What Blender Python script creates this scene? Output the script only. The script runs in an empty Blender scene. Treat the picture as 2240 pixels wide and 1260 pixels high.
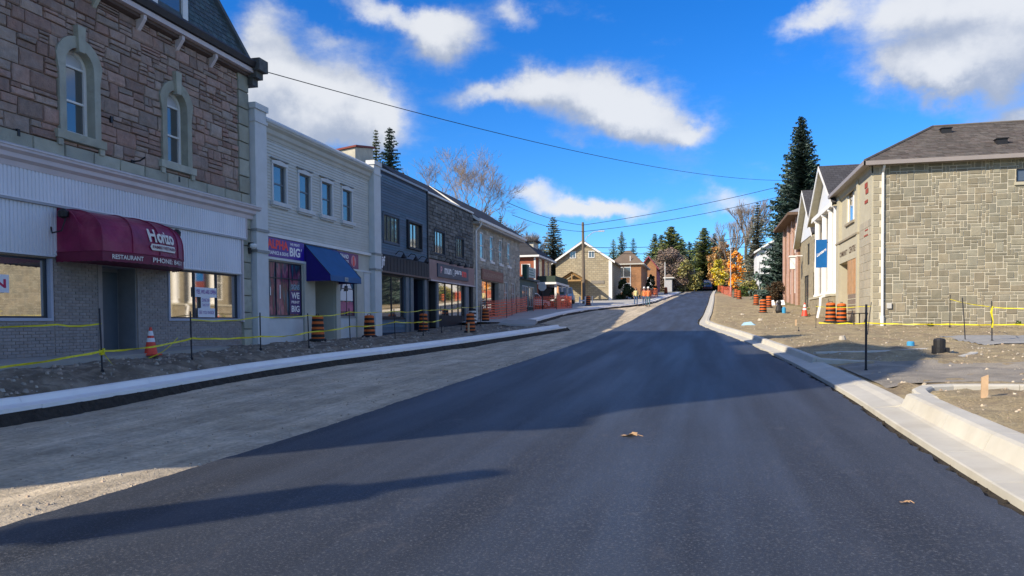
import bpy, bmesh, math, random
from math import sin, cos, pi, radians, sqrt, atan2, exp, hypot
from mathutils import Vector, Matrix, noise
random.seed(7)
S = bpy.context.scene
COL = S.collection
# ------------------------------------------------------------------ camera
cam = bpy.data.cameras.new('camera'); co = bpy.data.objects.new('camera', cam); COL.objects.link(co)
cam.sensor_width = 36; cam.lens = 36*1700/2240; cam.shift_y = (751-630)/2240
cam.clip_start = .1; cam.clip_end = 3000
YAW, PIT, ROL = .241, .028, -.007
fw = Vector((-sin(YAW)*cos(PIT), cos(YAW)*cos(PIT), -sin(PIT)))
rt = Vector((cos(YAW), sin(YAW), 0)); up = rt.cross(fw)
r2 = cos(ROL)*rt + sin(ROL)*up; u2 = -sin(ROL)*rt + cos(ROL)*up
mw = Matrix((r2, u2, -fw)).transposed().to_4x4(); mw.translation = (0, 0, 1.6)
co.matrix_world = mw
S.camera = co
# ------------------------------------------------------------------ light
SUN_TO = Vector((-.70, -.714, 0)).normalized(); ELEV = radians(29)
sl = bpy.data.lights.new('sun', 'SUN'); sl.energy = 3.7; sl.angle = radians(.53); sl.color = (1, .87, .68)
so = bpy.data.objects.new('sun', sl); COL.objects.link(so)
sd = Vector((SUN_TO.x*cos(ELEV), SUN_TO.y*cos(ELEV), sin(ELEV)))
so.rotation_euler = sd.to_track_quat('Z', 'Y').to_euler()
S.view_settings.view_transform = 'Standard'; S.view_settings.look = 'None'
S.view_settings.exposure = .85; S.view_settings.gamma = 1; S.view_settings.use_curve_mapping = False
world = bpy.data.worlds.new('World'); S.world = world; world.use_nodes = True

def build_world():
    nt = world.node_tree; N = nt.nodes; L = nt.links
    for n in list(N): N.remove(n)
    def nd(t, **k):
        n = N.new(t)
        for a, b in k.items(): setattr(n, a, b)
        return n
    def math_(op, a, b=None, c=None, clamp=False):
        n = nd('ShaderNodeMath', operation=op); n.use_clamp = clamp
        for i, v in enumerate((a, b, c)):
            if v is None: continue
            if hasattr(v, 'links'): L.new(v, n.inputs[i])
            else: n.inputs[i].default_value = v
        return n.outputs[0]
    out = nd('ShaderNodeOutputWorld'); bg = nd('ShaderNodeBackground')
    L.new(bg.outputs[0], out.inputs[0]); bg.inputs[1].default_value = .15
    sky = nd('ShaderNodeTexSky', sky_type='NISHITA', sun_disc=False, sun_elevation=ELEV,
             sun_rotation=atan2(SUN_TO.x, SUN_TO.y), altitude=200, air_density=1.0, dust_density=.4, ozone_density=2.2)
    hs = nd('ShaderNodeHueSaturation'); hs.inputs['Saturation'].default_value = 1.42; hs.inputs['Value'].default_value = 1.0
    L.new(sky.outputs[0], hs.inputs['Color'])
    tint = nd('ShaderNodeMix', data_type='RGBA', blend_type='MULTIPLY'); tint.inputs[0].default_value = 1; L.new(hs.outputs[0], tint.inputs[6]); tint.inputs[7].default_value = (.30, .50, .74, 1)
    tc = nd('ShaderNodeTexCoord')
    # warp the direction with noise so that cloud edges billow
    nz = nd('ShaderNodeTexNoise'); nz.inputs['Scale'].default_value = 9; nz.inputs['Detail'].default_value = 9; nz.inputs['Roughness'].default_value = .6
    L.new(tc.outputs['Generated'], nz.inputs['Vector'])
    sub = nd('ShaderNodeVectorMath', operation='SUBTRACT'); L.new(nz.outputs['Color'], sub.inputs[0]); sub.inputs[1].default_value = (.5, .5, .5)
    scl = nd('ShaderNodeVectorMath', operation='SCALE'); L.new(sub.outputs[0], scl.inputs[0]); scl.inputs['Scale'].default_value = .085
    add = nd('ShaderNodeVectorMath', operation='ADD'); L.new(tc.outputs['Generated'], add.inputs[0]); L.new(scl.outputs[0], add.inputs[1])
    sp = nd('ShaderNodeSeparateXYZ'); L.new(add.outputs[0], sp.inputs[0])
    az = math_('MULTIPLY', math_('ARCTAN2', sp.outputs[0], sp.outputs[1]), 180/pi)
    el = math_('MULTIPLY', math_('ARCSINE', math_('MINIMUM', math_('MAXIMUM', sp.outputs[2], -1), 1)), 180/pi)
    # separate cumulus clouds: azimuth, elevation, half widths, tilt, strength (degrees)
    CL = CLOUDS
    def field(dy):
        tot = None
        for a0, e0, sa, se, tilt, st in CL:
            da = math_('SUBTRACT', az, a0); de = math_('SUBTRACT', el, e0+dy)
            t = radians(tilt)
            x = math_('MULTIPLY_ADD', da, cos(t)/sa, math_('MULTIPLY', de, sin(t)/sa))
            y = math_('MULTIPLY_ADD', de, cos(t)/se, math_('MULTIPLY', da, -sin(t)/se))
            r = math_('ADD', math_('MULTIPLY', x, x), math_('MULTIPLY', y, y))
            g = math_('MULTIPLY', math_('EXPONENT', math_('MULTIPLY', r, -1)), st)
            tot = g if tot is None else math_('ADD', tot, g)
        return tot
    n2 = nd('ShaderNodeTexNoise'); n2.inputs['Scale'].default_value = 6.5; n2.inputs['Detail'].default_value = 11; n2.inputs['Roughness'].default_value = .64
    mp = nd('ShaderNodeMapping'); mp.inputs['Scale'].default_value = (1, 1, 2.2); L.new(tc.outputs['Generated'], mp.inputs['Vector']); L.new(mp.outputs[0], n2.inputs['Vector'])
    # open sky behind and overhead goes on with loose clouds of the same kind, cover raised to brighten the fill light
    daz = math_('ABSOLUTE', math_('SUBTRACT', az, -14))
    out_az = math_('MULTIPLY', math_('SUBTRACT', daz, 40), 1/25, clamp=True)
    out_el = math_('MULTIPLY', math_('SUBTRACT', el, 28), 1/14, clamp=True)
    away = math_('MAXIMUM', out_az, out_el)
    loose = math_('MULTIPLY', math_('MULTIPLY', math_('SUBTRACT', n2.outputs['Fac'], .45), 5.0, clamp=True), away)
    f = math_('ADD', math_('ADD', field(0), loose), math_('MULTIPLY', math_('SUBTRACT', n2.outputs['Fac'], .5), 1.5))
    def smooth(v, a, b):
        m = nd('ShaderNodeMapRange', interpolation_type='SMOOTHSTEP'); L.new(v, m.inputs[0]); m.inputs[1].default_value = a; m.inputs[2].default_value = b; return m.outputs[0]
    mask = smooth(f, .10, .92)
    lowcut = smooth(el, 0, 2.0)
    mask = math_('MULTIPLY', mask, lowcut)
    dens = math_('ADD', math_('SUBTRACT', f, field(-2.2)), math_('MULTIPLY', math_('SUBTRACT', nz.outputs['Fac'], .5), 2.6))
    lit = smooth(dens, -.45, 1.0)
    cc = nd('ShaderNodeMix', data_type='RGBA'); L.new(lit, cc.inputs[0]); cc.inputs[6].default_value = (1.55, 1.78, 2.25, 1); cc.inputs[7].default_value = (3.1, 3.18, 3.3, 1)
    mx = nd('ShaderNodeMix', data_type='RGBA'); L.new(math_('MULTIPLY', mask, .94), mx.inputs[0]); L.new(tint.outputs[2], mx.inputs[6]); L.new(cc.outputs[2], mx.inputs[7])
    L.new(mx.outputs[2], bg.inputs[0])

def px(u, v):          # a direction in degrees of azimuth and elevation
    d = (fw + r2*((u-1120)/1700) - u2*((v-751)/1700)).normalized()
    return math.degrees(atan2(d.x, d.y)), math.degrees(math.asin(d.z))
CLOUDS = []
for u, v, wu, wv, tilt, st in CLOUD_PX if 'CLOUD_PX' in globals() else [
    (600, 240, 130, 80, 0, 1.15), (720, 225, 130, 70, -8, 1.0), (830, 265, 70, 40, -20, .7), (560, 90, 60, 70, 0, .6), (640, 290, 150, 30, 0, .5),
    (860, 20, 150, 26, -14, .75), (950, 100, 62, 40, -15, .95), (1115, 30, 70, 26, -20, .7),
    (1050, 208, 80, 28, 4, .85), (1170, 180, 60, 44, 15, .95), (1300, 222, 125, 52, -6, 1.3), (1420, 262, 80, 36, -15, 1.0), (1500, 285, 50, 18, 0, .7),
    (700, 70, 90, 22, -12, .42), (590, 150, 50, 40, 0, .5), (1010, 60, 60, 40, -20, .4), (1230, 300, 60, 14, 0, .35), (1160, 425, 70, 20, 0, .9), (1330, 463, 110, 20, 0, 1.0), (1240, 455, 80, 18, 0, .6), (1600, 440, 80, 30, 0, .8),
    (2000, 150, 90, 34, 0, .9), (2120, 150, 110, 40, 5, 1.2), (2060, 30, 150, 50, 0, 1.1), (1790, 25, 70, 26, 0, .85), (2240, 80, 80, 90, 0, 1.0), (2220, 245, 60, 18, 0, .8), (2080, 268, 40, 8, 0, .5)]:
    a, e = px(u, v); CLOUDS.append((a, e, wu/29.7*1.0, wv/29.7*1.08, tilt, st))
build_world()

# ------------------------------------------------------------------ materials
MATS = {}
def M(name, col, rough=.8, var=.12, scale=3., bump=.0, bscale=40., metal=0., spec=.35, piece=0., col2=None, c2amt=0., c2scale=1.2, stretch=None, extra=None, thresh=(.45, .62), bdist=.01):
    if name in MATS: return MATS[name]
    m = bpy.data.materials.new(name); m.use_nodes = True; MATS[name] = m
    nt = m.node_tree; N = nt.nodes; L = nt.links; b = N['Principled BSDF']
    b.inputs['Roughness'].default_value = rough; b.inputs['Metallic'].default_value = metal
    b.inputs['Specular IOR Level'].default_value = spec
    geo = N.new('ShaderNodeNewGeometry'); vec = geo.outputs['Position']
    if stretch:
        mp = N.new('ShaderNodeMapping'); mp.inputs['Scale'].default_value = stretch; L.new(vec, mp.inputs['Vector']); vec = mp.outputs[0]
    def noise_(s, d=6, r=.6):
        n = N.new('ShaderNodeTexNoise'); n.inputs['Scale'].default_value = s; n.inputs['Detail'].default_value = d; n.inputs['Roughness'].default_value = r
        L.new(vec, n.inputs['Vector']); return n.outputs['Fac']
    cur = None
    rgb = N.new('ShaderNodeRGB'); rgb.outputs[0].default_value = (*col, 1); cur = rgb.outputs[0]
    if col2 is not None:
        mr = N.new('ShaderNodeMapRange'); L.new(noise_(c2scale), mr.inputs[0]); mr.inputs[1].default_value = thresh[0]; mr.inputs[2].default_value = thresh[1]; mr.inputs[4].default_value = c2amt
        mx = N.new('ShaderNodeMix'); mx.data_type = 'RGBA'; L.new(mr.outputs[0], mx.inputs[0]); L.new(cur, mx.inputs[6]); mx.inputs[7].default_value = (*col2, 1); cur = mx.outputs[2]
    if var:
        mr = N.new('ShaderNodeMapRange'); L.new(noise_(scale), mr.inputs[0]); mr.inputs[1].default_value = .3; mr.inputs[2].default_value = .7
        mr.inputs[3].default_value = 1-var; mr.inputs[4].default_value = 1+var
        hs = N.new('ShaderNodeHueSaturation'); L.new(mr.outputs[0], hs.inputs['Value']); L.new(cur, hs.inputs['Color']); cur = hs.outputs[0]
    if piece:
        oi = N.new('ShaderNodeObjectInfo'); ad = N.new('ShaderNodeMath'); ad.operation = 'ADD'; L.new(oi.outputs['Random'], ad.inputs[0]); L.new(geo.outputs['Random Per Island'], ad.inputs[1])
        fr = N.new('ShaderNodeMath'); fr.operation = 'FRACT'; L.new(ad.outputs[0], fr.inputs[0])
        mr = N.new('ShaderNodeMapRange'); L.new(fr.outputs[0], mr.inputs[0]); mr.inputs[3].default_value = 1-piece; mr.inputs[4].default_value = 1+piece
        f2 = N.new('ShaderNodeMath'); f2.operation = 'MULTIPLY'; L.new(fr.outputs[0], f2.inputs[0]); f2.inputs[1].default_value = 7.31
        f3 = N.new('ShaderNodeMath'); f3.operation = 'FRACT'; L.new(f2.outputs[0], f3.inputs[0])
        m2 = N.new('ShaderNodeMapRange'); L.new(f3.outputs[0], m2.inputs[0]); m2.inputs[3].default_value = .5-piece*.05; m2.inputs[4].default_value = .5+piece*.05
        m3 = N.new('ShaderNodeMapRange'); L.new(f3.outputs[0], m3.inputs[0]); m3.inputs[3].default_value = 1+piece*.8; m3.inputs[4].default_value = 1-piece*.8
        hs = N.new('ShaderNodeHueSaturation'); L.new(mr.outputs[0], hs.inputs['Value']); L.new(m2.outputs[0], hs.inputs['Hue']); L.new(m3.outputs[0], hs.inputs['Saturation']); L.new(cur, hs.inputs['Color']); cur = hs.outputs[0]
    L.new(cur, b.inputs['Base Color'])
    if bump:
        bp = N.new('ShaderNodeBump'); bp.inputs['Strength'].default_value = bump; bp.inputs['Distance'].default_value = bdist
        L.new(noise_(bscale, 5, .65), bp.inputs['Height']); L.new(bp.outputs[0], b.inputs['Normal'])
    if extra: extra(nt, b, vec, cur)
    return m

def brickish(bw, bh, mortar, amt=1.0, plane='x', off=.5, msize=.012):
    """relief and colour of courses too small or too far to model"""
    def f(nt, b, vec, cur):
        N, L = nt.nodes, nt.links
        g = N.new('ShaderNodeNewGeometry'); s = N.new('ShaderNodeSeparateXYZ'); L.new(g.outputs['Position'], s.inputs[0])
        c = N.new('ShaderNodeCombineXYZ')
        if plane == 'x': L.new(s.outputs[1], c.inputs[0])
        elif plane == 'y': L.new(s.outputs[0], c.inputs[0])
        else:
            ad = N.new('ShaderNodeMath'); ad.operation = 'ADD'; L.new(s.outputs[0], ad.inputs[0]); L.new(s.outputs[1], ad.inputs[1]); L.new(ad.outputs[0], c.inputs[0])
        L.new(s.outputs[2], c.inputs[1])
        t = N.new('ShaderNodeTexBrick'); L.new(c.outputs[0], t.inputs['Vector']); t.offset = off
        t.inputs['Scale'].default_value = 1; t.inputs['Brick Width'].default_value = bw; t.inputs['Row Height'].default_value = bh
        t.inputs['Mortar Size'].default_value = msize; t.inputs['Mortar Smooth'].default_value = .3
        t.inputs['Color1'].default_value = (1, 1, 1, 1); t.inputs['Color2'].default_value = (.78, .76, .74, 1); t.inputs['Mortar'].default_value = (0, 0, 0, 1)
        mul = N.new('ShaderNodeMix'); mul.data_type = 'RGBA'; mul.blend_type = 'MULTIPLY'; mul.inputs[0].default_value = 1; L.new(cur, mul.inputs[6]); L.new(t.outputs['Color'], mul.inputs[7])
        mx = N.new('ShaderNodeMix'); mx.data_type = 'RGBA'; mf = N.new('ShaderNodeMath'); mf.operation = 'MULTIPLY'; L.new(t.outputs['Fac'], mf.inputs[0]); mf.inputs[1].default_value = amt
        L.new(mf.outputs[0], mx.inputs[0]); L.new(mul.outputs[2], mx.inputs[6]); mx.inputs[7].default_value = (*mortar, 1)
        L.new(mx.outputs[2], b.inputs['Base Color'])
    return f

# ------------------------------------------------------------------ mesh helpers
class MB:
    def __init__(s): s.v = []; s.f = []
    def add(s, vs, fs):
        n = len(s.v); s.v += [tuple(p) for p in vs]; s.f += [tuple(i+n for i in f) for f in fs]; return s
    def box(s, x0, y0, z0, x1, y1, z1):
        x0, x1 = min(x0, x1), max(x0, x1); y0, y1 = min(y0, y1), max(y0, y1); z0, z1 = min(z0, z1), max(z0, z1)
        return s.add([(x0,y0,z0),(x1,y0,z0),(x1,y1,z0),(x0,y1,z0),(x0,y0,z1),(x1,y0,z1),(x1,y1,z1),(x0,y1,z1)],
                     [(0,3,2,1),(4,5,6,7),(0,1,5,4),(1,2,6,5),(2,3,7,6),(3,0,4,7)])
    def quad(s, *p): return s.add(p, [tuple(range(len(p)))])
    def prism(s, a, b):       # two matching loops joined
        n = len(a); s.add(list(a)+list(b), [tuple(range(n))[::-1], tuple(range(n, 2*n))]+[(i, (i+1)%n, (i+1)%n+n, i+n) for i in range(n)]); return s
    def tube(s, pts, rad, n=8, cap=True):
        pts = [Vector(p) for p in pts]; rad = rad if isinstance(rad, (list, tuple)) else [rad]*len(pts)
        vs = []; fs = []; prev = None
        for i, p in enumerate(pts):
            d = (pts[min(i+1, len(pts)-1)]-pts[max(i-1, 0)]).normalized()
            a = prev if prev is not None else (Vector((0, 0, 1)) if abs(d.z) < .9 else Vector((1, 0, 0)))
            x = d.cross(a); x = x.normalized() if x.length > 1e-6 else d.orthogonal().normalized(); y = d.cross(x).normalized(); prev = y*-1 if False else a
            for k in range(n):
                t = 2*pi*k/n; vs.append(p+(x*cos(t)+y*sin(t))*rad[i])
        for i in range(len(pts)-1):
            for k in range(n):
                fs.append((i*n+k, i*n+(k+1)%n, (i+1)*n+(k+1)%n, (i+1)*n+k))
        if cap: fs += [tuple(range(n))[::-1], tuple(range((len(pts)-1)*n, len(pts)*n))]
        return s.add(vs, fs)
    def lathe(s, prof, n=16, c=(0, 0, 0)):
        vs = []; fs = []
        for r, z in prof:
            for k in range(n): vs.append((c[0]+r*cos(2*pi*k/n), c[1]+r*sin(2*pi*k/n), c[2]+z))
        for i in range(len(prof)-1):
            for k in range(n): fs.append((i*n+k, i*n+(k+1)%n, (i+1)*n+(k+1)%n, (i+1)*n+k))
        fs += [tuple(range(n))[::-1], tuple(range((len(prof)-1)*n, len(prof)*n))]
        return s.add(vs, fs)
    def mesh(s, name, mat, smooth=False):
        me = bpy.data.meshes.new(name); me.from_pydata(s.v, [], s.f)
        if mat:
            for m_ in (mat if isinstance(mat, (list, tuple)) else [mat]): me.materials.append(m_)
        if smooth: me.polygons.foreach_set('use_smooth', [True]*len(me.polygons))
        me.update(); return me
    def build(s, name, mat, parent=None, smooth=False, kind=None, label=None):
        return link(name, s.mesh(name, mat, smooth), parent, kind, label)
def link(name, me, parent=None, kind=None, label=None):
    o = bpy.data.objects.new(name, me); COL.objects.link(o)
    if parent is not None:
        o.parent = parent
        bl = parent
        off = Vector((0, 0, 0))
        while bl is not None: off += bl.location; bl = bl.parent
        if me is not None and not getattr(me, 'local', False): o.location = -off
    if kind: o['kind'] = kind
    if label: o['label'] = label
    return o
def thing(name, label, cat, loc=(0, 0, 0), group=None):
    o = bpy.data.objects.new(name, None); COL.objects.link(o); o.empty_display_size = .2; o.location = loc
    o['label'] = label; o['category'] = cat
    if group: o['group'] = group
    return o
def tag(o, label, cat, group=None):
    o['label'] = label; o['category'] = cat
    if group: o['group'] = group
    return o
def part_at(name, me, parent, loc, scale=None, rot=None):
    """a part placed in world coordinates under a parent whose ancestors only translate"""
    o = bpy.data.objects.new(name, me); COL.objects.link(o); o.parent = parent
    off = Vector((0, 0, 0)); q = parent
    while q is not None: off += q.location; q = q.parent
    o.location = Vector(loc)-off
    if scale: o.scale = scale
    if rot: o.rotation_euler = rot
    return o
def copy_tree(o, parent=None):
    c = o.copy(); COL.objects.link(c); c.parent = parent
    for ch in list(o.children): copy_tree(ch, c)
    return c
def text_mb(txt, size=1., bold=0., spacing=1., extr=0.):
    cu = bpy.data.curves.new('t', 'FONT'); cu.body = txt; cu.size = size; cu.offset = bold; cu.space_character = spacing; cu.resolution_u = 3; cu.extrude = extr
    o = bpy.data.objects.new('t', cu); COL.objects.link(o)
    dg = bpy.context.evaluated_depsgraph_get(); me = bpy.data.meshes.new_from_object(o.evaluated_get(dg))
    mb = MB(); mb.add([v.co[:] for v in me.vertices], [tuple(p.vertices) for p in me.polygons])
    bpy.data.objects.remove(o); bpy.data.curves.remove(cu); bpy.data.meshes.remove(me)
    return mb
def fit_text(txt, fn, w, h, bold=0., spacing=1.):
    """flat lettering filling a w x h box, mapped by fn(x, y) to the world"""
    mb = text_mb(txt, 1., bold, spacing); xs = [p[0] for p in mb.v]; ys = [p[1] for p in mb.v]
    x0, x1, y0, y1 = min(xs), max(xs), min(ys), max(ys)
    out = MB(); out.f = mb.f; out.v = [tuple(fn((x-x0)/(x1-x0)*w, (y-y0)/(y1-y0)*h)) for x, y, z in mb.v]; return out

GY = [-50, 0, 10, 20, 30, 40, 50, 64, 80, 100, 140, 180, 230, 400, 900]
GZ = [-.6, 0, .1, .4, .72, 1.1, 1.5, 2.2, 3.05, 4.2, 6.3, 8.2, 9.0, 9.2, 9.4]
def interp(x, X, Y):
    if x <= X[0]: return Y[0]
    for i in range(1, len(X)):
        if x <= X[i]: return Y[i-1]+(Y[i]-Y[i-1])*(x-X[i-1])/(X[i]-X[i-1])
    return Y[-1]
def G(y):
    return (interp(y-2, GY, GZ)+interp(y, GY, GZ)*2+interp(y+2, GY, GZ))/4
# ================================================================== GROUND
RK = [(-60, 2.6), (-5, 2.56), (14.7, 2.58), (20.9, 2.38), (25.5, 2.08), (30.5, 1.68), (36, 1.08), (40, .55), (44, .08), (47.5, -.22), (51, -.18), (59, .05), (75, .35), (91, .66), (120, 1.1), (148, 1.66), (185, 2.4), (230, 3.2)]
def rk(y): return (interp(y-1, [a for a, b in RK], [b for a, b in RK])+interp(y, [a for a, b in RK], [b for a, b in RK])*2+interp(y+1, [a for a, b in RK], [b for a, b in RK]))/4
AL = [(-60, -5.3), (13, -5.25), (20, -5.08), (34, -4.65), (60, -4.66), (82, -4.45), (104, -3.9), (129, -3.3), (185, -1.6), (230, -.6)]
def al(y): return interp(y, [a for a, b in AL], [b for a, b in AL])
LK1 = [(-60, -10.6), (17.5, -10.62), (20.5, -10.35), (23.5, -9.8), (30, -8.75), (36, -7.85), (41.5, -7.0)]
def lk(y):
    if y < 41.5: return interp(y, [a for a, b in LK1], [b for a, b in LK1])
    return interp(y, [41.5, 46.4, 61, 68, 72, 78, 83, 93, 120, 150, 230], [-7.0, -10.5, -10.8, -10.3, -9.6, -8.0, -6.4, -5.4, -4.6, -4.0, -2.6])
def hn(x, y, s=1., o=0): return noise.noise(Vector((x*s+o, y*s-o, o*.37)))
def sheet(name, xs_of, ys, zf, mat, kind='structure', parent=None, smooth=True):
    vs = []; fs = []; n = None
    for y in ys:
        row = xs_of(y); n = len(row)
        for x in row: vs.append((x, y, zf(x, y)))
    for i in range(len(ys)-1):
        for k in range(n-1):
            a = i*n+k; fs.append((a, a+1, a+n+1, a+n))
    mb = MB(); mb.add(vs, fs); return mb.build(name, mat, parent, smooth=smooth, kind=kind)
def steps(a, segs):
    out = [a]
    for end, st in segs:
        while out[-1] < end-1e-6: out.append(min(out[-1]+st, end))
    return out
def lin(a, b, n): return [a+(b-a)*i/n for i in range(n+1)]

def rut_extra(nt, b, vec, cur):
    N, L = nt.nodes, nt.links; g = N.new('ShaderNodeNewGeometry')
    for sc, a0, a1, lo, hi in (((1.7, .13, 1), .40, .62, .84, 1.14), ((9, .8, 9), .35, .68, .88, 1.12), ((16, 16, 16), .3, .72, .80, 1.2)):
        mp = N.new('ShaderNodeMapping'); mp.inputs['Scale'].default_value = sc; L.new(g.outputs['Position'], mp.inputs['Vector']); n = N.new('ShaderNodeTexNoise'); n.inputs['Scale'].default_value = 1; n.inputs['Detail'].default_value = 6; L.new(mp.outputs[0], n.inputs['Vector'])
        mr = N.new('ShaderNodeMapRange'); L.new(n.outputs['Fac'], mr.inputs[0]); mr.inputs[1].default_value = a0; mr.inputs[2].default_value = a1; mr.inputs[3].default_value = lo; mr.inputs[4].default_value = hi
        hs = N.new('ShaderNodeHueSaturation'); L.new(cur, hs.inputs['Color']); L.new(mr.outputs[0], hs.inputs['Value']); cur = hs.outputs[0]
    L.new(cur, b.inputs['Base Color'])
def dirt_extra(nt, b, vec, cur):
    N, L = nt.nodes, nt.links; g = N.new('ShaderNodeNewGeometry')
    for sc, a0, a1, lo, hi in (((5, 5, 5), .35, .65, .86, 1.12), ((22, 22, 22), .32, .7, .74, 1.25)):
        n = N.new('ShaderNodeTexNoise'); n.inputs['Scale'].default_value = sc[0]; n.inputs['Detail'].default_value = 6; n.inputs['Roughness'].default_value = .7; L.new(g.outputs['Position'], n.inputs['Vector'])
        mr = N.new('ShaderNodeMapRange'); L.new(n.outputs['Fac'], mr.inputs[0]); mr.inputs[1].default_value = a0; mr.inputs[2].default_value = a1; mr.inputs[3].default_value = lo; mr.inputs[4].default_value = hi
        hs = N.new('ShaderNodeHueSaturation'); L.new(cur, hs.inputs['Color']); L.new(mr.outputs[0], hs.inputs['Value']); cur = hs.outputs[0]
    L.new(cur, b.inputs['Base Color'])
m_earth = M('earth_far', (.17, .145, .10), .95, .2, .3, bump=.3, bscale=6, col2=(.12, .14, .06), c2amt=.7, c2scale=.06)
m_gravel = M('gravel_bed', (.50, .42, .30), .95, .20, 1.6, bump=.9, bscale=28, col2=(.56, .49, .37), c2amt=.7, c2scale=.7, bdist=.025, extra=rut_extra)
m_dirt = M('dirt', (.40, .325, .19), .95, .24, 2.2, bump=1., bscale=22, col2=(.28, .215, .14), c2amt=.9, c2scale=.8, bdist=.05, thresh=(.42, .66), extra=dirt_extra)
m_dirtL = M('dirt_damp', (.185, .155, .115), .95, .32, 2.6, bump=1., bscale=22, col2=(.29, .25, .19), c2amt=.8, c2scale=1.3, bdist=.04)
m_soil = M('soil_face', (.045, .038, .03), .98, .35, 8, bump=1., bscale=30, bdist=.04)
m_stonechip = M('stone_chip', (.40, .34, .26), .9, .15, 9, piece=.35)
m_pebL = M('stone_chip_dark', (.34, .30, .25), .9, .15, 9, piece=.4)
m_conc = M('kerb_concrete', (.52, .50, .435), .85, .10, 1.5, bump=.35, bscale=60, col2=(.42, .38, .30), c2amt=.6, c2scale=1.1, thresh=(.5, .75))
m_slab = M('old_concrete', (.36, .35, .32), .9, .15, 1.2, bump=.3, bscale=50, col2=(.25, .24, .22), c2amt=.6)

def asphalt_extra(nt, b, vec, cur):
    N, L = nt.nodes, nt.links
    g = N.new('ShaderNodeNewGeometry'); mp = N.new('ShaderNodeMapping'); mp.inputs['Scale'].default_value = (1.5, .10, 1); L.new(g.outputs['Position'], mp.inputs['Vector'])
    n = N.new('ShaderNodeTexNoise'); n.inputs['Scale'].default_value = 1.; n.inputs['Detail'].default_value = 5; L.new(mp.outputs[0], n.inputs['Vector'])
    sp = N.new('ShaderNodeTexNoise'); sp.inputs['Scale'].default_value = 42; sp.inputs['Detail'].default_value = 6; sp.inputs['Roughness'].default_value = .8; L.new(g.outputs['Position'], sp.inputs['Vector'])
    mr = N.new('ShaderNodeMapRange'); L.new(n.outputs['Fac'], mr.inputs[0]); mr.inputs[1].default_value = .38; mr.inputs[2].default_value = .62; mr.inputs[3].default_value = .72; mr.inputs[4].default_value = 1.26
    hs = N.new('ShaderNodeHueSaturation'); L.new(cur, hs.inputs['Color']); L.new(mr.outputs[0], hs.inputs['Value'])
    ms = N.new('ShaderNodeMapRange'); L.new(sp.outputs['Fac'], ms.inputs[0]); ms.inputs[1].default_value = .53; ms.inputs[2].default_value = .64; ms.inputs[4].default_value = .85
    mx = N.new('ShaderNodeMix'); mx.data_type = 'RGBA'; L.new(ms.outputs[0], mx.inputs[0]); L.new(hs.outputs[0], mx.inputs[6]); mx.inputs[7].default_value = (.15, .155, .165, 1)
    # sparse dust scuffs
    n3 = N.new('ShaderNodeTexNoise'); n3.inputs['Scale'].default_value = 2.6; n3.inputs['Detail'].default_value = 9; n3.inputs['Roughness'].default_value = .75
    m3 = N.new('ShaderNodeMapping'); m3.inputs['Scale'].default_value = (1, .5, 1); L.new(g.outputs['Position'], m3.inputs['Vector']); L.new(m3.outputs[0], n3.inputs['Vector'])
    r3 = N.new('ShaderNodeMapRange'); L.new(n3.outputs['Fac'], r3.inputs[0]); r3.inputs[1].default_value = .58; r3.inputs[2].default_value = .72; r3.inputs[4].default_value = .55
    m4 = N.new('ShaderNodeMix'); m4.data_type = 'RGBA'; L.new(r3.outputs[0], m4.inputs[0]); L.new(mx.outputs[2], m4.inputs[6]); m4.inputs[7].default_value = (.10, .095, .095, 1)
    L.new(m4.outputs[2], b.inputs['Base Color'])
    rr = N.new('ShaderNodeMapRange'); L.new(n.outputs['Fac'], rr.inputs[0]); rr.inputs[1].default_value = .35; rr.inputs[2].default_value = .65; rr.inputs[3].default_value = .62; rr.inputs[4].default_value = .50
    L.new(rr.outputs[0], b.inputs['Roughness'])
    # longitudinal paving seam and roller edges
    ws = N.new('ShaderNodeSeparateXYZ'); L.new(g.outputs['Position'], ws.inputs[0])
m_asph = M('new_asphalt', (.028, .034, .044), .6, .10, .8, bump=.55, bscale=150, spec=.5, bdist=.006, extra=asphalt_extra)

# far terrain under everything
def zfar(x, y):
    z = G(y)-.45
    if x < -30: z += min(-30-x, 200)*.02
    if x > 20 and y > 50: z += min(x-20, 60)*.03
    return z
sheet('ground', lambda y: [-900, -300, -120, -60, -35, -25, -16, -10, 0, 9, 16, 24, 40, 80, 300, 900], [-60, -30, -10, 0, 10, 20, 30, 40, 50, 64, 80, 100, 120, 140, 160, 180, 200, 230, 300, 400, 600, 900, 1400], zfar, m_earth)

# gravel road bed where the second lane is still unpaved
def zgr(x, y):
    e = min(1, max(0, (x-lk(y)-.1)/1.2)) if y < 42 else 1
    z = G(y)-.055+hn(x*1.6, y*.22, 1, 3)*.04+hn(x*2.6, y*.12, 1, 7)*.02+hn(x, y, 3.1, 8)*.016*e+hn(x, y, 9, 2)*.006
    return z
sheet('gravel_road', lambda y: lin(min(lk(y), -10.7) if y < 80 else lk(y), al(y)+.35, 44), steps(-14, [(4, .5), (14, .14), (30, .22), (60, .5), (230, 3)]), zgr, m_gravel)
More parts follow.
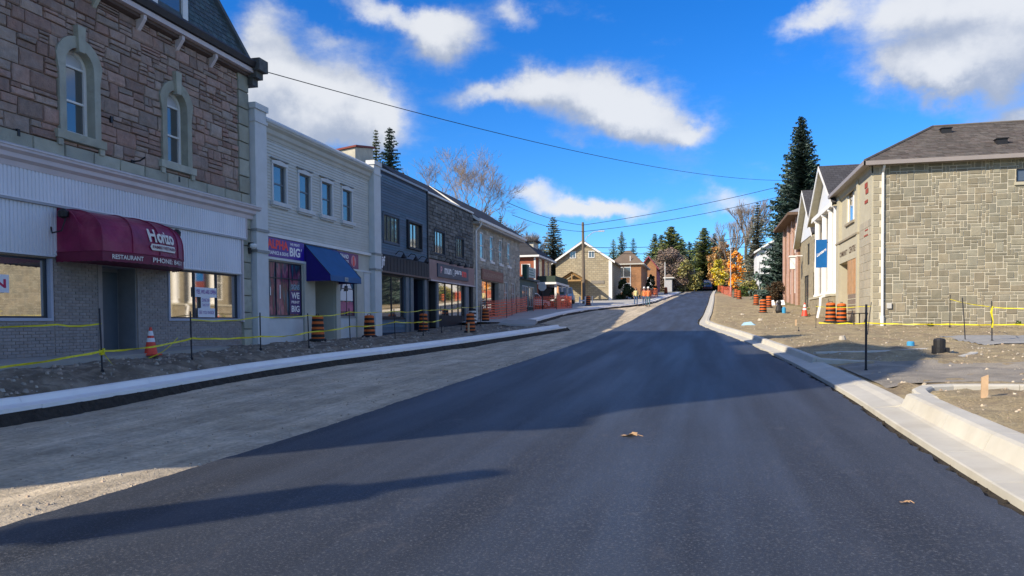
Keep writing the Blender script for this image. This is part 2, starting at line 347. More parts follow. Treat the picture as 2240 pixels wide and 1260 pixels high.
# the finished asphalt lane with its cut edges
rnd = random.Random(3)
def asphalt():
    ys = steps(-20, [(2, 1.), (22, .16), (50, .4), (230, 2.5)]); rows = []
    mb = MB(); vs = []; n = 11
    for y in ys:
        a = al(y)+rnd.uniform(-.018, .018)+hn(0, y, 1.3)*.03; b = rk(y)-(.17 if y < 24 else .10)+hn(5, y, 2.2)*.09+rnd.uniform(-.045, .04)
        g = G(y)
        vs.append((a-.05, y, g-.08)); 
        for k in range(n):
            x = a+(b-a)*k/(n-1); vs.append((x, y, g+hn(x*.8, y*.12, 1, 1)*.008))
        vs.append((b+.015, y, g-.08))
    n += 2; fs = []
    for i in range(len(ys)-1):
        for k in range(n-1): q = i*n+k; fs.append((q, q+1, q+n+1, q+n))
    mb.add(vs, fs); return mb.build('asphalt_road', m_asph, kind='structure', smooth=False)
asphalt()
sheet('road_base', lambda y: [rk(y)-.5, rk(y)+.7], steps(-20, [(230, 4)]), lambda x, y: G(y)-.075, m_soil)

# ---------------- kerbs: swept sections with open joints
def kerb(name, path, prof, seg, mat=None, jitter=.004, gap=.012):
    """path: list of (x,y,z) front line; prof: list of (offset to the right of travel, dz); cut into sections seg long"""
    root = bpy.data.objects.new(name, None); COL.objects.link(root); root['kind'] = 'structure'
    P = [Vector(p) for p in path]; cum = [0]
    for i in range(1, len(P)): cum.append(cum[-1]+(P[i]-P[i-1]).length)
    def at(s):
        for i in range(1, len(P)):
            if s <= cum[i]+1e-6:
                t = (s-cum[i-1])/(cum[i]-cum[i-1]); p = P[i-1].lerp(P[i], t)
                a = (P[i]-P[i-1]).normalized(); b = (P[min(i+1, len(P)-1)]-P[min(i, len(P)-2)]).normalized(); z = (P[i-1]-P[max(i-2, 0)]).normalized() if i > 1 else a
                d = (a*1 + (b if t > .5 else z)*abs(t-.5)).normalized(); return p, d
        return P[-1], (P[-1]-P[-2]).normalized()
    s = 0; tot = cum[-1]
    while s < tot-.05:
        e = min(s+seg, tot); k = max(1, int((e-s)/.5)); vs = []; fs = []; n = len(prof); j = rnd.uniform(-jitter, jitter)
        for i in range(k+1):
            p, d = at(s+gap/2+(e-s-gap)*i/k); r = Vector((d.y, -d.x, 0)).normalized()
            for q, (o, dz) in enumerate(prof): vs.append(p+r*o+Vector((0, 0, dz+j+(hn(p.x, p.y, 2.3, q)*.004))))
        for i in range(k):
            for q in range(n): a = i*n+q; b = i*n+(q+1)%n; fs.append((a, a+n, b+n, b))
        fs += [tuple(range(n)), tuple(range(k*n, k*n+n))[::-1]]
        m = MB(); m.add(vs, fs); m.build('kerb_section', mat or m_conc, root); s = e
    return root
def yline(f, a, b, st=.8, dz=0):
    ys = steps(a, [(b, st)]); return [(f(y), y, G(y)+dz) for y in ys]
PAN = [(0, -.07), (0, .006), (.02, .016), (.33, .03), (.36, .035), (.40, .175), (.43, .19), (.57, .185), (.60, .16), (.60, -.1)]       # pan with upright kerb
LOW = [(0, -.07), (0, .006), (.02, .016), (.33, .04), (.45, .075), (.60, .085), (.62, .07), (.62, -.1)]                      # dropped kerb
HIGH = [(0, -.07), (0, .006), (.02, .016), (.36, .03), (.42, .045), (.50, .225), (.55, .245), (.80, .24), (.84, .21), (.84, -.1)]
kerb('kerb_near', yline(rk, -6, 13.2), HIGH, 1.55)
kerb('kerb_dropped', yline(rk, 13.2, 21.2), LOW, 3.1)
kerb('kerb_right', yline(rk, 21.2, 58), PAN, 3.1)
kerb('kerb_far', yline(rk, 58, 190, 3), PAN, 6)
# kerb returning from the road into the side drive near the camera, and the loop round the small island
def pl(pts, dz=0.): return [(x, y, G(y)+dz) for x, y in pts]
def curve(pts, n=6):
    P = [Vector((*p, 0)) for p in pts]; out = []
    for i in range(len(P)-1):
        a = P[max(i-1, 0)]; b = P[i]; c = P[i+1]; d = P[min(i+2, len(P)-1)]
        for k in range(n):
            t = k/n; q = .5*((2*b)+(c-a)*t+(2*a-5*b+4*c-d)*t*t+(3*b-a-3*c+d)*t**3); out.append((q.x, q.y))
    out.append((P[-1].x, P[-1].y)); return out
RET = [(-.04, -.1), (-.04, .20), (-.01, .23), (.15, .23), (.18, .2), (.18, -.1)]
kerb('kerb_return', pl(curve([(3.28, 12.9), (3.36, 13.9), (3.75, 14.55), (4.6, 14.75), (6.5, 14.9), (12, 15.2), (18, 15.4)]), .01), RET, 1.6)
ISL = [(-.03, -.12), (-.03, .10), (0, .12), (.16, .12), (.19, .1), (.19, -.12)]
kerb('kerb_island', pl(curve([(2.95, 21.3), (3.6, 20.75), (4.4, 20.45), (5.2, 20.7), (6.1, 21.7), (7.1, 23.6), (7.9, 25.2)]), .05), ISL, 3)
kerb('kerb_island_back', pl(curve([(7.9, 25.5), (7.3, 25.8), (6.4, 25.1), (5.4, 24.2), (4.2, 23.7), (3.1, 23.4)]), .05), ISL, 3)
# left kerbs stand on a cut soil bank
LP = [(0, .10), (0, .165), (-.02, .175), (-.36, .165), (-.41, .18), (-.45, .26), (-.48, .275), (-.62, .27), (-.66, .24), (-.66, .06)]
LPr = [(-o, z) for o, z in LP]
def yl2(f, a, b, st=.8): return [(f(y), y, G(y)) for y in steps(a, [(b, st)])]
m_concL = M('kerb_concrete_pale', (.80, .79, .76), .85, .06, 1.5, bump=.25, bscale=60)
kerb('kerb_left', yl2(lk, -8, 41), LP, 3.1, m_concL)
LP2 = [(0, .02), (0, .16), (-.02, .17), (-.34, .165), (-.40, .26), (-.56, .26), (-.6, .2), (-.6, 0)]
kerb('kerb_left_far', [(lk(y), y, G(y)) for y in steps(46.5, [(150, 2)])], LP2, 5, m_concL)
def soil(ys):
    mb = MB(); vs = []
    for y in ys:
        x = lk(y); j = abs(hn(0, y, 6, 3))*.10+rnd.uniform(0, .035)
        vs += [(x+.02+j+.10, y, G(y)-.09), (x+.03+j, y, G(y)+.01+rnd.uniform(-.02, .02)), (x+.005+j*.35, y, G(y)+.07+rnd.uniform(-.02, .02)), (x-.01, y, G(y)+.11+hn(0, y, 5)*.012), (x-.7, y, G(y)+.10)]
    fs = [(i*5+k, i*5+k+1, i*5+k+6, i*5+k+5) for i in range(len(ys)-1) for k in range(4)]
    n = len(vs)-5
    fs.append(tuple(range(n, n+5)))
    mb.add(vs, fs); mb.build('soil_bank', m_soil, kind='structure')
soil(steps(-8, [(5, .5), (30, .09), (41.2, .2)])); soil(steps(47, [(90, .4)]))

# ---------------- left boulevard
def baseL(y): return max(interp(y, [-60, 0, 10, 17, 24, 34, 41, 50, 64, 80, 100, 160], [.3, .55, .76, .84, .88, .95, 1.2, 1.48, 2.08, 3.1, 4.25, 7.3]), 0)
def zL(x, y):
    k = lk(y)-.6; t = min(1, max(0, (k-x)/(k+14.6+1e-6))) if k > -14.6 else 1
    a = G(y)+.26; z = a+(baseL(y)-a)*t**.7
    rough = .5+.5*min(1, max(0, (x+14.9)/1.2))
    ridge = .10*exp(-((x-(k-.9))/.45)**2)*(1 if y < 43 else .2)
    z += ridge*(.6+hn(x, y, .8, 5))+(hn(x, y, 1.4, 1)*.06+hn(x, y, 4.5, 2)*.06+hn(x, y, 9, 4)*.035)*rough*(1 if y < 45 else .5)
    if k-x < .12: z = G(y)+.20
    return z
sheet('dirt_boulevard_left', lambda y: [lk(y)-.5, lk(y)-.62]+lin(lk(y)-.7, -14.95, 40)+[-15.6], steps(-8, [(8, .4), (34, .13), (50, .25), (64, .6)]), zL, m_dirtL)
m_walk = M('sidewalk_concrete', (.44, .43, .40), .9, .12, 1., bump=.3, bscale=30, col2=(.36, .34, .30), c2amt=.6, c2scale=.5)
sheet('sidewalk_left_far', lambda y: lin(-15.3 if y < 70 else -14.5, lk(y)-.58, 10), steps(47, [(150, 2)]), lambda x, y: max(G(y)+.20+hn(x, y, .8)*.02, zL(x, y)+.03) if y < 64 else G(y)+.2+hn(x, y, .8)*.02, m_walk)
sheet('front_yards_left', lambda y: [-60, -30, -20, -13.5, lk(y)-.5 if y > 84 else -13], steps(64, [(230, 6)]), lambda x, y: G(y)+.17-(.1 if x > -14 else 0), m_earth)
m_dirtR = m_dirt
def zR(x, y):
    k = rk(y)+.58
    z = G(y)+.15+interp(x-k, [0, 3, 6, 20], [0, .03, .02, .1])
    amp = 1. 
    if 15.5 < y < 20.3: z -= .09*min(1, (y-15.5)/.6, (20.3-y)/.6)*(1 if x < 6 else max(.3, 1-(x-6)/6))
    if y < 15: 
        z += .30*exp(-((x-6.3)/1.7)**2-((y-12.2)/1.9)**2)+.16*exp(-((x-5)/.8)**2-((y-9)/2)**2)+.2*exp(-((x-9.5)/1.5)**2-((y-11)/3)**2)
        if y > 14.2: z = z*(15-y)/.8+(G(y)+.05)*(1-(15-y)/.8)
    z += .25*exp(-((x-4.1)/.7)**2-((y-25.7)/.5)**2)
    dx = max(0, 1-abs(x-5.3)/2.4)*max(0, 1-abs(y-22.8)/1.6); z -= dx*.12
    r = min(1, max(0, (x-k)/.4))
    z += (hn(x, y, .9, 6)*.07+hn(x, y, 2.4, 2)*.05+hn(x, y, 6, 4)*.035)*r*(1 if y < 80 else .5)
    if x-k < .05: z = G(y)+.06
    if 13.2 < y < 21.2 and x-k < .3: z = min(z, G(y)+.05)
    return z
sheet('dirt_boulevard_right', lambda y: [rk(y)+.5, rk(y)+.60]+lin(rk(y)+(.86 if y < 13.2 else .66), 16.5, 62), steps(-6, [(6, .5), (30, .16), (50, .26), (80, .6), (130, 1.5)]), zR, m_dirtR)
m_path = M('grey_gravel', (.30, .30, .29), .95, .15, 1.5, bump=.8, bscale=30, bdist=.02)
sheet('gravel_path_right', lambda y: lin(8.4, 16.4, 16), steps(26.6, [(31.5, .3)]), lambda x, y: zR(x, y)+.05*min(1, (y-26.4)/.5, (31.7-y)/.5, (x-8.2)/.5), m_path)
sheet('drive_gravel', lambda y: lin(rk(y)+.75, 16, 30), steps(15.6, [(20.2, .25)]), lambda x, y: zR(x, y)+.03*min(1, (y-15.5)/.6, (20.3-y)/.6)-.005, M('drive_stone', (.27, .245, .205), .95, .25, 1.6, bump=1., bscale=26, bdist=.03, col2=(.34, .30, .24), c2amt=.8))
# loose stones
def scatter(name, n, region, zf, smin, smax, mat, seed, kindlab='stuff'):
    r = random.Random(seed); mb = MB()
    for _ in range(n):
        x, y = region(r)
        s = smin+(smax-smin)*r.random()**3; z = zf(x, y)
        a = r.uniform(0, pi); pts = []
        for k in range(5):
            t = a+k*2*pi/5; q = s*r.uniform(.7, 1.2); pts.append((x+q*cos(t), y+q*sin(t)*.8, z-.25*s+r.uniform(-.1, .1)*s))
        top = [(x+(p[0]-x)*.55, y+(p[1]-y)*.55, z+s*r.uniform(.35, .75)) for p in pts]
        n0 = 5; mb.add(pts+top, [(4+5, 3+5, 2+5, 1+5, 0+5)[::-1]]+[(i, (i+1)%5, (i+1)%5+5, i+5) for i in range(5)])
    return mb.build(name, mat, kind=kindlab)
def regL(r):
    y = 8+36*r.random()**1.5; k = lk(y)-.72; return r.uniform(-14.7, k), y
scatter('loose_stones_left', 2600, regL, zL, .012, .075, m_pebL, 1)
def regG(r):
    y = 3.5+30*r.random()**2; return r.uniform(max(-10.4, lk(y)+.2), al(y)-.02), y
scatter('loose_gravel', 2600, regG, zgr, .006, .028, m_stonechip, 2)
def regE(r):
    y = 3+24*r.random()**1.6; return al(y)-.04-abs(r.gauss(0, .10)), y
scatter('loose_gravel_edge', 1500, regE, zgr, .006, .03, m_stonechip, 5)
def regR(r):
    y = 7+60*r.random()**1.9; return r.uniform(rk(y)+.95, 15.5), y
scatter('loose_stones_right', 6500, regR, zR, .010, .05, m_stonechip, 3)
def regB(r):
    y = 7+24*r.random(); return rk(y)-.08+r.uniform(-.06, .05), y
scatter('crumbs_by_kerb', 420, regB, lambda x, y: G(y)-.055, .010, .028, m_soil, 4)
sheet('front_yards_right', lambda y: [3.8 if y < 120 else rk(y)+.6, 9, 20, 60], steps(66, [(230, 6)]), lambda x, y: G(y)+(.05 if x < 5 else .25)+(.012*(x-9) if x > 9 else 0)-(.1 if y < 70 else 0), M('autumn_grass', (.17, .16, .075), .95, .25, .8, bump=.6, bscale=14, col2=(.26, .2, .10), c2amt=.9, c2scale=.5))
# ================================================================== BUILDINGS
class F:
    def __init__(s, kind, pos): s.k = kind; s.p = pos
    def __call__(s, u, v, d=0.):
        if s.k == 'E': return (s.p+d, u, v)        # faces +X
        if s.k == 'W': return (s.p-d, u, v)        # faces -X
        return (u, s.p-d, v)                       # 'S' faces -Y
    def box(s, mb, u0, u1, v0, v1, d0, d1): a = s(u0, v0, d0); b = s(u1, v1, d1); return mb.box(*a, *b)
    def text(s, txt, u0, u1, v0, v1, d, mat, parent, name='lettering', bold=0., spacing=1., label=None):
        flip = s.k == 'W'
        w, h = u1-u0, v1-v0
        f = (lambda x, y: s(u1-x, v0+y, d)) if flip else (lambda x, y: s(u0+x, v0+y, d))
        return fit_text(txt, f, w, h, bold, spacing).build(name, mat, parent, label=label)
    def scale(s, w, h, d): return (w, d, h) if s.k == 'S' else (d, w, h)
def wall(Fc, u0, u1, v0, v1, ops, t=.3, d=0.):
    us = sorted({u0, u1, *[min(max(x, u0), u1) for o in ops for x in o[:2]]}); vs = sorted({v0, v1, *[min(max(x, v0), v1) for o in ops for x in o[2:4]]})
    mb = MB()
    for j in range(len(vs)-1):
        run = None
        for i in range(len(us)-1):
            c = ((us[i]+us[i+1])/2, (vs[j]+vs[j+1])/2)
            hole = any(o[0] < c[0] < o[1] and o[2] < c[1] < o[3] for o in ops)
            if not hole: run = (run[0], us[i+1]) if run else (us[i], us[i+1])
            if (hole or i == len(us)-2) and run: Fc.box(mb, run[0], run[1], vs[j], vs[j+1], d-t, d); run = None
    return mb
def unit_blocks(Fc, n, seed, rough=.06, cham=.10, name='stone', mat=None, flat=False):
    r = random.Random(seed); out = []
    for _ in range(n):
        c = cham; m = MB(); j = lambda: r.uniform(-rough, rough)
        base = [(0, 0), (1, 0), (1, 1), (0, 1)]
        mid = [(abs(j())*.4, abs(j())*.4), (1-abs(j())*.4, abs(j())*.4), (1-abs(j())*.4, 1-abs(j())*.4), (abs(j())*.4, 1-abs(j())*.4)]
        top = [(c*.5+j()*.5, c+j()), (1-c*.5+j()*.5, c+j()), (1-c*.5+j()*.5, 1-c+j()), (c*.5+j()*.5, 1-c+j())]
        sg = {'E': (1, 1), 'W': (-1, 1), 'S': (-1, 1)}[Fc.k]
        def P(u, v, d):
            return (u, -d, v) if Fc.k == 'S' else ((d if Fc.k == 'E' else -d), u, v)
        vs = [P(u, v, 0) for u, v in base]+[P(u, v, .62+j()) for u, v in mid]+[P(u, v, 1+(0 if flat else j()*2.2)) for u, v in top]
        ctr = P(.5+j(), .5+j(), 1.08+(0 if flat else j()*3))
        vs.append(ctr)
        fs = [(i, (i+1)%4, (i+1)%4+4, i+4) for i in range(4)]+[(i+4, (i+1)%4+4, (i+1)%4+8, i+8) for i in range(4)]+[(8, 9, 12), (9, 10, 12), (10, 11, 12), (11, 8, 12)]
        if Fc.k == 'W': fs = [f[::-1] for f in fs]
        m.add(vs, fs); out.append(m.mesh(name, mat))
    return out
def cut(r, o, minw=.05, minh=.035):
    u0, u1, v0, v1 = r
    if o[0] >= u1 or o[1] <= u0 or o[2] >= v1 or o[3] <= v0: return [r]
    out = []
    if o[0]-u0 > minw: out.append((u0, o[0], v0, v1))
    if u1-o[1] > minw: out.append((o[1], u1, v0, v1))
    a, b = max(u0, o[0]), min(u1, o[1])
    if o[2]-v0 > minh: out.append((a, b, v0, o[2]))
    if v1-o[3] > minh: out.append((a, b, o[3], v1))
    return out
CAMP = Vector((0, 0, 1.6))
def lay(Fc, rects, parent, name, mat, dep, seed, nvar=6, rough=.06, cham=.1, keep=300, gap=.012, flat=False, depvar=.25, d0=0.):
    """masonry units: the ones showing largest become objects, the rest one joined part"""
    r = random.Random(seed); var = unit_blocks(Fc, nvar, seed, rough, cham, name, mat, flat)
    def key(q): 
        c = Vector(Fc((q[0]+q[1])/2, (q[2]+q[3])/2)); return -((q[1]-q[0])*(q[3]-q[2]))**.5/(c-CAMP).length
    rects = sorted(rects, key=key); rest = MB()
    for i, q in enumerate(rects):
        me = var[r.randrange(nvar)]; w = q[1]-q[0]-gap; h = q[3]-q[2]-gap; d = dep*(1+r.uniform(-depvar, depvar))
        if w <= .01 or h <= .01: continue
        base = Fc(q[0]+gap/2, q[2]+gap/2, d0)
        if i < keep: part_at(name, me, parent, base, Fc.scale(w, h, d))
        else:
            sc = Fc.scale(w, h, d); rest.add([(base[0]+v.co.x*sc[0], base[1]+v.co.y*sc[1], base[2]+v.co.z*sc[2]) for v in me.vertices], [tuple(p.vertices) for p in me.polygons])
    if rest.v: rest.build(name+'s', mat, parent, kind='stuff')
def bricks(u0, u1, v0, v1, bw, bh, ops, stagger=.5, jit=0., seed=1):
    r = random.Random(seed); out = []; j = 0; v = v0
    while v < v1-.01:
        u = u0-(bw*stagger if j % 2 else 0)-(r.random()*bw*jit)
        while u < u1:
            w = bw*(1+r.uniform(-jit, jit)); q = (max(u, u0), min(u+w, u1), v, min(v+bh, v1)); u += w
            if q[1]-q[0] < .03: continue
            qs = [q]
            for o in ops: qs = [k for p in qs for k in cut(p, o)]
            out += qs
        v += bh; j += 1
    return out
def rubble(u0, u1, v0, v1, ops, seed, ch=(.26, .44), bw=(.28, .78)):
    r = random.Random(seed); out = []; v = v0
    while v < v1-.05:
        h = min(r.uniform(*ch), v1-v); h = v1-v if v1-v-h < .12 else h; u = u0-r.random()*.3
        while u < u1:
            w = r.uniform(*bw); k = r.random(); q0, q1 = max(u, u0), min(u+w, u1)
            if q1-q0 > .06:
                if k < .52: qs = [(q0, q1, v, v+h)]
                elif k < .93: s = v+h*r.uniform(.38, .64); m = q0+(q1-q0)*r.uniform(.35, .65); qs = [(q0, q1, v, s)]+([(q0, q1, s, v+h)] if r.random() < .5 else [(q0, m, s, v+h), (m, q1, s, v+h)])
                else: s = v+h*.34; s2 = v+h*.67; qs = [(q0, q1, v, s), (q0, q1, s, s2), (q0, q1, s2, v+h)]
                for q in qs:
                    z = [q]
                    for o in ops: z = [kk for p in z for kk in cut(p, o)]
                    out += z
            u += w
        v += h
    return out
def ashlar(u0, u1, v0, v1, ops, seed, c=.155):
    """random ashlar: rectangles of mixed sizes fitted on a small grid"""
    r = random.Random(seed); W = int((u1-u0)/c+.5); Hh = int((v1-v0)/c+.5); g = [[0]*W for _ in range(Hh)]; out = []
    sizes = [(3, 3), (3, 2), (4, 2), (2, 2), (2, 3), (4, 1), (3, 1), (2, 1), (1, 2), (5, 1), (3, 2), (2, 2), (3, 1), (4, 1)]
    for j in range(Hh):
        for i in range(W):
            if g[j][i]: continue
            r.shuffle(sizes)
            for w, h in sizes+[(1, 1)]:
                if i+w <= W and j+h <= Hh and all(not g[b][a] for b in range(j, j+h) for a in range(i, i+w)):
                    if (w, h) == (1, 1) or not (i+w < W and g[j][i+w] == 0 and False): break
            for b in range(j, j+h):
                for a in range(i, i+w): g[b][a] = 1
            q = [(u0+i*c, u0+(i+w)*c, v0+j*c, v0+(j+h)*c)]
            for o in ops: q = [k for p in q for k in cut(p, o)]
            out += q
    return out
def win(Fc, parent, u0, u1, v0, v1, rec, fw_, mat, glass, mul=(), rail=(), proud=.03, sill=None, sillmat=None, bar=.03, name='window'):
    m = MB(); t = .06; a, b = -rec, -rec+t
    Fc.box(m, u0, u1, v0, v0+fw_, a, b); Fc.box(m, u0, u1, v1-fw_, v1, a, b); Fc.box(m, u0, u0+fw_, v0+fw_, v1-fw_, a, b); Fc.box(m, u1-fw_, u1, v0+fw_, v1-fw_, a, b)
    us = [u0+fw_]+[u0+(u1-u0)*k for k in mul]+[u1-fw_]; vs = [v0+fw_]+[v0+(v1-v0)*k for k in rail]+[v1-fw_]
    for u in us[1:-1]: Fc.box(m, u-bar, u+bar, v0+fw_, v1-fw_, a+.002, b-.004)
    for v in vs[1:-1]: Fc.box(m, u0+fw_, u1-fw_, v-bar, v+bar, a+.004, b-.008)
    w = m.build(name, mat, parent)
    for i in range(len(us)-1):
        for j in range(len(vs)-1):
            q = MB(); Fc.box(q, us[i]+.001, us[i+1]-.001, vs[j]+.001, vs[j+1]-.001, a+.012, a+.024); q.build('pane', glass, w)
    if sill:
        q = MB(); Fc.box(q, u0-.1, u1+.1, v0-sill, v0-.002, -.1, .1); q.build('sill', sillmat or mat, w)
    return w

m_glass = M('window_glass', (.17, .18, .18), .07, 0, metal=.55, spec=.8)
m_shopglass = M('shop_glass', (.66, .63, .58), .03, .0, metal=.92, spec=.8)
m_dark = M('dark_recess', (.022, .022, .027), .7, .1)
m_white = M('white_paint', (.74, .74, .72), .55, .06, 2)
m_black = M('black_metal', (.018, .018, .02), .5, .1)
m_mortar = M('mortar', (.36, .31, .275), .95, .15, 6, bump=.5, bscale=60)
m_redstone = M('brown_sandstone', (.345, .245, .20), .92, .20, 7, bump=.9, bscale=26, piece=.24, col2=(.30, .245, .215), c2amt=.6, c2scale=2.2, bdist=.03)
m_trim = M('green_grey_stone', (.38, .38, .31), .9, .18, 5, bump=.6, bscale=40, piece=.16, col2=(.26, .26, .21), c2amt=.6, c2scale=2.5, bdist=.015)
m_slate = M('dark_slate', (.06, .085, .09), .6, .25, 9, bump=.5, bscale=30, piece=.3)
m_fascia = M('pink_grey_trim', (.60, .53, .53), .6, .08, 1.5)
m_steel = M('corrugated_steel', (.74, .75, .80), .5, .08, 1.2, col2=(.56, .57, .58), c2amt=.6, c2scale=.6, stretch=(1, 1, .4))
m_brickpaint = M('painted_grey_brick', (.31, .28, .27), .8, .14, 5, bump=.5, bscale=60, piece=.10)
m_awn = M('maroon_vinyl', (.22, .012, .06), .4, .24, 2.2, bump=.5, bscale=6, bdist=.03, col2=(.30, .06, .10), c2amt=.5, c2scale=1.6)
m_awnd = M('maroon_dark', (.15, .01, .04), .5, .15, 3)
m_cream = M('cream_lettering', (.72, .68, .62), .7, .08, 6)
m_eave = M('dark_eave', (.035, .03, .032), .6, .15, 4)

XF = -15.0
L = F('E', XF)
# ---- 1. brown stone corner block with restaurant
b1 = thing('stone_building', 'large brown rubble-stone building with mansard roof and maroon restaurant awning at left', 'building', (XF, 14, .8))
ops_up = [(yc-.5, yc+.5, 6.25, 8.42) for yc in (8.95, 12.59, 16.23, 19.87)]
shop_ops = [(10.9, 15.3, 1.72, 3.17), (16.9, 18.15, .8, 3.14), (19.42, 23.05, 1.72, 3.2)]
wl = wall(L, -2.3, 23.6, .2, 10.15, ops_up+shop_ops, .35)
wl.box(-26, 23.2, .2, -15.36, 23.6, 10.15); wl.box(-26, -2.3, .2, -15.36, -1.9, 10.15)
wl.build('wall', m_mortar, b1)
R1 = rubble(10.2, 23.0, 5.96, 9.86, [(a-.12, b+.12, c-.2, d-.1) for a, b, c, d in ops_up], 5)
lay(L, R1, b1, 'stone', m_redstone, .065, 11, 8, .09, .09, gap=.018)
# corner quoins and string course
mq = [(23.0, 23.6, z, z+.56) for z in [5.96+.565*i for i in range(7)]]+[(23.12, 23.6, .85+.56*i, .85+.56*(i+1)) for i in range(8)]
lay(L, mq, b1, 'quoin', m_trim, .10, 12, 3, .03, .03, gap=.012, depvar=.05)
sc_ = [(10.2+i*.92, min(10.2+(i+1)*.92, 23.6), 5.63, 5.95) for i in range(15)]
lay(L, [q for q in sc_ if q[1] > q[0]], b1, 'string_stone', m_trim, .10, 13, 3, .03, .05, depvar=.08)
for yc in (12.59, 16.23, 19.87):
    n = 12; rI, rO = .45, .76; zs = 7.93
    ring = MB(); P = []
    inner = [(yc-rI, 6.27), (yc-rI, zs)]+[(yc-rI*cos(pi*k/n), zs+rI*sin(pi*k/n)) for k in range(1, n)]+[(yc+rI, zs), (yc+rI, 6.27)]
    outer = [(yc-rI-.2, 6.27), (yc-rI-.2, zs-.25)]+[(yc-(rO)*cos(pi*k/n), zs-.05+(rO+.02)*sin(pi*k/n)) for k in range(1, n)]+[(yc+rI+.2, zs-.25), (yc+rI+.2, 6.27)]
    k = len(inner); vs = [L(u, v, .12) for u, v in inner]+[L(u, v, .12) for u, v in outer]+[L(u, v, -.2) for u, v in inner]+[L(u, v, -.0) for u, v in outer]
    fs = []
    for i in range(k-1): fs += [(i, i+1, k+i+1, k+i), (2*k+i, 2*k+i+1, i+1, i), (k+i, k+i+1, 3*k+i+1, 3*k+i)]
    fs += [(0, k, 3*k, 2*k), (k-1, 2*k-1, 4*k-1, 3*k-1)]
    ring.add(vs, fs); ring.build('window_surround', m_trim, b1)
    ks = MB(); a = [(yc-.09, 8.28), (yc+.09, 8.28), (yc+.13, 8.92), (yc-.13, 8.92)]; ks.prism([L(u, v, 0) for u, v in a], [L(u, v, .19) for u, v in a]); ks.build('keystone', m_trim, b1)
    s_ = MB(); L.box(s_, yc-.78, yc+.78, 6.06, 6.26, -.1, .17); L.box(s_, yc-.74, yc-.58, 5.9, 6.055, .08, .14); L.box(s_, yc+.58, yc+.74, 5.9, 6.055, .08, .14); s_.build('window_sill', m_trim, b1)
    wf = MB(); 
    def arc(r_, d): return [L(yc-r_, 6.28, d)]+[L(yc-r_*cos(pi*q/n), zs+r_*sin(pi*q/n), d) for q in range(n+1)]+[L(yc+r_, 6.28, d)]
    A, B, A2, B2 = arc(.447, -.12), arc(.36, -.12), arc(.447, -.2), arc(.36, -.2); k = len(A)
    wf.add(A+B+B2, [(i+1, i, k+i, k+i+1) for i in range(k-1)]+[(k+i+1, k+i, 2*k+i, 2*k+i+1) for i in range(k-1)])
    L.box(wf, yc-.36, yc+.36, 6.28, 6.36, -.2, -.12); L.box(wf, yc-.36, yc+.36, 7.08, 7.13, -.19, -.13); L.box(wf, yc-.36, yc+.36, 7.93, 7.98, -.19, -.13)
    w_ = wf.build('window', m_white, b1)
    g = MB(); g.add([L(yc-.37, 7.13, -.17), L(yc+.37, 7.13, -.17), L(yc+.37, 7.93, -.17), L(yc-.37, 7.93, -.17)], [(0, 1, 2, 3)]); g.build('pane', m_glass, w_)
    g = MB(); g.add([L(yc-.37, 6.3, -.175), L(yc+.37, 6.3, -.175), L(yc+.37, 7.08, -.175), L(yc-.37, 7.08, -.175)], [(0, 1, 2, 3)]); g.build('pane', m_glass, w_)
    g = MB(); g.add([L(yc-.37*cos(pi*q/n), 7.98+.37*sin(pi*q/n), -.18) for q in range(n+1)], [tuple(range(n+1))[::-1]]); g.build('fanlight', M('blind_panel', (.5, .52, .55), .5, .05), w_)
m_ = MB(); m_.box(XF-.3, 8.45, 6.2, XF-.22, 9.45, 8.4); m_.build('boarded_window', m_dark, b1)
# cornice above the shopfront
def cornice(name, prof, u0, u1, mat, parent, Fc=L):
    m = MB(); m.prism([Fc(u0, z, d) for d, z in prof], [Fc(u1, z, d) for d, z in prof]); return m.build(name, mat, parent)
cornice('cornice', [(0, 5.12), (.16, 5.12), (.18, 5.24), (.27, 5.30), (.27, 5.40), (.36, 5.46), (.36, 5.52), (.12, 5.62), (0, 5.62)], -2.2, 23.86, m_fascia, b1)
cornice('cornice_cap', [(.1, 5.522), (.385, 5.522), (.385, 5.55), (.1, 5.65)], -2.2, 23.87, M('pale_flashing', (.6, .56, .56), .5), b1)
def corr(u0, u1, v0, v1, d, parent, pitch=.10):
    m = MB(); n = int((u1-u0)/pitch); pts = []
    for i in range(n+1):
        u = u0+(u1-u0)*i/n; p = (u1-u0)/n
        pts += [(u, d), (u+p*.12, d+.022), (u+p*.72, d+.022), (u+p*.84, d)] if i < n else [(u, d)]
    a = [L(u, v0, q) for u, q in pts]; b = [L(u, v1, q) for u, q in pts]; k = len(pts); m.add(a+b, [(i, i+1, k+i+1, k+i) for i in range(k-1)])
    L.box(m, u0, u1, v0, v0+.035, d-.05, d+.03)
    return m.build('corrugated_panel', m_steel, parent)
def run(a, b, n): return [(a+(b-a)*i/n, a+(b-a)*(i+1)/n) for i in range(n)]
bk = MB(); L.box(bk, 8, 23.3, 4.42, 5.12, .001, .12); L.box(bk, 8, 15.36, 3.2, 4.40, .001, .06); L.box(bk, 15.36, 23.05, 3.22, 4.40, .001, .06); bk.build('panel_backing', m_steel, b1)
for a, b in run(9.3, 23.25, 11): corr(a, b-.004, 4.44, 5.12, .125, b1)
for a, b in run(9.3, 15.36, 5): corr(a, b-.004, 3.20, 4.38, .065, b1)
for a, b in run(15.36, 23.05, 6): corr(a, b-.004, 3.24, 4.38, .065, b1)
dt = MB(); L.box(dt, 8, 23.3, 4.385, 4.44, 0, .15); dt.build('drip_trim', M('trim_grey', (.36, .37, .40), .6), b1)
ct = MB(); L.box(ct, 23.25, 23.3, 4.44, 5.12, .12, .16); L.box(ct, 23.05, 23.12, 1.65, 4.38, .02, .12); ct.build('corner_trim', m_fascia, b1)
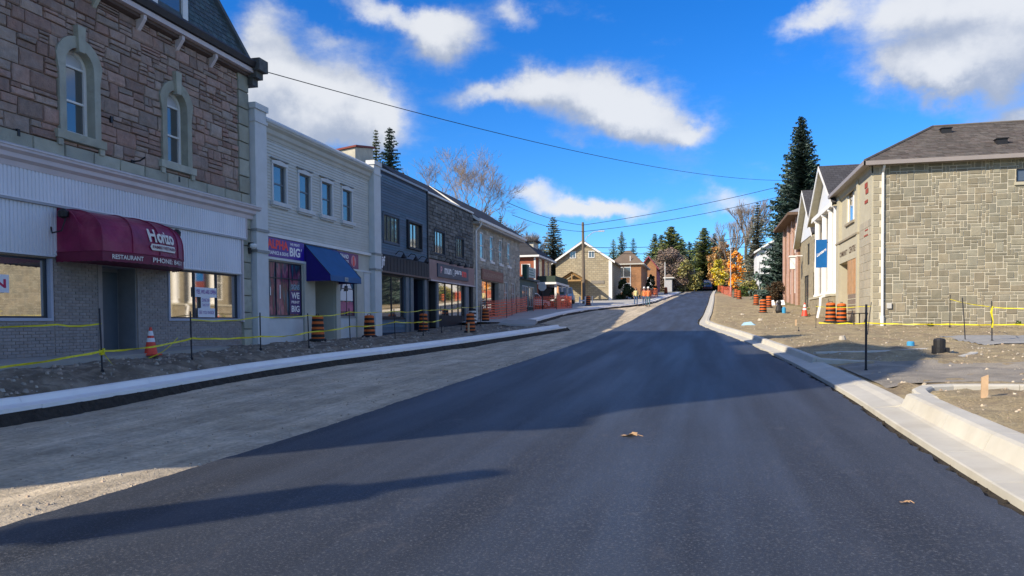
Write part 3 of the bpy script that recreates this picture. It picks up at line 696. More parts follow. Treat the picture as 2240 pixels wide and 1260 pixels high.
# painted brick
lay(L, bricks(13.2, 15.36, .86, 1.66, .215, .074, []) + bricks(15.38, 16.86, .86, 3.2, .215, .074, []) + bricks(18.22, 19.40, .86, 3.2, .215, .074, []) + bricks(19.40, 23.05, .86, 1.66, .215, .074, []) + bricks(10.9, 13.2, .86, 1.66, .215, .074, []), b1, 'brick', m_brickpaint, .022, 21, 4, .02, .04, gap=.010, flat=True)
pb = MB(); L.box(pb, 8, 16.86, .5, .86, 0, .03); L.box(pb, 18.2, 23.05, .5, .86, 0, .03); pb.build('plinth', m_brickpaint, b1)
m_frameblue = M('blue_grey_frame', (.40, .43, .52), .5, .05)
m_framedk = M('dark_window_frame', (.03, .04, .06), .4, .05)
def shopwin(u0, u1, v0, v1, mul, parent, outer=m_frameblue):
    w = MB(); t = .07
    for q in ((u0-t, u1+t, v0-t, v0), (u0-t, u0, v0, v1), (u1, u1+t, v0, v1)): L.box(w, *q, -.12, .05)
    w.build('window_casing', outer, parent)
    return win(L, parent, u0, u1, v0, v1, .12, .045, m_framedk, m_shopglass, mul=mul, bar=.035)
shopwin(10.95, 15.25, 1.76, 3.16, (.33, .66), b1); w2 = shopwin(19.5, 22.98, 1.76, 3.2, (.36, .68), b1)
# recessed entrance
d_ = MB(); X0 = XF
d_.box(X0-.55, 16.90, .8, X0-.0, 16.93, 3.12); d_.box(X0-.55, 18.12, .8, X0-0, 18.15, 3.12); d_.box(X0-.59, 16.86, .8, X0-.55, 18.19, 3.14); d_.box(X0-.55, 16.86, 3.10, X0, 18.19, 3.14)
d_.build('entrance_recess', M('grey_recess', (.22, .23, .25), .8, .1), b1)
dd = MB(); dd.box(X0-.54, 17.02, .9, X0-.49, 18.02, 3.0); dr = dd.build('door', M('dark_door', (.085, .105, .13), .45, .1), b1)
hh = MB(); hh.tube([(X0-.46, 17.15, 1.7), (X0-.46, 17.15, 2.1)], .015, 6); hh.build('handle', m_black, dr)
st = MB(); L.box(st, 16.74, 16.88, .86, 3.14, 0, .05); L.box(st, 18.17, 18.24, .86, 3.14, 0, .04); st.build('door_jamb', m_brickpaint, b1)
sl_ = MB(); sl_.prism([(-15.0, 10, .6), (-13.3, 10, .6), (-13.3, 10, .78), (-15.0, 10, .80)], [(-15.0, 20.6, .8), (-13.75, 20.6, .8), (-13.75, 20.6, .91), (-15.0, 20.6, .93)]); sl_.build('concrete_step', m_slab, b1)
sl_ = MB(); sl_.box(X0-.55, 16.9, .6, X0, 18.15, .9); sl_.build('threshold', m_slab, b1)
# wall hardware and posters
def hook(u, v):
    m = MB(); m.tube([L(u, v, .05), L(u+.02, v+.02, .28), L(u+.08, v+.12, .40)], .022, 6); L.box(m, u-.07, u+.05, v-.1, v+.04, .05, .09); m.build('iron_bracket', m_black, b1)
hook(18.05, 5.98); 
for u, v in ((17.25, 6.9), (14.4, 5.9), (19.9, 5.82)): m = MB(); L.box(m, u-.03, u+.04, v-.07, v+.09, .06, .12); m.build('iron_anchor', m_black, b1)
m_paper = M('white_paper', (.78, .78, .82), .7, .03); m_ink = M('violet_ink', (.22, .06, .32), .7, .0); m_inkr = M('red_ink', (.5, .03, .1), .7, .0)
po = MB(); L.box(po, 20.72, 21.80, 2.42, 2.72, -.03, -.02); L.box(po, 21.0, 21.45, 2.08, 2.42, -.03, -.02); L.box(po, 20.85, 21.7, 1.80, 2.08, -.03, -.02)
p_ = thing('window_poster', 'white YES WE ARE OPEN poster taped inside the restaurant window', 'poster', (XF, 21.2, 2.3)); po.build('sheet', m_paper, p_)
L.text('YES, WE ARE OPEN', 20.76, 21.76, 2.50, 2.65, -.016, m_ink, p_, bold=.02)
L.text('DINE IN', 21.05, 21.4, 2.28, 2.38, -.016, m_ink, p_); L.text('TAKE OUT', 21.05, 21.4, 2.14, 2.22, -.016, m_ink, p_); L.text('SEE YOU INSIDE', 20.9, 21.65, 1.90, 2.0, -.016, m_ink, p_)
p_ = thing('open_sign', 'small white OPEN sign in the leftmost shop window', 'sign', (XF, 13.9, 2.5)); po = MB(); L.box(po, 12.9, 14.18, 2.32, 2.72, -.03, -.02); po.build('sheet', m_paper, p_); L.text('OPEN', 12.98, 14.10, 2.42, 2.62, -.016, m_inkr, p_, bold=.03)
po = MB(); L.box(po, 13.3, 13.75, 1.78, 2.05, -.03, -.02); tag(po.build('window_notice', m_paper), 'small white notice at the foot of the leftmost shop window', 'notice')
# mansard roof with slates
mz0, mz1 = 10.30, 14.6; ins = 1.7
def mans(y, t, side=0): return (XF+.12-ins*t, y, mz0+(mz1-mz0)*t)
mr = MB(); y0, y1 = -2.3, 23.66
mr.add([(XF+.12, y0, mz0), (XF+.12, y1, mz0), (XF+.12-ins, y1-ins, mz1), (XF+.12-ins, y0+ins, mz1), (-26, y0, mz0), (-26, y1, mz0), (-26+ins, y1-ins, mz1), (-26+ins, y0+ins, mz1)],
       [(0, 1, 2, 3), (1, 5, 6, 2), (5, 4, 7, 6), (4, 0, 3, 7), (3, 2, 6, 7)]); mr.build('roof', m_slate, b1)
slt = MB(); r_ = random.Random(4); rows = 24; cnt = 0
sl_mesh = MB(); sl_mesh.add([(0, 0, 0), (0, 1, 0), (-1, 1, 1), (-1, 0, 1), (.03, 0, .0), (.03, 1, .0)], [(0, 4, 5, 1), (4, 3, 2, 5), (0, 3, 4), (1, 5, 2)]); me_sl = sl_mesh.mesh('slate', m_slate)
rest = MB()
for j in range(rows):
    t = j/rows; dz = (mz1-mz0)/rows; dx = ins/rows
    y = 13.5+(.12 if j % 2 else 0)
    while y < y1-ins*t-.1:
        w = .235; x = XF+.14-ins*t; z = mz0+dz*j
        if not (19.05 < y+.1 < 20.75 and z < 12.6):
            if y > 15.2 and cnt < 300: part_at('slate', me_sl, b1, (x, y+.004, z), (dx*1.5, w-.008, dz*1.3)); cnt += 1
            else:
                rest.add([(x, y, z), (x, y+w-.01, z), (x-dx*1.4, y+w-.01, z+dz*1.3), (x-dx*1.4, y, z+dz*1.3)], [(0, 1, 2, 3)])
        y += w+.004
rest.build('slates', m_slate, b1, kind='stuff')
hp = MB(); hp.tube([(XF+.16, y1+.04, mz0), (XF+.16-ins, y1+.04-ins, mz1)], .11, 6); hp.build('hip_ridge', M('hip_lead', (.07, .085, .09), .5, .2), b1)
cornice('gutter', [(.1, 10.14), (.44, 10.16), (.50, 10.32), (.44, 10.40), (.1, 10.36)], -2.4, 23.72, m_eave, b1)
cornice('fascia_board', [(.0, 10.0), (.36, 10.0), (.36, 10.135), (.0, 10.135)], -2.4, 23.66, m_fascia, b1)
cornice('soffit_board', [(.0, 9.86), (.20, 9.90), (.20, 9.995), (.0, 9.995)], -2.4, 23.6, M('brown_soffit', (.12, .085, .075), .8), b1)
for u in (11.3, 13.1, 14.9, 16.7, 18.3, 19.9, 21.5): m = MB(); m.prism([L(u, z, d) for d, z in ((.02, 9.55), (.10, 9.6), (.30, 9.88), (.30, 9.99), (.02, 9.99))], [L(u+.12, z, d) for d, z in ((.02, 9.55), (.10, 9.6), (.30, 9.88), (.30, 9.99), (.02, 9.99))]); m.build('eave_bracket', m_trim if u < 18 else m_fascia, b1)
cb = MB(); cb.box(XF-.1, 23.45, 10.08, XF+.62, 23.98, 10.48); cb.box(XF-.1, 23.50, 9.86, XF+.46, 23.92, 10.08); cb.box(XF-.1, 23.54, 9.62, XF+.30, 23.86, 9.86); cb.build('corner_corbel', M('weathered_lead', (.09, .09, .085), .7, .3, 6), b1)
# corner tower and chimney south of the picture's edge
c = MB(); c.box(-20.5, -2.2, 10.15, -15.6, 3.6, 15.2); c.prism([(-20.8, -2.5, 15.2), (-15.3, -2.5, 15.2), (-15.3, 3.9, 15.2), (-20.8, 3.9, 15.2)], [(-19.4, -1.0, 18.8), (-16.8, -1.0, 18.8), (-16.8, 2.4, 18.8), (-19.4, 2.4, 18.8)]); c.build('corner_tower', m_slate, b1)
c = MB(); c.box(-18.2, 10.4, 13.5, -17.0, 11.5, 17.4); c.box(-18.3, 10.3, 17.2, -16.9, 11.6, 17.5); c.build('chimney', m_redstone, b1)
# dormer
dm = MB(); dm.box(XF-1.6, 19.12, 10.5, XF-.12, 20.62, 12.7); dmo = dm.build('dormer', M('dormer_cheek', (.42, .43, .45), .6), b1)
q = MB(); L.box(q, 19.10, 20.64, 10.44, 10.56, -.14, .04); L.box(q, 19.08, 19.32, 10.56, 12.7, -.11, -.04); L.box(q, 20.42, 20.66, 10.56, 12.7, -.11, -.04); L.box(q, 19.0, 20.74, 12.7, 12.95, -.4, .08); q.build('dormer_frame', m_white, dmo)
q = MB(); L.box(q, 19.34, 20.40, 10.6, 12.6, -.118, -.10); q.build('dormer_pane', m_glass, dmo)
# maroon awning
aw = thing('restaurant_awning', 'maroon vinyl dome awning over the restaurant door with cream lettering', 'awning', (XF, 17.5, 3.1))
zb, zt = 3.06, 4.36
BP = [(-14.93, 15.42), (-14.2, 15.36), (-13.62, 15.40), (-13.45, 16.2), (-13.40, 17.1), (-13.55, 18.0), (-13.95, 18.75), (-14.45, 19.3), (-14.93, 19.55)]
TP = [(-14.93, 15.44), (-14.93, 15.46), (-14.93, 15.7), (-14.93, 16.9), (-14.93, 17.3), (-14.93, 17.8), (-14.93, 18.3), (-14.93, 18.9), (-14.93, 19.5)]
def aws(s, t):       # s along the rim 0..8, t from rim up to the wall 0..1
    i = min(int(s), 7); f = s-i
    b = Vector((*BP[i], 0)).lerp(Vector((*BP[i+1], 0)), f); a = Vector((*TP[i], 0)).lerp(Vector((*TP[i+1], 0)), f)
    sag = .05*sin(pi*f)*sin(pi*min(t, .8))
    th = t*pi/2
    p = b.lerp(a, (1-cos(th))**1.35)
    z = zb+.27+(zt-zb-.27)*sin(th)**.72
    d = Vector((b.x+14.9, (b.y-17.5)*.25, 0))
    if d.length > 0: p -= d.normalized()*sag
    if 0 <= s < 2.6 and t > .3: z -= .16*exp(-((s-1.5)/.35)**2)*sin(pi*t); p.x -= .08*exp(-((s-1.5)/.4)**2)*sin(pi*t)   # dented corner
    return Vector((p.x, p.y, z))
m = MB(); ns, nt_ = 48, 12; vs = [aws(8*i/ns, j/nt_) for i in range(ns+1) for j in range(nt_+1)]
m.add(vs, [(i*(nt_+1)+j, (i+1)*(nt_+1)+j, (i+1)*(nt_+1)+j+1, i*(nt_+1)+j+1) for i in range(ns) for j in range(nt_)]); m.build('canopy', m_awn, aw, smooth=False)
def rim(s, z, o=0.):
    p = aws(s, 0); c = Vector((-14.6, 17.4, 0)); d = Vector((p.x-c.x, (p.y-c.y)*.4, 0)).normalized(); return Vector((p.x, p.y, z))+d*o
m = MB(); vs = []
for i in range(97):
    s = 8*i/96; vs += [rim(s, zb+.27, .005), rim(s, zb+.02+.018*abs(sin(i*pi/3)), .012)]
m.add(vs, [(2*i, 2*i+1, 2*i+3, 2*i+2) for i in range(96)]); m.build('valance', m_awnd, aw)
for s in range(1, 8):
    m = MB(); m.tube([aws(s, t/10)+Vector((.012, 0, .012)) for t in range(11)], .014, 5); m.build('piping', m_awn, aw)
m = MB(); m.tube([rim(8*i/48, zb+.27, .015) for i in range(49)], .012, 5); m.build('rim_piping', m_awn, aw)
m = MB(); m.quad(*[rim(8*i/24, zb+.06, -.03) for i in range(25)]); m.build('underside', m_awnd, aw)
def awtext(txt, s0, s1, t0, t1, mat, bold=0., d=.04):
    def fn(x, y): s = s0+(s1-s0)*x; t = t0+(t1-t0)*y; p = aws(s, t); e = (aws(s, min(t+.02, 1))-p); g = aws(min(s+.05, 8), t)-p; n = g.cross(e).normalized(); return p+n*d if n.x > 0 or n.y > 0 else p-n*d
    return fit_text(txt, fn, 1, 1, bold).build('lettering', mat, aw)
awtext('Horizo', 3.62, 4.78, .125, .34, m_cream, .035)
def awfn(s, t, d):
    p = aws(s, t); e = aws(s, min(t+.02, 1))-p; g = aws(min(s+.05, 8), t)-p; n = g.cross(e).normalized(); return p+n*d if n.x > 0 or n.y > 0 else p-n*d
m = MB(); vs = []; N_ = 22        # rounded name plate following the vinyl
for i in range(N_+1):
    f = i/N_; s_ = 3.62+1.2*f; e = min(f, 1-f)/.06; hh_ = 1 if e >= 1 else sqrt(max(0, 1-(1-e)**2)); vs += [awfn(s_, .068-.036*hh_, .035), awfn(s_, .068, .035), awfn(s_, .068+.036*hh_, .035)]
m.add(vs, [(3*i+k, 3*i+3+k, 3*i+4+k, 3*i+1+k) for i in range(N_) for k in range(2)]); m.build('name_plate', m_cream, aw)
awtext('FAMILY RESTAURA', 3.70, 4.80, .05, .086, m_awnd, .02, .05)
def vtext(txt, s0, s1, z0, z1):
    def fn(x, y): return rim(s0+(s1-s0)*x, z0+(z1-z0)*y, .035)
    return fit_text(txt, fn, 1, 1, .02).build('lettering', m_cream, aw)
vtext('RESTAURANT', 2.3, 3.35, zb+.09, zb+.2); vtext('PHONE: 843-71', 3.7, 5.4, zb+.09, zb+.21)
for i, (u, lab) in enumerate(((15.32, 'black swan-neck lamp at the near end of the maroon awning'), (19.62, 'small black lamp at the far end of the maroon awning'))):
    o = thing('wall_lamp', lab, 'lamp', L(u, 4.2, .1)); m = MB(); m.tube([L(u-.05, 3.9, .08), L(u-.15, 3.75, .2), L(u-.1, 3.8, .42), L(u, 4.1, .45)] if i == 0 else [L(u, 4.0, .08), L(u, 4.2, .2)], .018, 6); m.build('arm', m_black, o)
    m = MB(); m.lathe([(.02, -.12), (.11, -.08), (.12, .04), (.05, .11), (.01, .12)], 10, L(u, 4.22, .38 if i == 0 else .2)); m.build('lamp_head', m_black, o)
o = thing('security_camera', 'white dome security camera on the stone corner pilaster', 'camera', L(23.5, 4.1, .2)); m = MB(); m.lathe([(.03, -.12), (.10, -.06), (.12, .02), (.10, .06), (.02, .07)], 12, L(23.45, 4.22, .28)); m.build('dome', m_white, o); m = MB(); L.box(m, 23.42, 23.5, 4.25, 4.33, .08, .26); L.box(m, 23.40, 23.52, 3.95, 4.15, .10, .16); m.build('bracket', m_black, o)
# ---- 2. grey siding building with print shop
m_vinyl = M('greige_vinyl', (.54, .54, .49), .6, .08, 1.5, piece=.05)
m_stucco = M('pale_stucco', (.60, .62, .62), .85, .07, 2, bump=.3, bscale=80)
m_stucco2 = M('beige_stucco', (.50, .49, .43), .85, .07, 2, bump=.3, bscale=80)
m_bronze = M('greybronze_trim', (.28, .29, .28), .6, .1)
m_navy = M('navy_canvas', (.02, .10, .25), .6, .12, 2); m_navyd = M('indigo_canvas', (.02, .012, .17), .6, .1)
m_purple = M('indigo_sign', (.03, .01, .16), .4, .1); m_signred = M('sign_red', (.88, .06, .05), .5, 0); m_signwhite = M('sign_white', (.80, .80, .82), .5, 0)
b2 = thing('siding_building', 'two-storey pale grey clapboard building with print shop and blue awning', 'building', (XF, 29, .9))
sw = [(25.17, 26.05, 5.98, 7.33), (27.02, 27.9, 5.98, 7.33), (28.83, 29.72, 5.98, 7.33), (30.70, 31.58, 5.98, 7.33)]
gops = [(24.42, 27.18, 1.86, 3.84), (28.1, 29.85, .9, 3.34), (30.3, 31.85, 1.88, 3.8)]
w_ = wall(L, 23.62, 34.34, .3, 8.4, sw+gops, .3); w_.box(-25, 34.0, .3, XF-.31, 34.3, 8.4); w_.box(-25, 23.62, .3, XF-.31, 23.9, 8.4); w_.box(-25, 23.62, 8.3, XF-.3, 34.3, 8.45); w_.build('wall', m_stucco2, b2)
brd = []; z = 4.84; j = 0
while z < 8.16:
    q = [(24.42, 33.42, z, z+.112)]
    for a, b, c, d in sw: q = [k for p in q for k in cut(p, (a-.1, b+.1, c-.2, d+.16))]
    brd += q; z += .112
bm = MB(); bm.add([(0, 0, 0), (0, 1, 0), (0, 1, 1), (0, 0, 1), (1, 0, .0), (1, 1, .0), (.18, 1, 1), (.18, 0, 1), (1, 0, .1), (1, 1, .1)], [(0, 1, 5, 4), (4, 5, 9, 8), (8, 9, 6, 7), (7, 6, 2, 3), (0, 4, 8, 7, 3), (1, 2, 6, 9, 5)]); me_b = bm.mesh('siding_board', m_vinyl)
for u0, u1, v0, v1 in brd: part_at('siding_board', me_b, b2, L(u0, v0), (.028, u1-u0, v1-v0))
for a, b, c, d in sw:
    yc = (a+b)/2; t = MB()
    L.box(t, a-.1, a, c, d, 0, .06); L.box(t, b, b+.1, c, d, 0, .06)
    hd = [(a-.12, d), (b+.12, d), (b+.12, d+.10), (yc, d+.17), (a-.12, d+.10)]; t.prism([L(u, v, 0) for u, v in hd], [L(u, v, .08) for u, v in hd]); t.build('window_trim', m_bronze if False else m_stucco, b2)
    t = MB(); L.box(t, a-.17, b+.17, d+.17, d+.21, 0, .10); t.build('drip_cap', m_bronze, b2)
    win(L, b2, a, b, c, d, .09, .05, m_framedk if False else M('slate_frame', (.14, .17, .20), .5), m_glass, rail=(.5,), bar=.025)
    t = MB(); L.box(t, a-.2, b+.2, c-.14, c-.002, -.05, .15); L.box(t, a-.14, b+.14, c-.2, c-.145, 0, .09); t.build('sill', m_stucco, b2)
cornice('cornice', [(0, 8.14), (.05, 8.14), (.08, 8.26), (.14, 8.32), (.16, 8.46), (.26, 8.55), (.28, 8.62), (0, 8.62)], 24.36, 33.5, m_stucco2, b2)
cornice('parapet_cap', [(-.4, 8.625), (.30, 8.625), (.32, 8.70), (-.05, 8.93), (-.4, 8.93)], 24.36, 33.5, m_stucco, b2)
for a, b in ((23.66, 24.38), (33.46, 34.22)):
    c = MB(); L.box(c, a, b, .6, 8.88, 0, .28); c.build('pilaster', m_stucco, b2)
    c = MB(); L.box(c, a-.05, b+.05, 8.885, 9.08, -.1, .34); L.box(c, a-.03, b+.03, 8.45, 8.55, -.1, .315); c.build('capital', m_stucco, b2)
    for z in (4.74, 4.02): c = MB(); L.box(c, a-.025, b+.025, z, z+.09, 0, .325); c.build('pilaster_band', m_bronze, b2)
c = MB(); L.box(c, 24.38, 33.46, 4.68, 4.80, 0, .12); c.build('white_band', m_white, b2)
c = MB(); L.box(c, 24.38, 33.46, 3.88, 3.965, .0, .10); c.build('lower_band', m_stucco, b2)
for a, b, x in ((27.22, 28.06, .10), (29.88, 30.26, .10), (31.9, 32.6, .10), (32.75, 33.4, .06)): c = MB(); L.box(c, a, b, .8, 3.875, 0, x); c.build('shop_pier', m_stucco2 if x > .08 else m_stucco, b2)
for q in ((24.4, 27.2, .8, 1.80), (30.28, 31.88, .8, 1.82)): c = MB(); L.box(c, *q, 0, .03); c.build('stall_riser', m_stucco, b2)
c = MB(); L.box(c, 24.38, 27.2, 1.79, 1.86, 0, .07); L.box(c, 30.28, 31.88, 1.81, 1.88, 0, .07); c.build('riser_sill', m_bronze, b2)
# signs
def ramp_extra(c1, c2, axis, a, b_):
    def f(nt, b, vec, cur):
        N, Lk = nt.nodes, nt.links; g = N.new('ShaderNodeNewGeometry'); s = N.new('ShaderNodeSeparateXYZ'); Lk.new(g.outputs['Position'], s.inputs[0])
        mr = N.new('ShaderNodeMapRange'); Lk.new(s.outputs[axis], mr.inputs[0]); mr.inputs[1].default_value = a; mr.inputs[2].default_value = b_
        mx = N.new('ShaderNodeMix'); mx.data_type = 'RGBA'; Lk.new(mr.outputs[0], mx.inputs[0]); mx.inputs[6].default_value = (*c1, 1); mx.inputs[7].default_value = (*c2, 1); Lk.new(mx.outputs[2], b.inputs['Base Color'])
    return f
s1 = thing('shop_sign', 'indigo print shop sign with red ALPHA lettering and white BIG', 'sign', L(25.8, 4.3, .1))
c = MB(); L.box(c, 24.40, 27.24, 3.975, 4.66, .02, .09); c.build('board', M('sign_gradient', (.03, .01, .16), .35, 0, extra=ramp_extra((.12, .04, .24), (.03, .015, .32), 1, 24.4, 27.2)), s1)
L.text('ALPHA', 24.62, 26.06, 4.27, 4.60, .094, m_signred, s1, bold=.04); L.text('GRAPHICS & SIGNS', 24.62, 26.06, 4.06, 4.19, .094, m_signwhite, s1, bold=.03)
L.text('WE PRINT', 26.18, 26.9, 4.48, 4.58, .094, m_signwhite, s1, bold=.03); L.text('BIG', 26.15, 26.92, 4.08, 4.42, .094, m_signwhite, s1, bold=.035); L.text("'", 27.0, 27.04, 4.32, 4.42, .094, m_signwhite, s1)
s2 = thing('shop_sign', 'indigo sign with white stacked words and a round red emblem, right of the blue awning', 'sign', L(31, 4.3, .1))
c = MB(); L.box(c, 29.6, 32.1, 3.975, 4.62, .02, .09); c.build('board', M('sign_gradient2', (.03, .01, .16), .35, 0, extra=ramp_extra((.02, .015, .20), (.18, .02, .10), 1, 30.4, 32.1)), s2)
L.text('GRAND', 30.25, 31.1, 4.36, 4.54, .094, m_signwhite, s2, bold=.03); L.text('FORMATS', 30.4, 31.1, 4.2, 4.3, .094, m_signwhite, s2, bold=.03); L.text('PRINTING', 30.4, 31.1, 4.06, 4.16, .094, m_signwhite, s2, bold=.03)
c = MB(); c.prism([L(31.58+.25*cos(2*pi*k/20), 4.30+.25*sin(2*pi*k/20), .092) for k in range(20)], [L(31.58+.25*cos(2*pi*k/20), 4.30+.25*sin(2*pi*k/20), .10) for k in range(20)]); c.build('emblem', M('emblem_pink', (.6, .25, .28), .5, 0), s2)
c = MB(); c.quad(*[L(31.58+a, 4.30+b, .104) for a, b in ((-.08, -.2), (.08, -.2), (.10, -.02), (.03, .1), (.09, .18), (-.02, .21), (-.09, .1), (-.04, 0))]); c.build('emblem_figure', m_signred, s2)
# shop window graphics: a print covers the glass
def pictorial(nt, b, vec, cur):
    N, Lk = nt.nodes, nt.links; g = N.new('ShaderNodeNewGeometry'); mp = N.new('ShaderNodeMapping'); mp.inputs['Scale'].default_value = (1, 2.4, .55); Lk.new(g.outputs['Position'], mp.inputs['Vector'])
    n = N.new('ShaderNodeTexNoise'); n.inputs['Scale'].default_value = 1.15; n.inputs['Detail'].default_value = 3; Lk.new(mp.outputs[0], n.inputs['Vector'])
    cr = N.new('ShaderNodeValToRGB'); Lk.new(n.outputs['Fac'], cr.inputs[0]); e = cr.color_ramp.elements
    e[0].position = .30; e[0].color = (.03, .14, .24, 1); e[1].position = .70; e[1].color = (.06, .20, .28, 1)
    for p, c in ((.42, (.02, .03, .06, 1)), (.50, (.20, .05, .11, 1)), (.54, (.36, .14, .20, 1)), (.58, (.10, .07, .12, 1))): q = e.new(p); q.color = c
    Lk.new(cr.outputs[0], b.inputs['Base Color'])
m_pict = M('window_print', (.1, .1, .1), .25, 0, spec=.5, extra=pictorial)
for u0, u1, v0, v1, mul, rail in ((24.42, 27.18, 1.86, 3.84, (.34, .67), (.70,)), (30.3, 31.85, 1.88, 3.8, (.5,), (.62,))):
    win(L, b2, u0, u1, v0, v1, .06, .045, m_framedk, m_pict, mul=mul, rail=rail, bar=.02)
for t, z0, z1 in (('SIGNS', 2.86, 3.06), ('WE', 2.52, 2.76), ('PRINT', 2.34, 2.44), ('BIG', 2.02, 2.26)): L.text(t, 26.42, 27.02, z0, z1, -.015, m_signwhite if t != 'SIGNS' else M('ghost_lettering', (.25, .42, .55), .5, 0), b2, bold=.03)
c = MB(); L.box(c, 26.32, 27.1, 1.95, 2.82, -.022, -.02); c.build('window_decal', m_purple, b2)
for q in ((24.95, 25.0, 2.6, 2.9), (25.6, 25.66, 2.5, 3.0)): c = MB(); L.box(c, *q, -.022, -.018); c.build('window_decal', m_signwhite, b2)
# right window: van picture
c = MB(); c.quad(*[L(u, v, -.02) for u, v in ((30.45, 2.55), (31.7, 2.55), (31.7, 3.0), (31.35, 3.35), (30.75, 3.3), (30.6, 3.0), (30.45, 2.9))]); c.build('window_decal', m_signwhite, b2)
c = MB(); c.quad(*[L(u, v, -.018) for u, v in ((30.8, 2.95), (31.25, 2.98), (31.2, 3.2), (30.9, 3.2))]); c.build('window_decal', m_dark, b2)
c = MB(); L.box(c, 30.4, 31.7, 2.1, 2.5, -.022, -.019); c.build('window_decal', M('pink_print', (.45, .14, .24), .5, .3, 3), b2)
# blue awning
ba = thing('shop_awning', 'dark blue sloped awning above the print shop door', 'awning', L(28.5, 3.8, .5))
A0, A1 = 27.36, 30.1
tp = [L(A0, 4.66, .03), L(A1, 4.66, .03)]; md = [L(A1, 3.44, 1.12), L(A0, 3.44, 1.12)]; bt = [L(A1, 3.22, 1.14), L(A0, 3.22, 1.14)]
c = MB(); c.quad(tp[0], md[1], md[0], tp[1]); c.quad(md[1], bt[1], bt[0], md[0]); c.build('canopy', m_navy, ba)
for u in (A0, A1): c = MB(); c.quad(L(u, 4.66, .03), L(u, 3.22, .03), L(u, 3.22, 1.13), L(u, 3.44, 1.11)); c.build('end_panel', m_navyd, ba)
c = MB(); c.tube([L(A0, 3.23, 1.12), L(A1, 3.23, 1.12)], .018, 5); c.tube([L(A0, 4.64, .04), L(A0, 3.45, 1.12)], .014, 5); c.tube([L(A1, 4.64, .04), L(A1, 3.45, 1.12)], .014, 5); c.build('frame', m_black, ba)
c = MB(); L.box(c, 28.55, 28.85, 3.25, 3.41, 1.142, 1.15); c.build('number_plate', M('plate_grey', (.35, .38, .42), .5), ba)
L.text('1021', 28.6, 28.8, 3.29, 3.36, 1.156, m_black, ba)
c = MB(); c.box(XF-1.2, 28.05, .9, XF-.301, 28.1, 3.34); c.box(XF-1.2, 29.85, .9, XF-.301, 29.9, 3.34); c.box(XF-1.24, 28.1, .9, XF-1.2, 29.85, 3.34); c.box(XF-1.2, 28.1, 3.34, XF-.301, 29.85, 3.38); c.box(XF-1.2, 28.1, .82, XF, 29.85, .93); c.build('entrance_recess', m_stucco2, b2)
c = MB(); c.box(XF-1.19, 28.5, .95, XF-1.14, 29.5, 3.1); c.build('door', M('grey_door', (.20, .22, .22), .5), b2)
# rooftop bulkhead seen above the parapet
o = thing('rooftop_bulkhead', 'small cream stair bulkhead with red edge on the clapboard roof', 'rooftop structure', (-19, 41, 9)); c = MB(); c.add([(-20.5, 39.8, 8.3), (-18.6, 39.8, 8.3), (-18.6, 42.2, 8.3), (-20.5, 42.2, 8.3), (-20.5, 39.8, 11.0), (-18.6, 39.8, 11.25), (-18.6, 42.2, 11.7), (-20.5, 42.2, 11.4)], [(0, 1, 5, 4), (1, 2, 6, 5), (2, 3, 7, 6), (3, 0, 4, 7)]); c.build('wall', M('cream_render', (.5, .47, .38), .8), o)
c = MB(); c.prism([(-20.6, 39.7, 11.0), (-18.5, 39.7, 11.27), (-18.5, 39.7, 11.37), (-20.6, 39.7, 11.1)], [(-20.6, 42.3, 11.42), (-18.5, 42.3, 11.72), (-18.5, 42.3, 11.82), (-20.6, 42.3, 11.52)]); c.build('roof_edge', M('rust_red', (.20, .04, .03), .7), o)

# ---- 3. blue-grey boarded shop
m_blueb = M('blue_board', (.10, .15, .205), .7, .12, 1.5, piece=.16); m_blackb = M('black_board', (.022, .024, .03), .6, .15)
m_window2 = M('dusk_glass', (.42, .40, .33), .05, .0, metal=.7)
def recess(Fc, parent, u0, u1, v0, v1, dep, mat, door=None):
    c = MB(); x = Fc
    x.box(c, u0-.04, u0, v0, v1, -dep, -.301); x.box(c, u1, u1+.04, v0, v1, -dep, -.301); x.box(c, u0, u1, v0, v1, -dep-.04, -dep); x.box(c, u0, u1, v1, v1+.04, -dep, -.301); x.box(c, u0-.001, u1+.001, v0-.08, v0, -dep, 0)
    c.build('entrance_recess', mat, parent)
    if door: c = MB(); x.box(c, u0+.15, u1-.15, v0+.02, v1-.2, -dep, -dep+.05); c.build('door', door, parent)
b3 = thing('blue_boarded_shop', 'two-storey shop clad in dark blue boards with a black fascia', 'building', (XF, 37.8, 1.1))
o3 = [(35.13, 37.07, 5.56, 6.84), (38.22, 40.1, 5.56, 6.84), (34.8, 37.6, 1.85, 3.92), (38.9, 40.5, 1.1, 3.92)]
c = wall(L, 34.30, 41.28, .4, 8.9, o3, .3); c.box(-25, 41.0, .4, XF-.31, 41.27, 8.9); c.box(-25, 34.31, 8.7, XF-.3, 41.28, 8.85); c.build('wall', M('blue_backing', (.035, .05, .075), .8), b3)
q = []; z = 4.92
while z < 8.75:
    p = [(34.34, 41.20, z, z+.135)]
    for a in o3[:2]: p = [k for s in p for k in cut(s, (a[0]-.12, a[1]+.12, a[2]-.12, a[3]+.14))]
    q += p; z += .137
z = 1.1
while z < 3.9:
    p = [(34.34, 41.2, z, z+.135)]
    for a in ((34.7, 37.75, 1.75, 3.95), (38.5, 41.3, 1.0, 3.95)): p = [k for s in p for k in cut(s, a)]
    q += p; z += .137
bm = MB(); bm.add([(0, 0, 0), (0, 1, 0), (0, 1, 1), (0, 0, 1), (1, 0, 0), (1, 1, 0), (.25, 1, .97), (.25, 0, .97)], [(0, 1, 5, 4), (4, 5, 6, 7), (7, 6, 2, 3), (0, 4, 7, 3), (1, 2, 6, 5)]); me_bb = bm.mesh('wall_board', m_blueb)
for u0, u1, v0, v1 in q: part_at('wall_board', me_bb, b3, L(u0, v0), (.03, u1-u0, v1-v0))
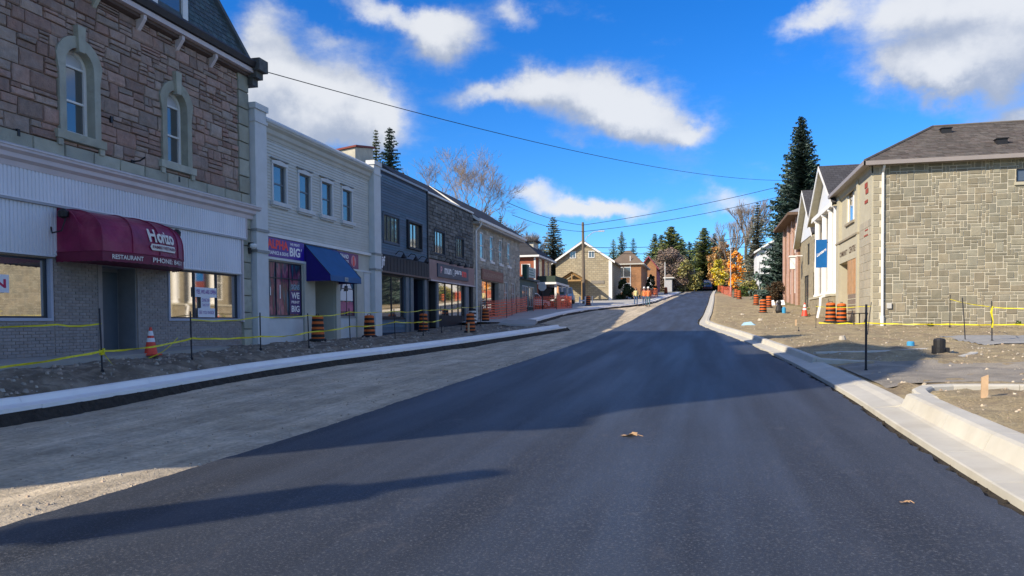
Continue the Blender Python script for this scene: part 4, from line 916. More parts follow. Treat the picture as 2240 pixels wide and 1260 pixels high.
for i, a in enumerate(o3[:2]):
    c = MB(); t = .1; 
    for r4 in ((a[0]-t, a[1]+t, a[2]-t, a[2]), (a[0]-t, a[1]+t, a[3], a[3]+t), (a[0]-t, a[0], a[2], a[3]), (a[1], a[1]+t, a[2], a[3])): L.box(c, *r4, 0, .05 if i == 0 else .14)
    c.build('window_casing', m_blackb if i else M('blue_casing', (.06, .09, .13), .6), b3)
    win(L, b3, a[0], a[1], a[2], a[3], .06, .04, m_framedk, m_window2, mul=(.25, .5, .75), bar=.025)
for a in (o3[2],): win(L, b3, *a, .1, .05, m_black, m_shopglass, mul=(.5,), bar=.04)
c = MB(); L.box(c, 34.7, 37.75, 1.75, 1.84, 0, .06); c.build('sill', m_blackb, b3)
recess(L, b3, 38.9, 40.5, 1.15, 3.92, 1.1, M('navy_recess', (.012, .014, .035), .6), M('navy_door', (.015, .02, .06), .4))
for a, b in ((37.78, 38.15), (38.45, 38.85), (40.55, 40.95)): c = MB(); L.box(c, a, b, 1.0, 3.95, 0, .10); c.build('shop_pier', M('grey_pier', (.17, .19, .21), .7), b3)
c = MB(); L.box(c, 34.36, 41.2, 4.08, 4.84, .0, .14); c.build('fascia_panel', m_blackb, b3)
for k in range(1, 16): c = MB(); L.box(c, 34.36+k*.43, 34.375+k*.43, 4.1, 4.82, .141, .15); c.build('fascia_batten', m_blackb, b3)
c = MB(); L.box(c, 34.36, 41.2, 3.99, 4.075, .0, .22); c.build('fascia_ledge', M('brown_ledge', (.17, .12, .10), .7), b3)
L.text('jf', 34.50, 34.95, 4.18, 4.78, .158, m_signwhite, b3, bold=.03)
c = MB(); L.box(c, 34.3, 41.27, 8.9, 9.0, -.3, .07); c.build('parapet_coping', M('pale_coping', (.35, .38, .42), .5), b3)
c = MB(); L.box(c, 41.20, 41.32, 3.95, 8.9, 0, .08); c.build('corner_board', m_blackb, b3)
def goose(u, lab, z=5.0):
    o = thing('gooseneck_lamp', lab, 'lamp', L(u, z, .1), 'gooseneck lamps above the shop fascias'); c = MB(); c.tube([L(u, z, .0), L(u, z+.18, .2), L(u, z+.12, .42), L(u, z-.02, .46)], .018, 6); c.build('arm', m_black, o)
    c = MB(); c.lathe([(.04, .08), (.06, .02), (.16, -.12), (.15, -.13), (.02, -.02)], 12, L(u, z-.04, .46)); c.build('lamp_shade', m_black, o)
for u, s in ((36.6, 'first'), (38.3, 'second'), (39.9, 'third')): goose(u, f'black gooseneck lamp over the plain black fascia, {s} from the left')
for u, s in ((44.2, 'first'), (45.7, 'second'), (47.1, 'third')): goose(u, f'black gooseneck lamp over the sign with red and white letters, {s} from the left', 5.2)
# ---- 4. dark shingled shop
m_shing = M('charcoal_shingle', (.14, .145, .14), .85, .2, 4, bump=.5, bscale=30, piece=.42)
b4 = thing('shingled_shop', 'two-storey shop with dark wood-shingled upper wall and brown fascia', 'building', (XF, 45.8, 1.4))
o4 = [(42.45, 44.15, 5.6, 6.88), (46.35, 47.95, 5.68, 6.88), (42.97, 48.1, 1.95, 3.98), (41.5, 42.6, 1.3, 3.95), (49.0, 49.8, 1.4, 3.95)]
c = wall(L, 41.28, 50.2, .6, 8.82, o4, .3); c.box(-25, 49.95, .4, XF-.31, 50.19, 8.8); c.build('wall', M('char_backing', (.05, .05, .05), .9), b4)
q = bricks(41.34, 50.15, 5.22, 8.72, .52, .205, [(a[0]-.12, a[1]+.12, a[2]-.1, a[3]+.12) for a in o4[:2]], jit=.35, seed=9)
lay(L, q, b4, 'shingle', m_shing, .05, 33, 5, .03, .03, gap=.02, depvar=.5, flat=True)
for a in o4[:2]:
    c = MB(); t = .09
    for r4 in ((a[0]-t, a[1]+t, a[2]-t, a[2]), (a[0]-t, a[1]+t, a[3], a[3]+t), (a[0]-t, a[0], a[2], a[3]), (a[1], a[1]+t, a[2], a[3])): L.box(c, *r4, 0, .07)
    c.build('window_casing', M('navy_casing', (.03, .04, .06), .6), b4); win(L, b4, *a, .06, .04, m_framedk, m_window2, mul=(.33, .66), bar=.03)
win(L, b4, *o4[2], .10, .05, m_black, m_shopglass, mul=(.30, .56, .80), rail=(), bar=.06)
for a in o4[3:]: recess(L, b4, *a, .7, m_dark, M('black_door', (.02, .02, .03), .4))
c = MB(); L.box(c, 41.34, 50.15, 4.0, 5.15, 0, .10); c.build('fascia_panel', M('mauve_fascia', (.34, .23, .21), .75, .15, 1.5), b4)
c = MB(); L.box(c, 41.34, 50.15, 3.93, 3.998, 0, .2); c.build('fascia_ledge', m_fascia, b4)
s3 = thing('shop_sign', 'slate-coloured sign board with white letters and red end on the brown fascia', 'sign', L(45.6, 4.6, .15))
c = MB(); L.box(c, 42.6, 48.6, 4.22, 5.0, .10, .17); c.build('board', M('slate_sign', (.06, .075, .11), .5), s3)
L.text('p', 43.05, 43.35, 4.45, 4.85, .175, M('pink_letter', (.7, .35, .38), .5, 0), s3, bold=.04); L.text('mun', 43.75, 45.05, 4.45, 4.80, .175, m_signwhite, s3, bold=.04); L.text('G', 45.2, 45.6, 4.36, 4.86, .175, M('grey_letter', (.35, .4, .45), .5, 0), s3); L.text('para', 45.7, 47.1, 4.45, 4.80, .175, m_signwhite, s3, bold=.04); L.text('m', 47.2, 48.1, 4.45, 4.8, .175, m_signred, s3, bold=.05)
c = MB(); L.box(c, 41.28, 50.2, 8.83, 8.93, -.3, .08); c.build('parapet_coping', m_white, b4)
for a, b in ((42.62, 42.95), (48.2, 48.95)): c = MB(); L.box(c, a, b, 1.2, 3.92, 0, .08); c.build('shop_pier', M('grey_pier', (.17, .19, .21), .7), b4)
c = MB(); L.box(c, 43, 48.1, 1.3, 1.94, 0, .03); c.build('stall_riser', m_blackb, b4)
m_roofd = M('dark_shingle_roof', (.05, .052, .06), .85, .18, 3, bump=.6, bscale=14, extra=brickish(.32, .16, (.03, .03, .035), .8, 'x', msize=.02))
rf = MB(); rf.prism([(XF-.32, 41.3, 8.86), (-18.0, 41.3, 10.8), (-21, 41.3, 8.8)], [(XF-.32, 50.05, 8.86), (-18.0, 50.05, 10.8), (-21, 50.05, 8.8)]); rf.build('roof', m_roofd, b4)
# ---- 5. grey stone house-shop with gable roof
m_greystone = M('grey_rubble', (.42, .395, .335), .9, .22, 5, bump=.7, bscale=18, piece=.22, col2=(.30, .285, .25), c2amt=.6, c2scale=2)
b5 = thing('grey_stone_building', 'grey stone two-storey building with pitched roof and four tall white windows', 'building', (XF, 57, 2))
o5 = [(u, u+.95, 5.98, 7.85) for u in (51.9, 54.5, 57.1, 59.7)]+[(52.3, 56.9, 1.9, 4.5), (58.6, 59.7, 3.0, 4.7), (61.0, 62.1, 3.0, 4.7)]
c = wall(L, 50.2, 63.9, .8, 8.5, o5, .3); c.box(-24, 63.6, .8, XF-.31, 63.9, 8.5); c.box(-24, 50.2, .8, XF-.31, 50.5, 8.5); c.build('wall', M('grey_mortar', (.36, .35, .31), .95), b5)
q = rubble(50.25, 63.85, 1.5, 8.4, [(a[0]-.06, a[1]+.06, a[2]-.12, a[3]+.2) for a in o5]+[(52.0, 58.0, 4.5, 5.35)], 8, (.28, .46), (.35, .9))
lay(L, q, b5, 'stone', m_greystone, .035, 41, 5, .08, .08, gap=.02)
for a in o5[:4]:
    w5 = win(L, b5, *a, .08, .09, m_white, m_glass, rail=(.5,), sill=.16, bar=.035)
for a in o5[5:]: win(L, b5, *a, .08, .07, m_stucco, m_glass, mul=(.5,), rail=(.5,), bar=.03)
win(L, b5, 52.3, 55.2, 2.3, 4.5, .1, .05, M('brown_frame', (.14, .05, .03), .6), m_shopglass, mul=(.5,), bar=.06)
c = MB(); L.box(c, 52.3, 55.2, 1.6, 2.29, -.2, .0); c.build('stall_riser', M('brown_riser', (.16, .07, .05), .7), b5)
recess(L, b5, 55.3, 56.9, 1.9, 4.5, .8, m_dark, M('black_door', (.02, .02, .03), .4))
c = MB(); L.box(c, 52.1, 57.9, 4.56, 5.3, 0, .12); c.build('sign_board', M('terracotta_sign', (.28, .15, .11), .8), b5); L.text('BLACKSMITH ARMS', 52.5, 57.5, 4.78, 5.08, .125, M('tan_letter', (.42, .30, .22), .7, 0), b5)
pf = [(0, XF+.45, 8.38), (0, XF+.45, 8.55), (0, -18.0, 10.85), (0, -21.5, 8.4)]
c = MB(); c.prism([(x, 50.1, z) for _, x, z in pf], [(x, 64.15, z) for _, x, z in pf]); c.build('roof', m_roofd, b5)
c = MB(); c.prism([(XF+.46, 50.05, 8.34), (XF+.58, 50.05, 8.36), (XF+.60, 50.05, 8.52), (XF+.46, 50.05, 8.52)], [(XF+.46, 64.2, 8.34), (XF+.58, 64.2, 8.36), (XF+.60, 64.2, 8.52), (XF+.46, 64.2, 8.52)]); c.build('gutter', m_white, b5)
c = MB(); c.box(XF-.0, 50.2, 8.2, XF+.45, 64.1, 8.36); c.build('soffit', M('soffit', (.42, .40, .36), .7), b5)
c = MB(); c.tube([(XF+.5, 50.6, 8.36), (XF+.45, 50.6, 8.1), (XF+.12, 50.6, 7.75), (XF+.12, 50.6, 1.7), (XF+.3, 50.6, 1.5)], .06, 7); c.build('downspout', m_white, b5)
c = MB(); c.add([(XF+.47, 50.08, 8.5), (-18.0, 50.08, 10.85), (-18.0, 50.08, 10.65), (XF+.47, 50.08, 8.3), (XF+.47, 50.2, 8.5), (-18.0, 50.2, 10.85)], [(0, 1, 2, 3), (0, 4, 5, 1)]); c.build('barge_board', m_white, b5)
# ---- 6. low green shop
b6 = thing('low_green_shop', 'low single-storey shop with green panels and pale box sign', 'building', (XF, 67, 2.2))
c = wall(L, 64.0, 71.0, 1.5, 5.2, [(64.8, 67.0, 2.9, 4.7), (67.4, 69.6, 2.9, 4.7)], .2, .0); c.box(-22, 64.0, 1.5, XF-.21, 64.2, 5.2); c.box(-22, 70.8, 1.5, XF-.21, 71, 5.2); c.box(-22, 64.0, 5.0, XF-.2, 71, 5.2); c.build('wall', M('greygreen_wall', (.10, .15, .14), .8), b6)
for a in ((64.8, 67.0), (67.4, 69.6)): win(L, b6, a[0], a[1], 2.9, 4.7, .05, .06, m_stucco, m_glass, mul=(.33, .66))
c = MB(); L.box(c, 63.95, 71.05, 5.22, 5.4, -.2, .25); c.build('roof_edge', M('slate_edge', (.09, .12, .13), .7), b6)
o = thing('box_sign', 'pale green box sign over the low green shop', 'sign', L(67, 5.7, .4)); c = MB(); L.box(c, 64.4, 65.2, 5.25, 6.45, .1, .5); c.build('green_panel', M('dark_green_panel', (.02, .07, .05), .6), o); c = MB(); L.box(c, 65.2, 68.2, 5.42, 6.3, .2, .45); c.build('board', M('pale_green_board', (.42, .50, .47), .6), o)
for k in range(3): c = MB(); L.box(c, 65.6, 67.8-.4*k, 5.6+.22*k, 5.68+.22*k, .451, .458); c.build('letter_line', M('green_letter', (.08, .2, .16), .6), o)
# ================================================================== RIGHT SIDE
XR, YR = 7.82, 40.0
RW, RS = F('W', XR), F('S', YR)
m_ashlar = M('olive_ashlar', (.235, .22, .165), .9, .14, 4, bump=.5, bscale=24, piece=.20, col2=(.31, .27, .20), c2amt=.7, c2scale=.35, bdist=.015)
m_joint = M('pale_joint', (.56, .52, .42), .95, .08, 4)
m_surround = M('pale_surround', (.44, .41, .31), .85, .06, 2)
m_shinroof = M('grey_brown_shingles', (.115, .10, .09), .95, .2, 2, bump=.6, bscale=20, piece=.22)
r1 = thing('ashlar_house', 'two-storey olive-grey random-ashlar stone building with hip roof at right', 'building', (XR, YR, 1.2))
ops = [(13.85, 15.3, 7.78, 8.38)]
c = wall(RS, XR, 20.5, .7, 8.86, ops, .3)
c.build('wall', m_joint, r1)
orw = [(44.65, 46.95, 6.9, 8.9), (43.3, 48.55, 1.5, 4.78)]
c = wall(RW, YR+.31, 49.6, .7, 9.0, orw, .3); c.box(XR+.31, 49.3, .7, 20.5, 49.6, 8.9); c.box(20.2, YR+.31, .7, 20.5, 49.3, 8.9); c.build('street_wall', m_surround, r1)
q = ashlar(XR+.42, 16.6, 1.02, 8.80, ops, 14, .15)
lay(RS, q, r1, 'stone', m_ashlar, .026, 51, 6, .035, .04, keep=300, gap=.036, depvar=.4)
q = []; z = 1.0; i = 0
while z < 8.7: w = .40 if i % 2 else .26; q.append((XR+.0, XR+w, z, z+.30)); z += .31; i += 1
lay(RS, q, r1, 'quoin', M('tan_quoin', (.33, .30, .22), .9, .1, 5, bump=.3, piece=.12), .03, 52, 3, .02, .03, gap=.02, depvar=.1)
# pale street-side bays, cornice and reveals
RWb = lambda n, q, d0, d1, mt, lab=None: (lambda m: (RW.box(m, *q, d0, d1), m.build(n, mt, r1, label=lab)))(MB())
RWb('pilaster', (40.0, 42.9, .9, 8.9), .001, .06, m_surround)
q = bricks(40.05, 42.85, 1.0, 6.4, .9, .42, [], jit=.2, seed=3); lay(RW, q, r1, 'facing_stone', M('pale_ashlar', (.36, .33, .26), .9, .1, 4, bump=.4, piece=.12), .015, 53, 3, .02, .03, gap=.02, d0=.061, depvar=.1)
RWb('door_surround', (42.92, 43.28, .9, 8.9), .0, .16, m_surround); RWb('door_surround', (48.57, 49.5, .9, 8.9), .0, .16, m_surround)
RWb('sign_band', (43.29, 48.56, 4.80, 5.95), .0, .12, m_surround); RWb('band_moulding', (42.9, 49.5, 5.96, 6.06), .0, .2, M('tan_moulding', (.30, .26, .19), .8))
RW.text('COMMUNITY', 45.9, 48.4, 5.15, 5.45, .125, M('brown_letter', (.12, .08, .05), .7, 0), r1, bold=.03); RW.text('CENTRE', 43.6, 45.5, 5.15, 5.5, .125, M('brown_letter', (.12, .08, .05)), r1, bold=.03)
win(RW, r1, 44.65, 46.95, 6.9, 8.9, .12, .07, m_white, m_shopglass, mul=(.33,), sill=.14, sillmat=M('tan_moulding', (.3, .26, .19)))
win(RS, r1, 13.85, 15.3, 7.78, 8.38, .10, .07, m_framedk, m_glass, sill=.14, sillmat=m_surround, mul=(.5,))
c = MB(); c.box(XR+.9, 43.3, 1.2, XR+.96, 48.55, 4.8); c.box(XR, 43.26, 1.2, XR+.9, 43.30, 4.8); c.box(XR+.3, 48.55, 1.2, XR+.9, 48.6, 4.8); c.box(XR+.3, 43.3, 4.78, XR+.9, 48.55, 4.82); c.box(XR-.1, 43.3, 1.0, XR+.9, 48.55, 1.45); c.build('porch_recess', m_surround, r1)
for a, b in ((43.5, 45.8), (46.0, 48.3)):
    c = MB(); c.box(XR+.82, a, 1.5, XR+.88, b, 4.7); dr = c.build('door', M('oak_door', (.38, .20, .09), .55, .15, 2, stretch=(1, 6, .6)), r1)
    for z in (1.7, 2.7, 3.7): c = MB(); c.box(XR+.80, a+.25, z, XR+.818, b-.25, z+.8); c.build('door_panel', M('oak_panel', (.32, .16, .07), .55, .15), dr)
# entrance front is flush with lit return wall: boarded opening seen from the street
for k in range(6): c = MB(); c.box(XR-.10, 43.32+.45*k, 2.95, XR-.04-.004*(k % 2), 43.32+.45*(k+1)-.012, 4.78); c.build('wood_board', M('oak_board', (.44, .25, .12), .6, .15, 3, piece=.12), r1)
c = MB(); c.box(XR-.08, 43.32, 1.46, XR-.03, 46.0, 2.93); c.build('lower_panel', M('brown_glass_panel', (.22, .17, .13), .35, .2, 3), r1)
for z in (1.75, 2.05, 2.35, 2.65): c = MB(); c.box(XR-.10, 43.34, z, XR-.081, 45.98, z+.05); c.build('panel_rail', m_surround, r1)
for k in range(5): c = MB(); c.box(XR-.1-.0*k, 43.6, 1.25+.02*k, XR+.1, 48.2, 1.3); 
RWb('red_brick_patch', (40.9, 41.5, 8.0, 8.25), .076, .09, M('red_brick_patch', (.30, .06, .04), .8)); RWb('red_brick_patch', (40.7, 41.3, 7.7, 7.93), .076, .09, M('red_brick_patch')  if 0 else MATS['red_brick_patch']); RWb('red_brick_patch', (40.8, 41.5, 7.25, 7.4), .076, .09, MATS['red_brick_patch']); RWb('red_brick_patch', (40.7, 41.4, 5.9, 5.97), .076, .09, MATS['red_brick_patch']); RWb('red_brick_patch', (40.7, 41.6, 5.65, 5.72), .076, .09, MATS['red_brick_patch'])
# hip roof with courses of shingles
ez, rz = 9.0, 11.55; ex0, ex1, ey0, ey1 = XR-.45, 21, YR-.45, 50
c = MB(); rx = 11.6; ry = (ey0+ey1)/2
c.add([(ex0, ey0, ez), (ex1, ey0, ez), (ex1, ey1, ez), (ex0, ey1, ez), (rx, ry, rz), (ex1, ry, rz)], [(0, 1, 5, 4), (2, 3, 4, 5), (3, 0, 4), (1, 2, 5), (3, 2, 1, 0)]); c.build('roof', m_shinroof, r1)
r_ = random.Random(9); sh = MB(); n = 22
A = Vector((ex0, ey0, ez)); Bv = Vector((ex1, ey0, ez)); Cv = Vector((rx, ry, rz)); Dv = Vector((ex1, ry, rz)); nrm = (Bv-A).cross(Cv-A).normalized()
for j in range(n):
    t0, t1 = j/n, (j+1)/n*1.0; a0 = A.lerp(Cv, t0); a1 = A.lerp(Cv, min(t1, 1)); b0 = Bv.lerp(Dv, t0); b1_ = Bv.lerp(Dv, min(t1, 1)); Lx = b0.x-a0.x; x = -r_.random()*.3
    while x < Lx and x+a0.x < 17.2:
        w = .33*r_.uniform(.6, 1.2); u0, u1 = max(x, 0), min(x+w, Lx); x += w
        if u1-u0 < .05: continue
        lift = nrm*(.015+r_.random()*.022); p0 = a0+Vector((u0, 0, 0))+lift; p1 = a0+Vector((u1-.008, 0, 0))+lift; dd_ = (a1-a0); dd_ = Vector((0, dd_.y, dd_.z)); p2 = p1+dd_*1.1-lift*.8; p3 = p0+dd_*1.1-lift*.8
        if p3.x < a1.x: p3 = p3+Vector((min(a1.x-p3.x, u1-u0-.01), 0, 0))
        sh.add([p0, p1, p2, p3, p0-lift, p1-lift], [(0, 1, 2, 3), (4, 5, 1, 0)])
sh.build('shingles', m_shinroof, r1, kind='stuff')
for (p, q2) in ((A, Cv), (Vector((ex0, ey1, ez)), Cv), (Cv, Dv)): c = MB(); c.tube([p+Vector((0, 0, .03)), q2+Vector((0, 0, .03))], .07, 6); c.build('ridge_cap', m_shinroof, r1)
m_gut = M('taupe_gutter', (.28, .25, .24), .5, .05)
c = MB(); c.box(ex0-.06, ey0-.10, ez-.20, ex1, ey0+.02, ez-.01); c.box(ex0-.10, ey0-.10, ez-.20, ex0+.02, ey1, ez-.01); c.build('gutter', m_gut, r1)
c = MB(); c.box(ex0+.02, ey0+.02, ez-.16, ex1, YR, ez-.12); c.box(ex0+.02, YR, ez-.16, XR, ey1, ez-.12); c.build('soffit', m_gut, r1)
cornice('frieze', [(0, 8.5), (.08, 8.52), (.12, 8.7), (.2, 8.84), (0, 8.84)], 40, 49.6, m_surround, r1, RW)
def roofat(x, y): return ez+(y-ey0)/(ry-ey0)*(rz-ez)
for x, y in ((11.9, 43.6), (13.6, 41.2)): c = MB(); z = roofat(x, y); c.box(x-.22, y-.2, z-.1, x+.22, y+.2, z+.18); c.box(x-.26, y-.26, z+.18, x+.26, y+.24, z+.22); c.build('roof_vent', m_black, r1)
ds = MB(); ds.tube([RS(XR+.42, 8.86, .35), RS(XR+.42, 8.7, .3), RS(XR+.42, 8.5, .09), RS(XR+.42, 1.6, .09)], .06, 8); ds.tube([RS(XR+.42, 1.75, .09), RS(XR+.42, 1.25, .09), RS(XR+.40, 1.12, .3)], .085, 8); ds.box(XR+.36, YR-.40, 8.82, XR+.48, YR-.28, 9.0); ds.build('downspout', m_white, r1)
c = MB(); c.box(XR+.62, YR-.12, 2.1, XR+.82, YR-.02, 2.35); c.build('utility_box', M('box_grey', (.5, .5, .48), .6), r1)

# ---- portico building
m_tanwall = M('tan_stone_wall', (.33, .29, .20), .9, .15, 3, bump=.4, bscale=16, extra=brickish(.45, .22, (.42, .38, .3), .6, 'xy'))
m_pedim = M('blue_white_clap', (.62, .65, .70), .6, .04, 2)
m_greyroof = M('slate_grey_roof', (.07, .07, .078), .9, .15, 2, bump=.4, bscale=10, extra=brickish(.35, .18, (.045, .045, .05), .7, 'y', msize=.02))
r2_ = thing('portico_building', 'stone building with white columns and a gabled pediment beside the hip-roofed house', 'building', (7.8, 55.5, 2.0))
W2 = F('W', 9.6)
c = wall(W2, 49.7, 59.7, 1.4, 8.8, [(51.5, 53, 3.6, 6.5), (54.6, 56.4, 3.2, 6.8), (57.2, 58.6, 3.6, 6.5)], .3); c.box(9.91, 49.7, 1.4, 22, 50.0, 8.8); c.box(9.91, 59.4, 1.4, 22, 59.7, 8.8); c.build('wall', m_tanwall, r2_)
for a in ((51.5, 53, 3.6, 6.5), (57.2, 58.6, 3.6, 6.5)): win(W2, r2_, *a, .1, .08, m_white, m_glass, rail=(.5,), mul=(.5,))
c = MB(); W2.box(c, 54.6, 56.4, 3.2, 6.8, -.2, -.1); c.build('door', M('oxblood_door', (.2, .04, .03), .5), r2_)
c = MB(); c.box(7.45, 49.75, 1.2, 9.6, 59.3, 3.0); c.build('porch_base', m_tanwall, r2_)
c = MB(); c.box(7.38, 49.7, 3.0, 9.6, 59.4, 3.14); c.build('porch_floor', m_surround, r2_)
for y in (50.0, 52.0, 54.6, 57.9):
    c = MB(); c.lathe([(.30, 3.14), (.30, 3.25), (.25, 3.33), (.235, 3.4), (.24, 5), (.20, 8.15), (.20, 8.25), (.27, 8.35), (.27, 8.45)], 16, (7.8, y, 0)); c.build('column', m_white, r2_, smooth=False)
c = MB(); c.box(7.52, 49.55, 8.45, 9.9, 59.4, 8.75); c.build('entablature', m_white, r2_)
yc = 55.6; pk = 11.9
def gable(Xf, y0, y1, ze, zp, depth, par, over=.55, wallmat=None, roofmat=None, clap=None):
    ym = (y0+y1)/2
    c = MB(); c.prism([(Xf+.5, y0+.3, ze), (Xf+.5, y1-.3, ze), (Xf+.5, ym, zp-.15)], [(Xf+.8, y0+.3, ze), (Xf+.8, y1-.3, ze), (Xf+.8, ym, zp-.15)]); c.build('pediment', clap or m_pedim, par)
    t = .22
    c = MB(); c.add([(Xf, y0-over, ze-.25), (Xf, ym, zp+.05), (Xf, y1+over, ze-.25), (Xf+depth, y0-over, ze-.25), (Xf+depth, ym, zp+.05), (Xf+depth, y1+over, ze-.25)], [(0, 3, 4, 1), (1, 4, 5, 2)]); c.build('roof', roofmat or m_greyroof, par)
    for s in ((y0-over, ym), (y1+over, ym)):
        za, zb2 = ze-.25, zp+.05
        c = MB(); c.prism([(Xf-.02, s[0], za-.02), (Xf-.02, s[1], zb2-.02), (Xf-.02, s[1], zb2-.30), (Xf-.02, s[0], za-.28)], [(Xf+.03, s[0], za-.02), (Xf+.03, s[1], zb2-.02), (Xf+.03, s[1], zb2-.30), (Xf+.03, s[0], za-.28)]); c.build('barge_board', m_white, par)
        c = MB(); c.add([(Xf+.03, s[0], za-.22), (Xf+.03, s[1], zb2-.24), (Xf+.5, s[1], zb2-.24), (Xf+.5, s[0], za-.22)], [(0, 1, 2, 3)]); c.build('soffit', M('tan_soffit', (.42, .38, .27), .8), par)
    c = MB(); c.box(Xf+.45, y0-over+.1, ze-.4, Xf+depth, y0-over+.25, ze-.22); c.build('gutter', m_white, par)
gable(7.35, 49.7, 59.5, 8.75, 11.6, 12, r2_)
o = thing('blade_sign', 'blue projecting sign with white slanted script hung on the portico columns', 'sign', (7.3, 52.2, 5.6))
m_bsign = M('blue_sign', (.01, .12, .36), .4, .05)
c = MB(); c.box(6.9, 52.1, 4.85, 7.55, 52.22, 6.6); c.build('board', m_bsign, o)
c = MB(); c.box(6.9, 52.22, 6.4, 7.9, 52.28, 6.46); c.build('bracket', m_black, o)
def slant(x, y): return (6.95+x, 52.092, 5.5+y+x*.75)
fit_text('Lantern', slant, .54, .22, .03).build('lettering', m_signwhite, o)
c = MB(); c.tube([(7.2, 50.5, 3.0), (6.95, 50.4, 2.9), (6.9, 50.2, 2.4), (6.75, 50.0, 1.8), (6.7, 49.9, 1.55)], .09, 8); tag(c.build('bent_drain_pipe', m_white), 'bent white drain pipe at the foot of the portico', 'pipe')
# ---- second gabled building
r3 = thing('gabled_stone_shop', 'stone building with a pale blue gable between the portico and the brick house', 'building', (8.2, 68, 2.4))
W3 = F('W', 8.25)
o7 = [(62.2, 63.6, 6.0, 7.7), (66, 67.4, 6.0, 7.7), (62.5, 63.9, 2.9, 5.2), (66.5, 69.2, 2.6, 5.2)]
c = wall(W3, 59.9, 72.0, 1.8, 8.2, o7, .3); c.box(8.56, 59.9, 1.8, 20, 60.2, 8.2); c.box(8.56, 71.7, 1.8, 20, 72.0, 8.2); c.build('wall', m_tanwall, r3)
for a in o7: win(W3, r3, *a, .1, .08, m_black, m_glass, mul=(.5,), rail=())
gable(7.7, 61.2, 71.6, 8.2, 11.9, 12, r3)
o = thing('hanging_lantern_sign', 'white bracket lantern on the stone building beyond the portico', 'lamp', (7.7, 72, 7)); c = MB(); c.tube([(8.2, 70, 7.0), (7.4, 70, 7.0)], .05, 6); c.build('arm', m_white, o); c = MB(); c.box(7.2, 69.8, 5.9, 7.6, 70.2, 6.9); c.box(7.1, 69.7, 6.9, 7.7, 70.3, 7.02); c.build('lamp_head', m_white, o)
# ---- brick house with hip roof
m_bh = M('salmon_brick', (.33, .17, .10), .9, .12, 3, extra=brickish(.24, .08, (.36, .28, .22), .6, 'xy', msize=.01))
r4 = thing('brick_house', 'tall salmon-brick house with pale pilasters and hip roof below the big pine', 'building', (8.1, 81, 3))
W4 = F('W', 8.1); o8 = [(y, y+1.1, z, z+2.2) for y in (74.2, 77.6, 81.2) for z in (4.0, 7.6)]
c = wall(W4, 72.3, 85.1, 2.4, 11, o8, .3); c.box(8.41, 72.3, 2.4, 19, 72.6, 11); c.box(8.41, 84.8, 2.4, 19, 85.1, 11); c.build('wall', m_bh, r4)
for a in o8: win(W4, r4, *a, .1, .08, m_white, m_glass, rail=(.5,))
for y in (72.35, 76.0, 79.6, 83.6): c = MB(); W4.box(c, y, y+.7, 2.4, 10.9, .0, .15); c.build('pilaster', M('pinkish_render', (.45, .30, .25), .85), r4)
c = MB(); c.prism([(7.2, 71.6, 10.95), (7.2, 85.9, 10.95), (19, 85.9, 10.95), (19, 71.6, 10.95)], [(11.5, 76, 12.9), (11.5, 81.6, 12.9), (15, 81.6, 12.9), (15, 76, 12.9)]); c.build('roof', M('pale_grey_roof', (.30, .30, .31), .8, .1), r4)
c = MB(); c.box(7.15, 71.55, 10.7, 19, 85.9, 10.93); c.build('eave', M('brown_eave', (.14, .09, .06), .8), r4)
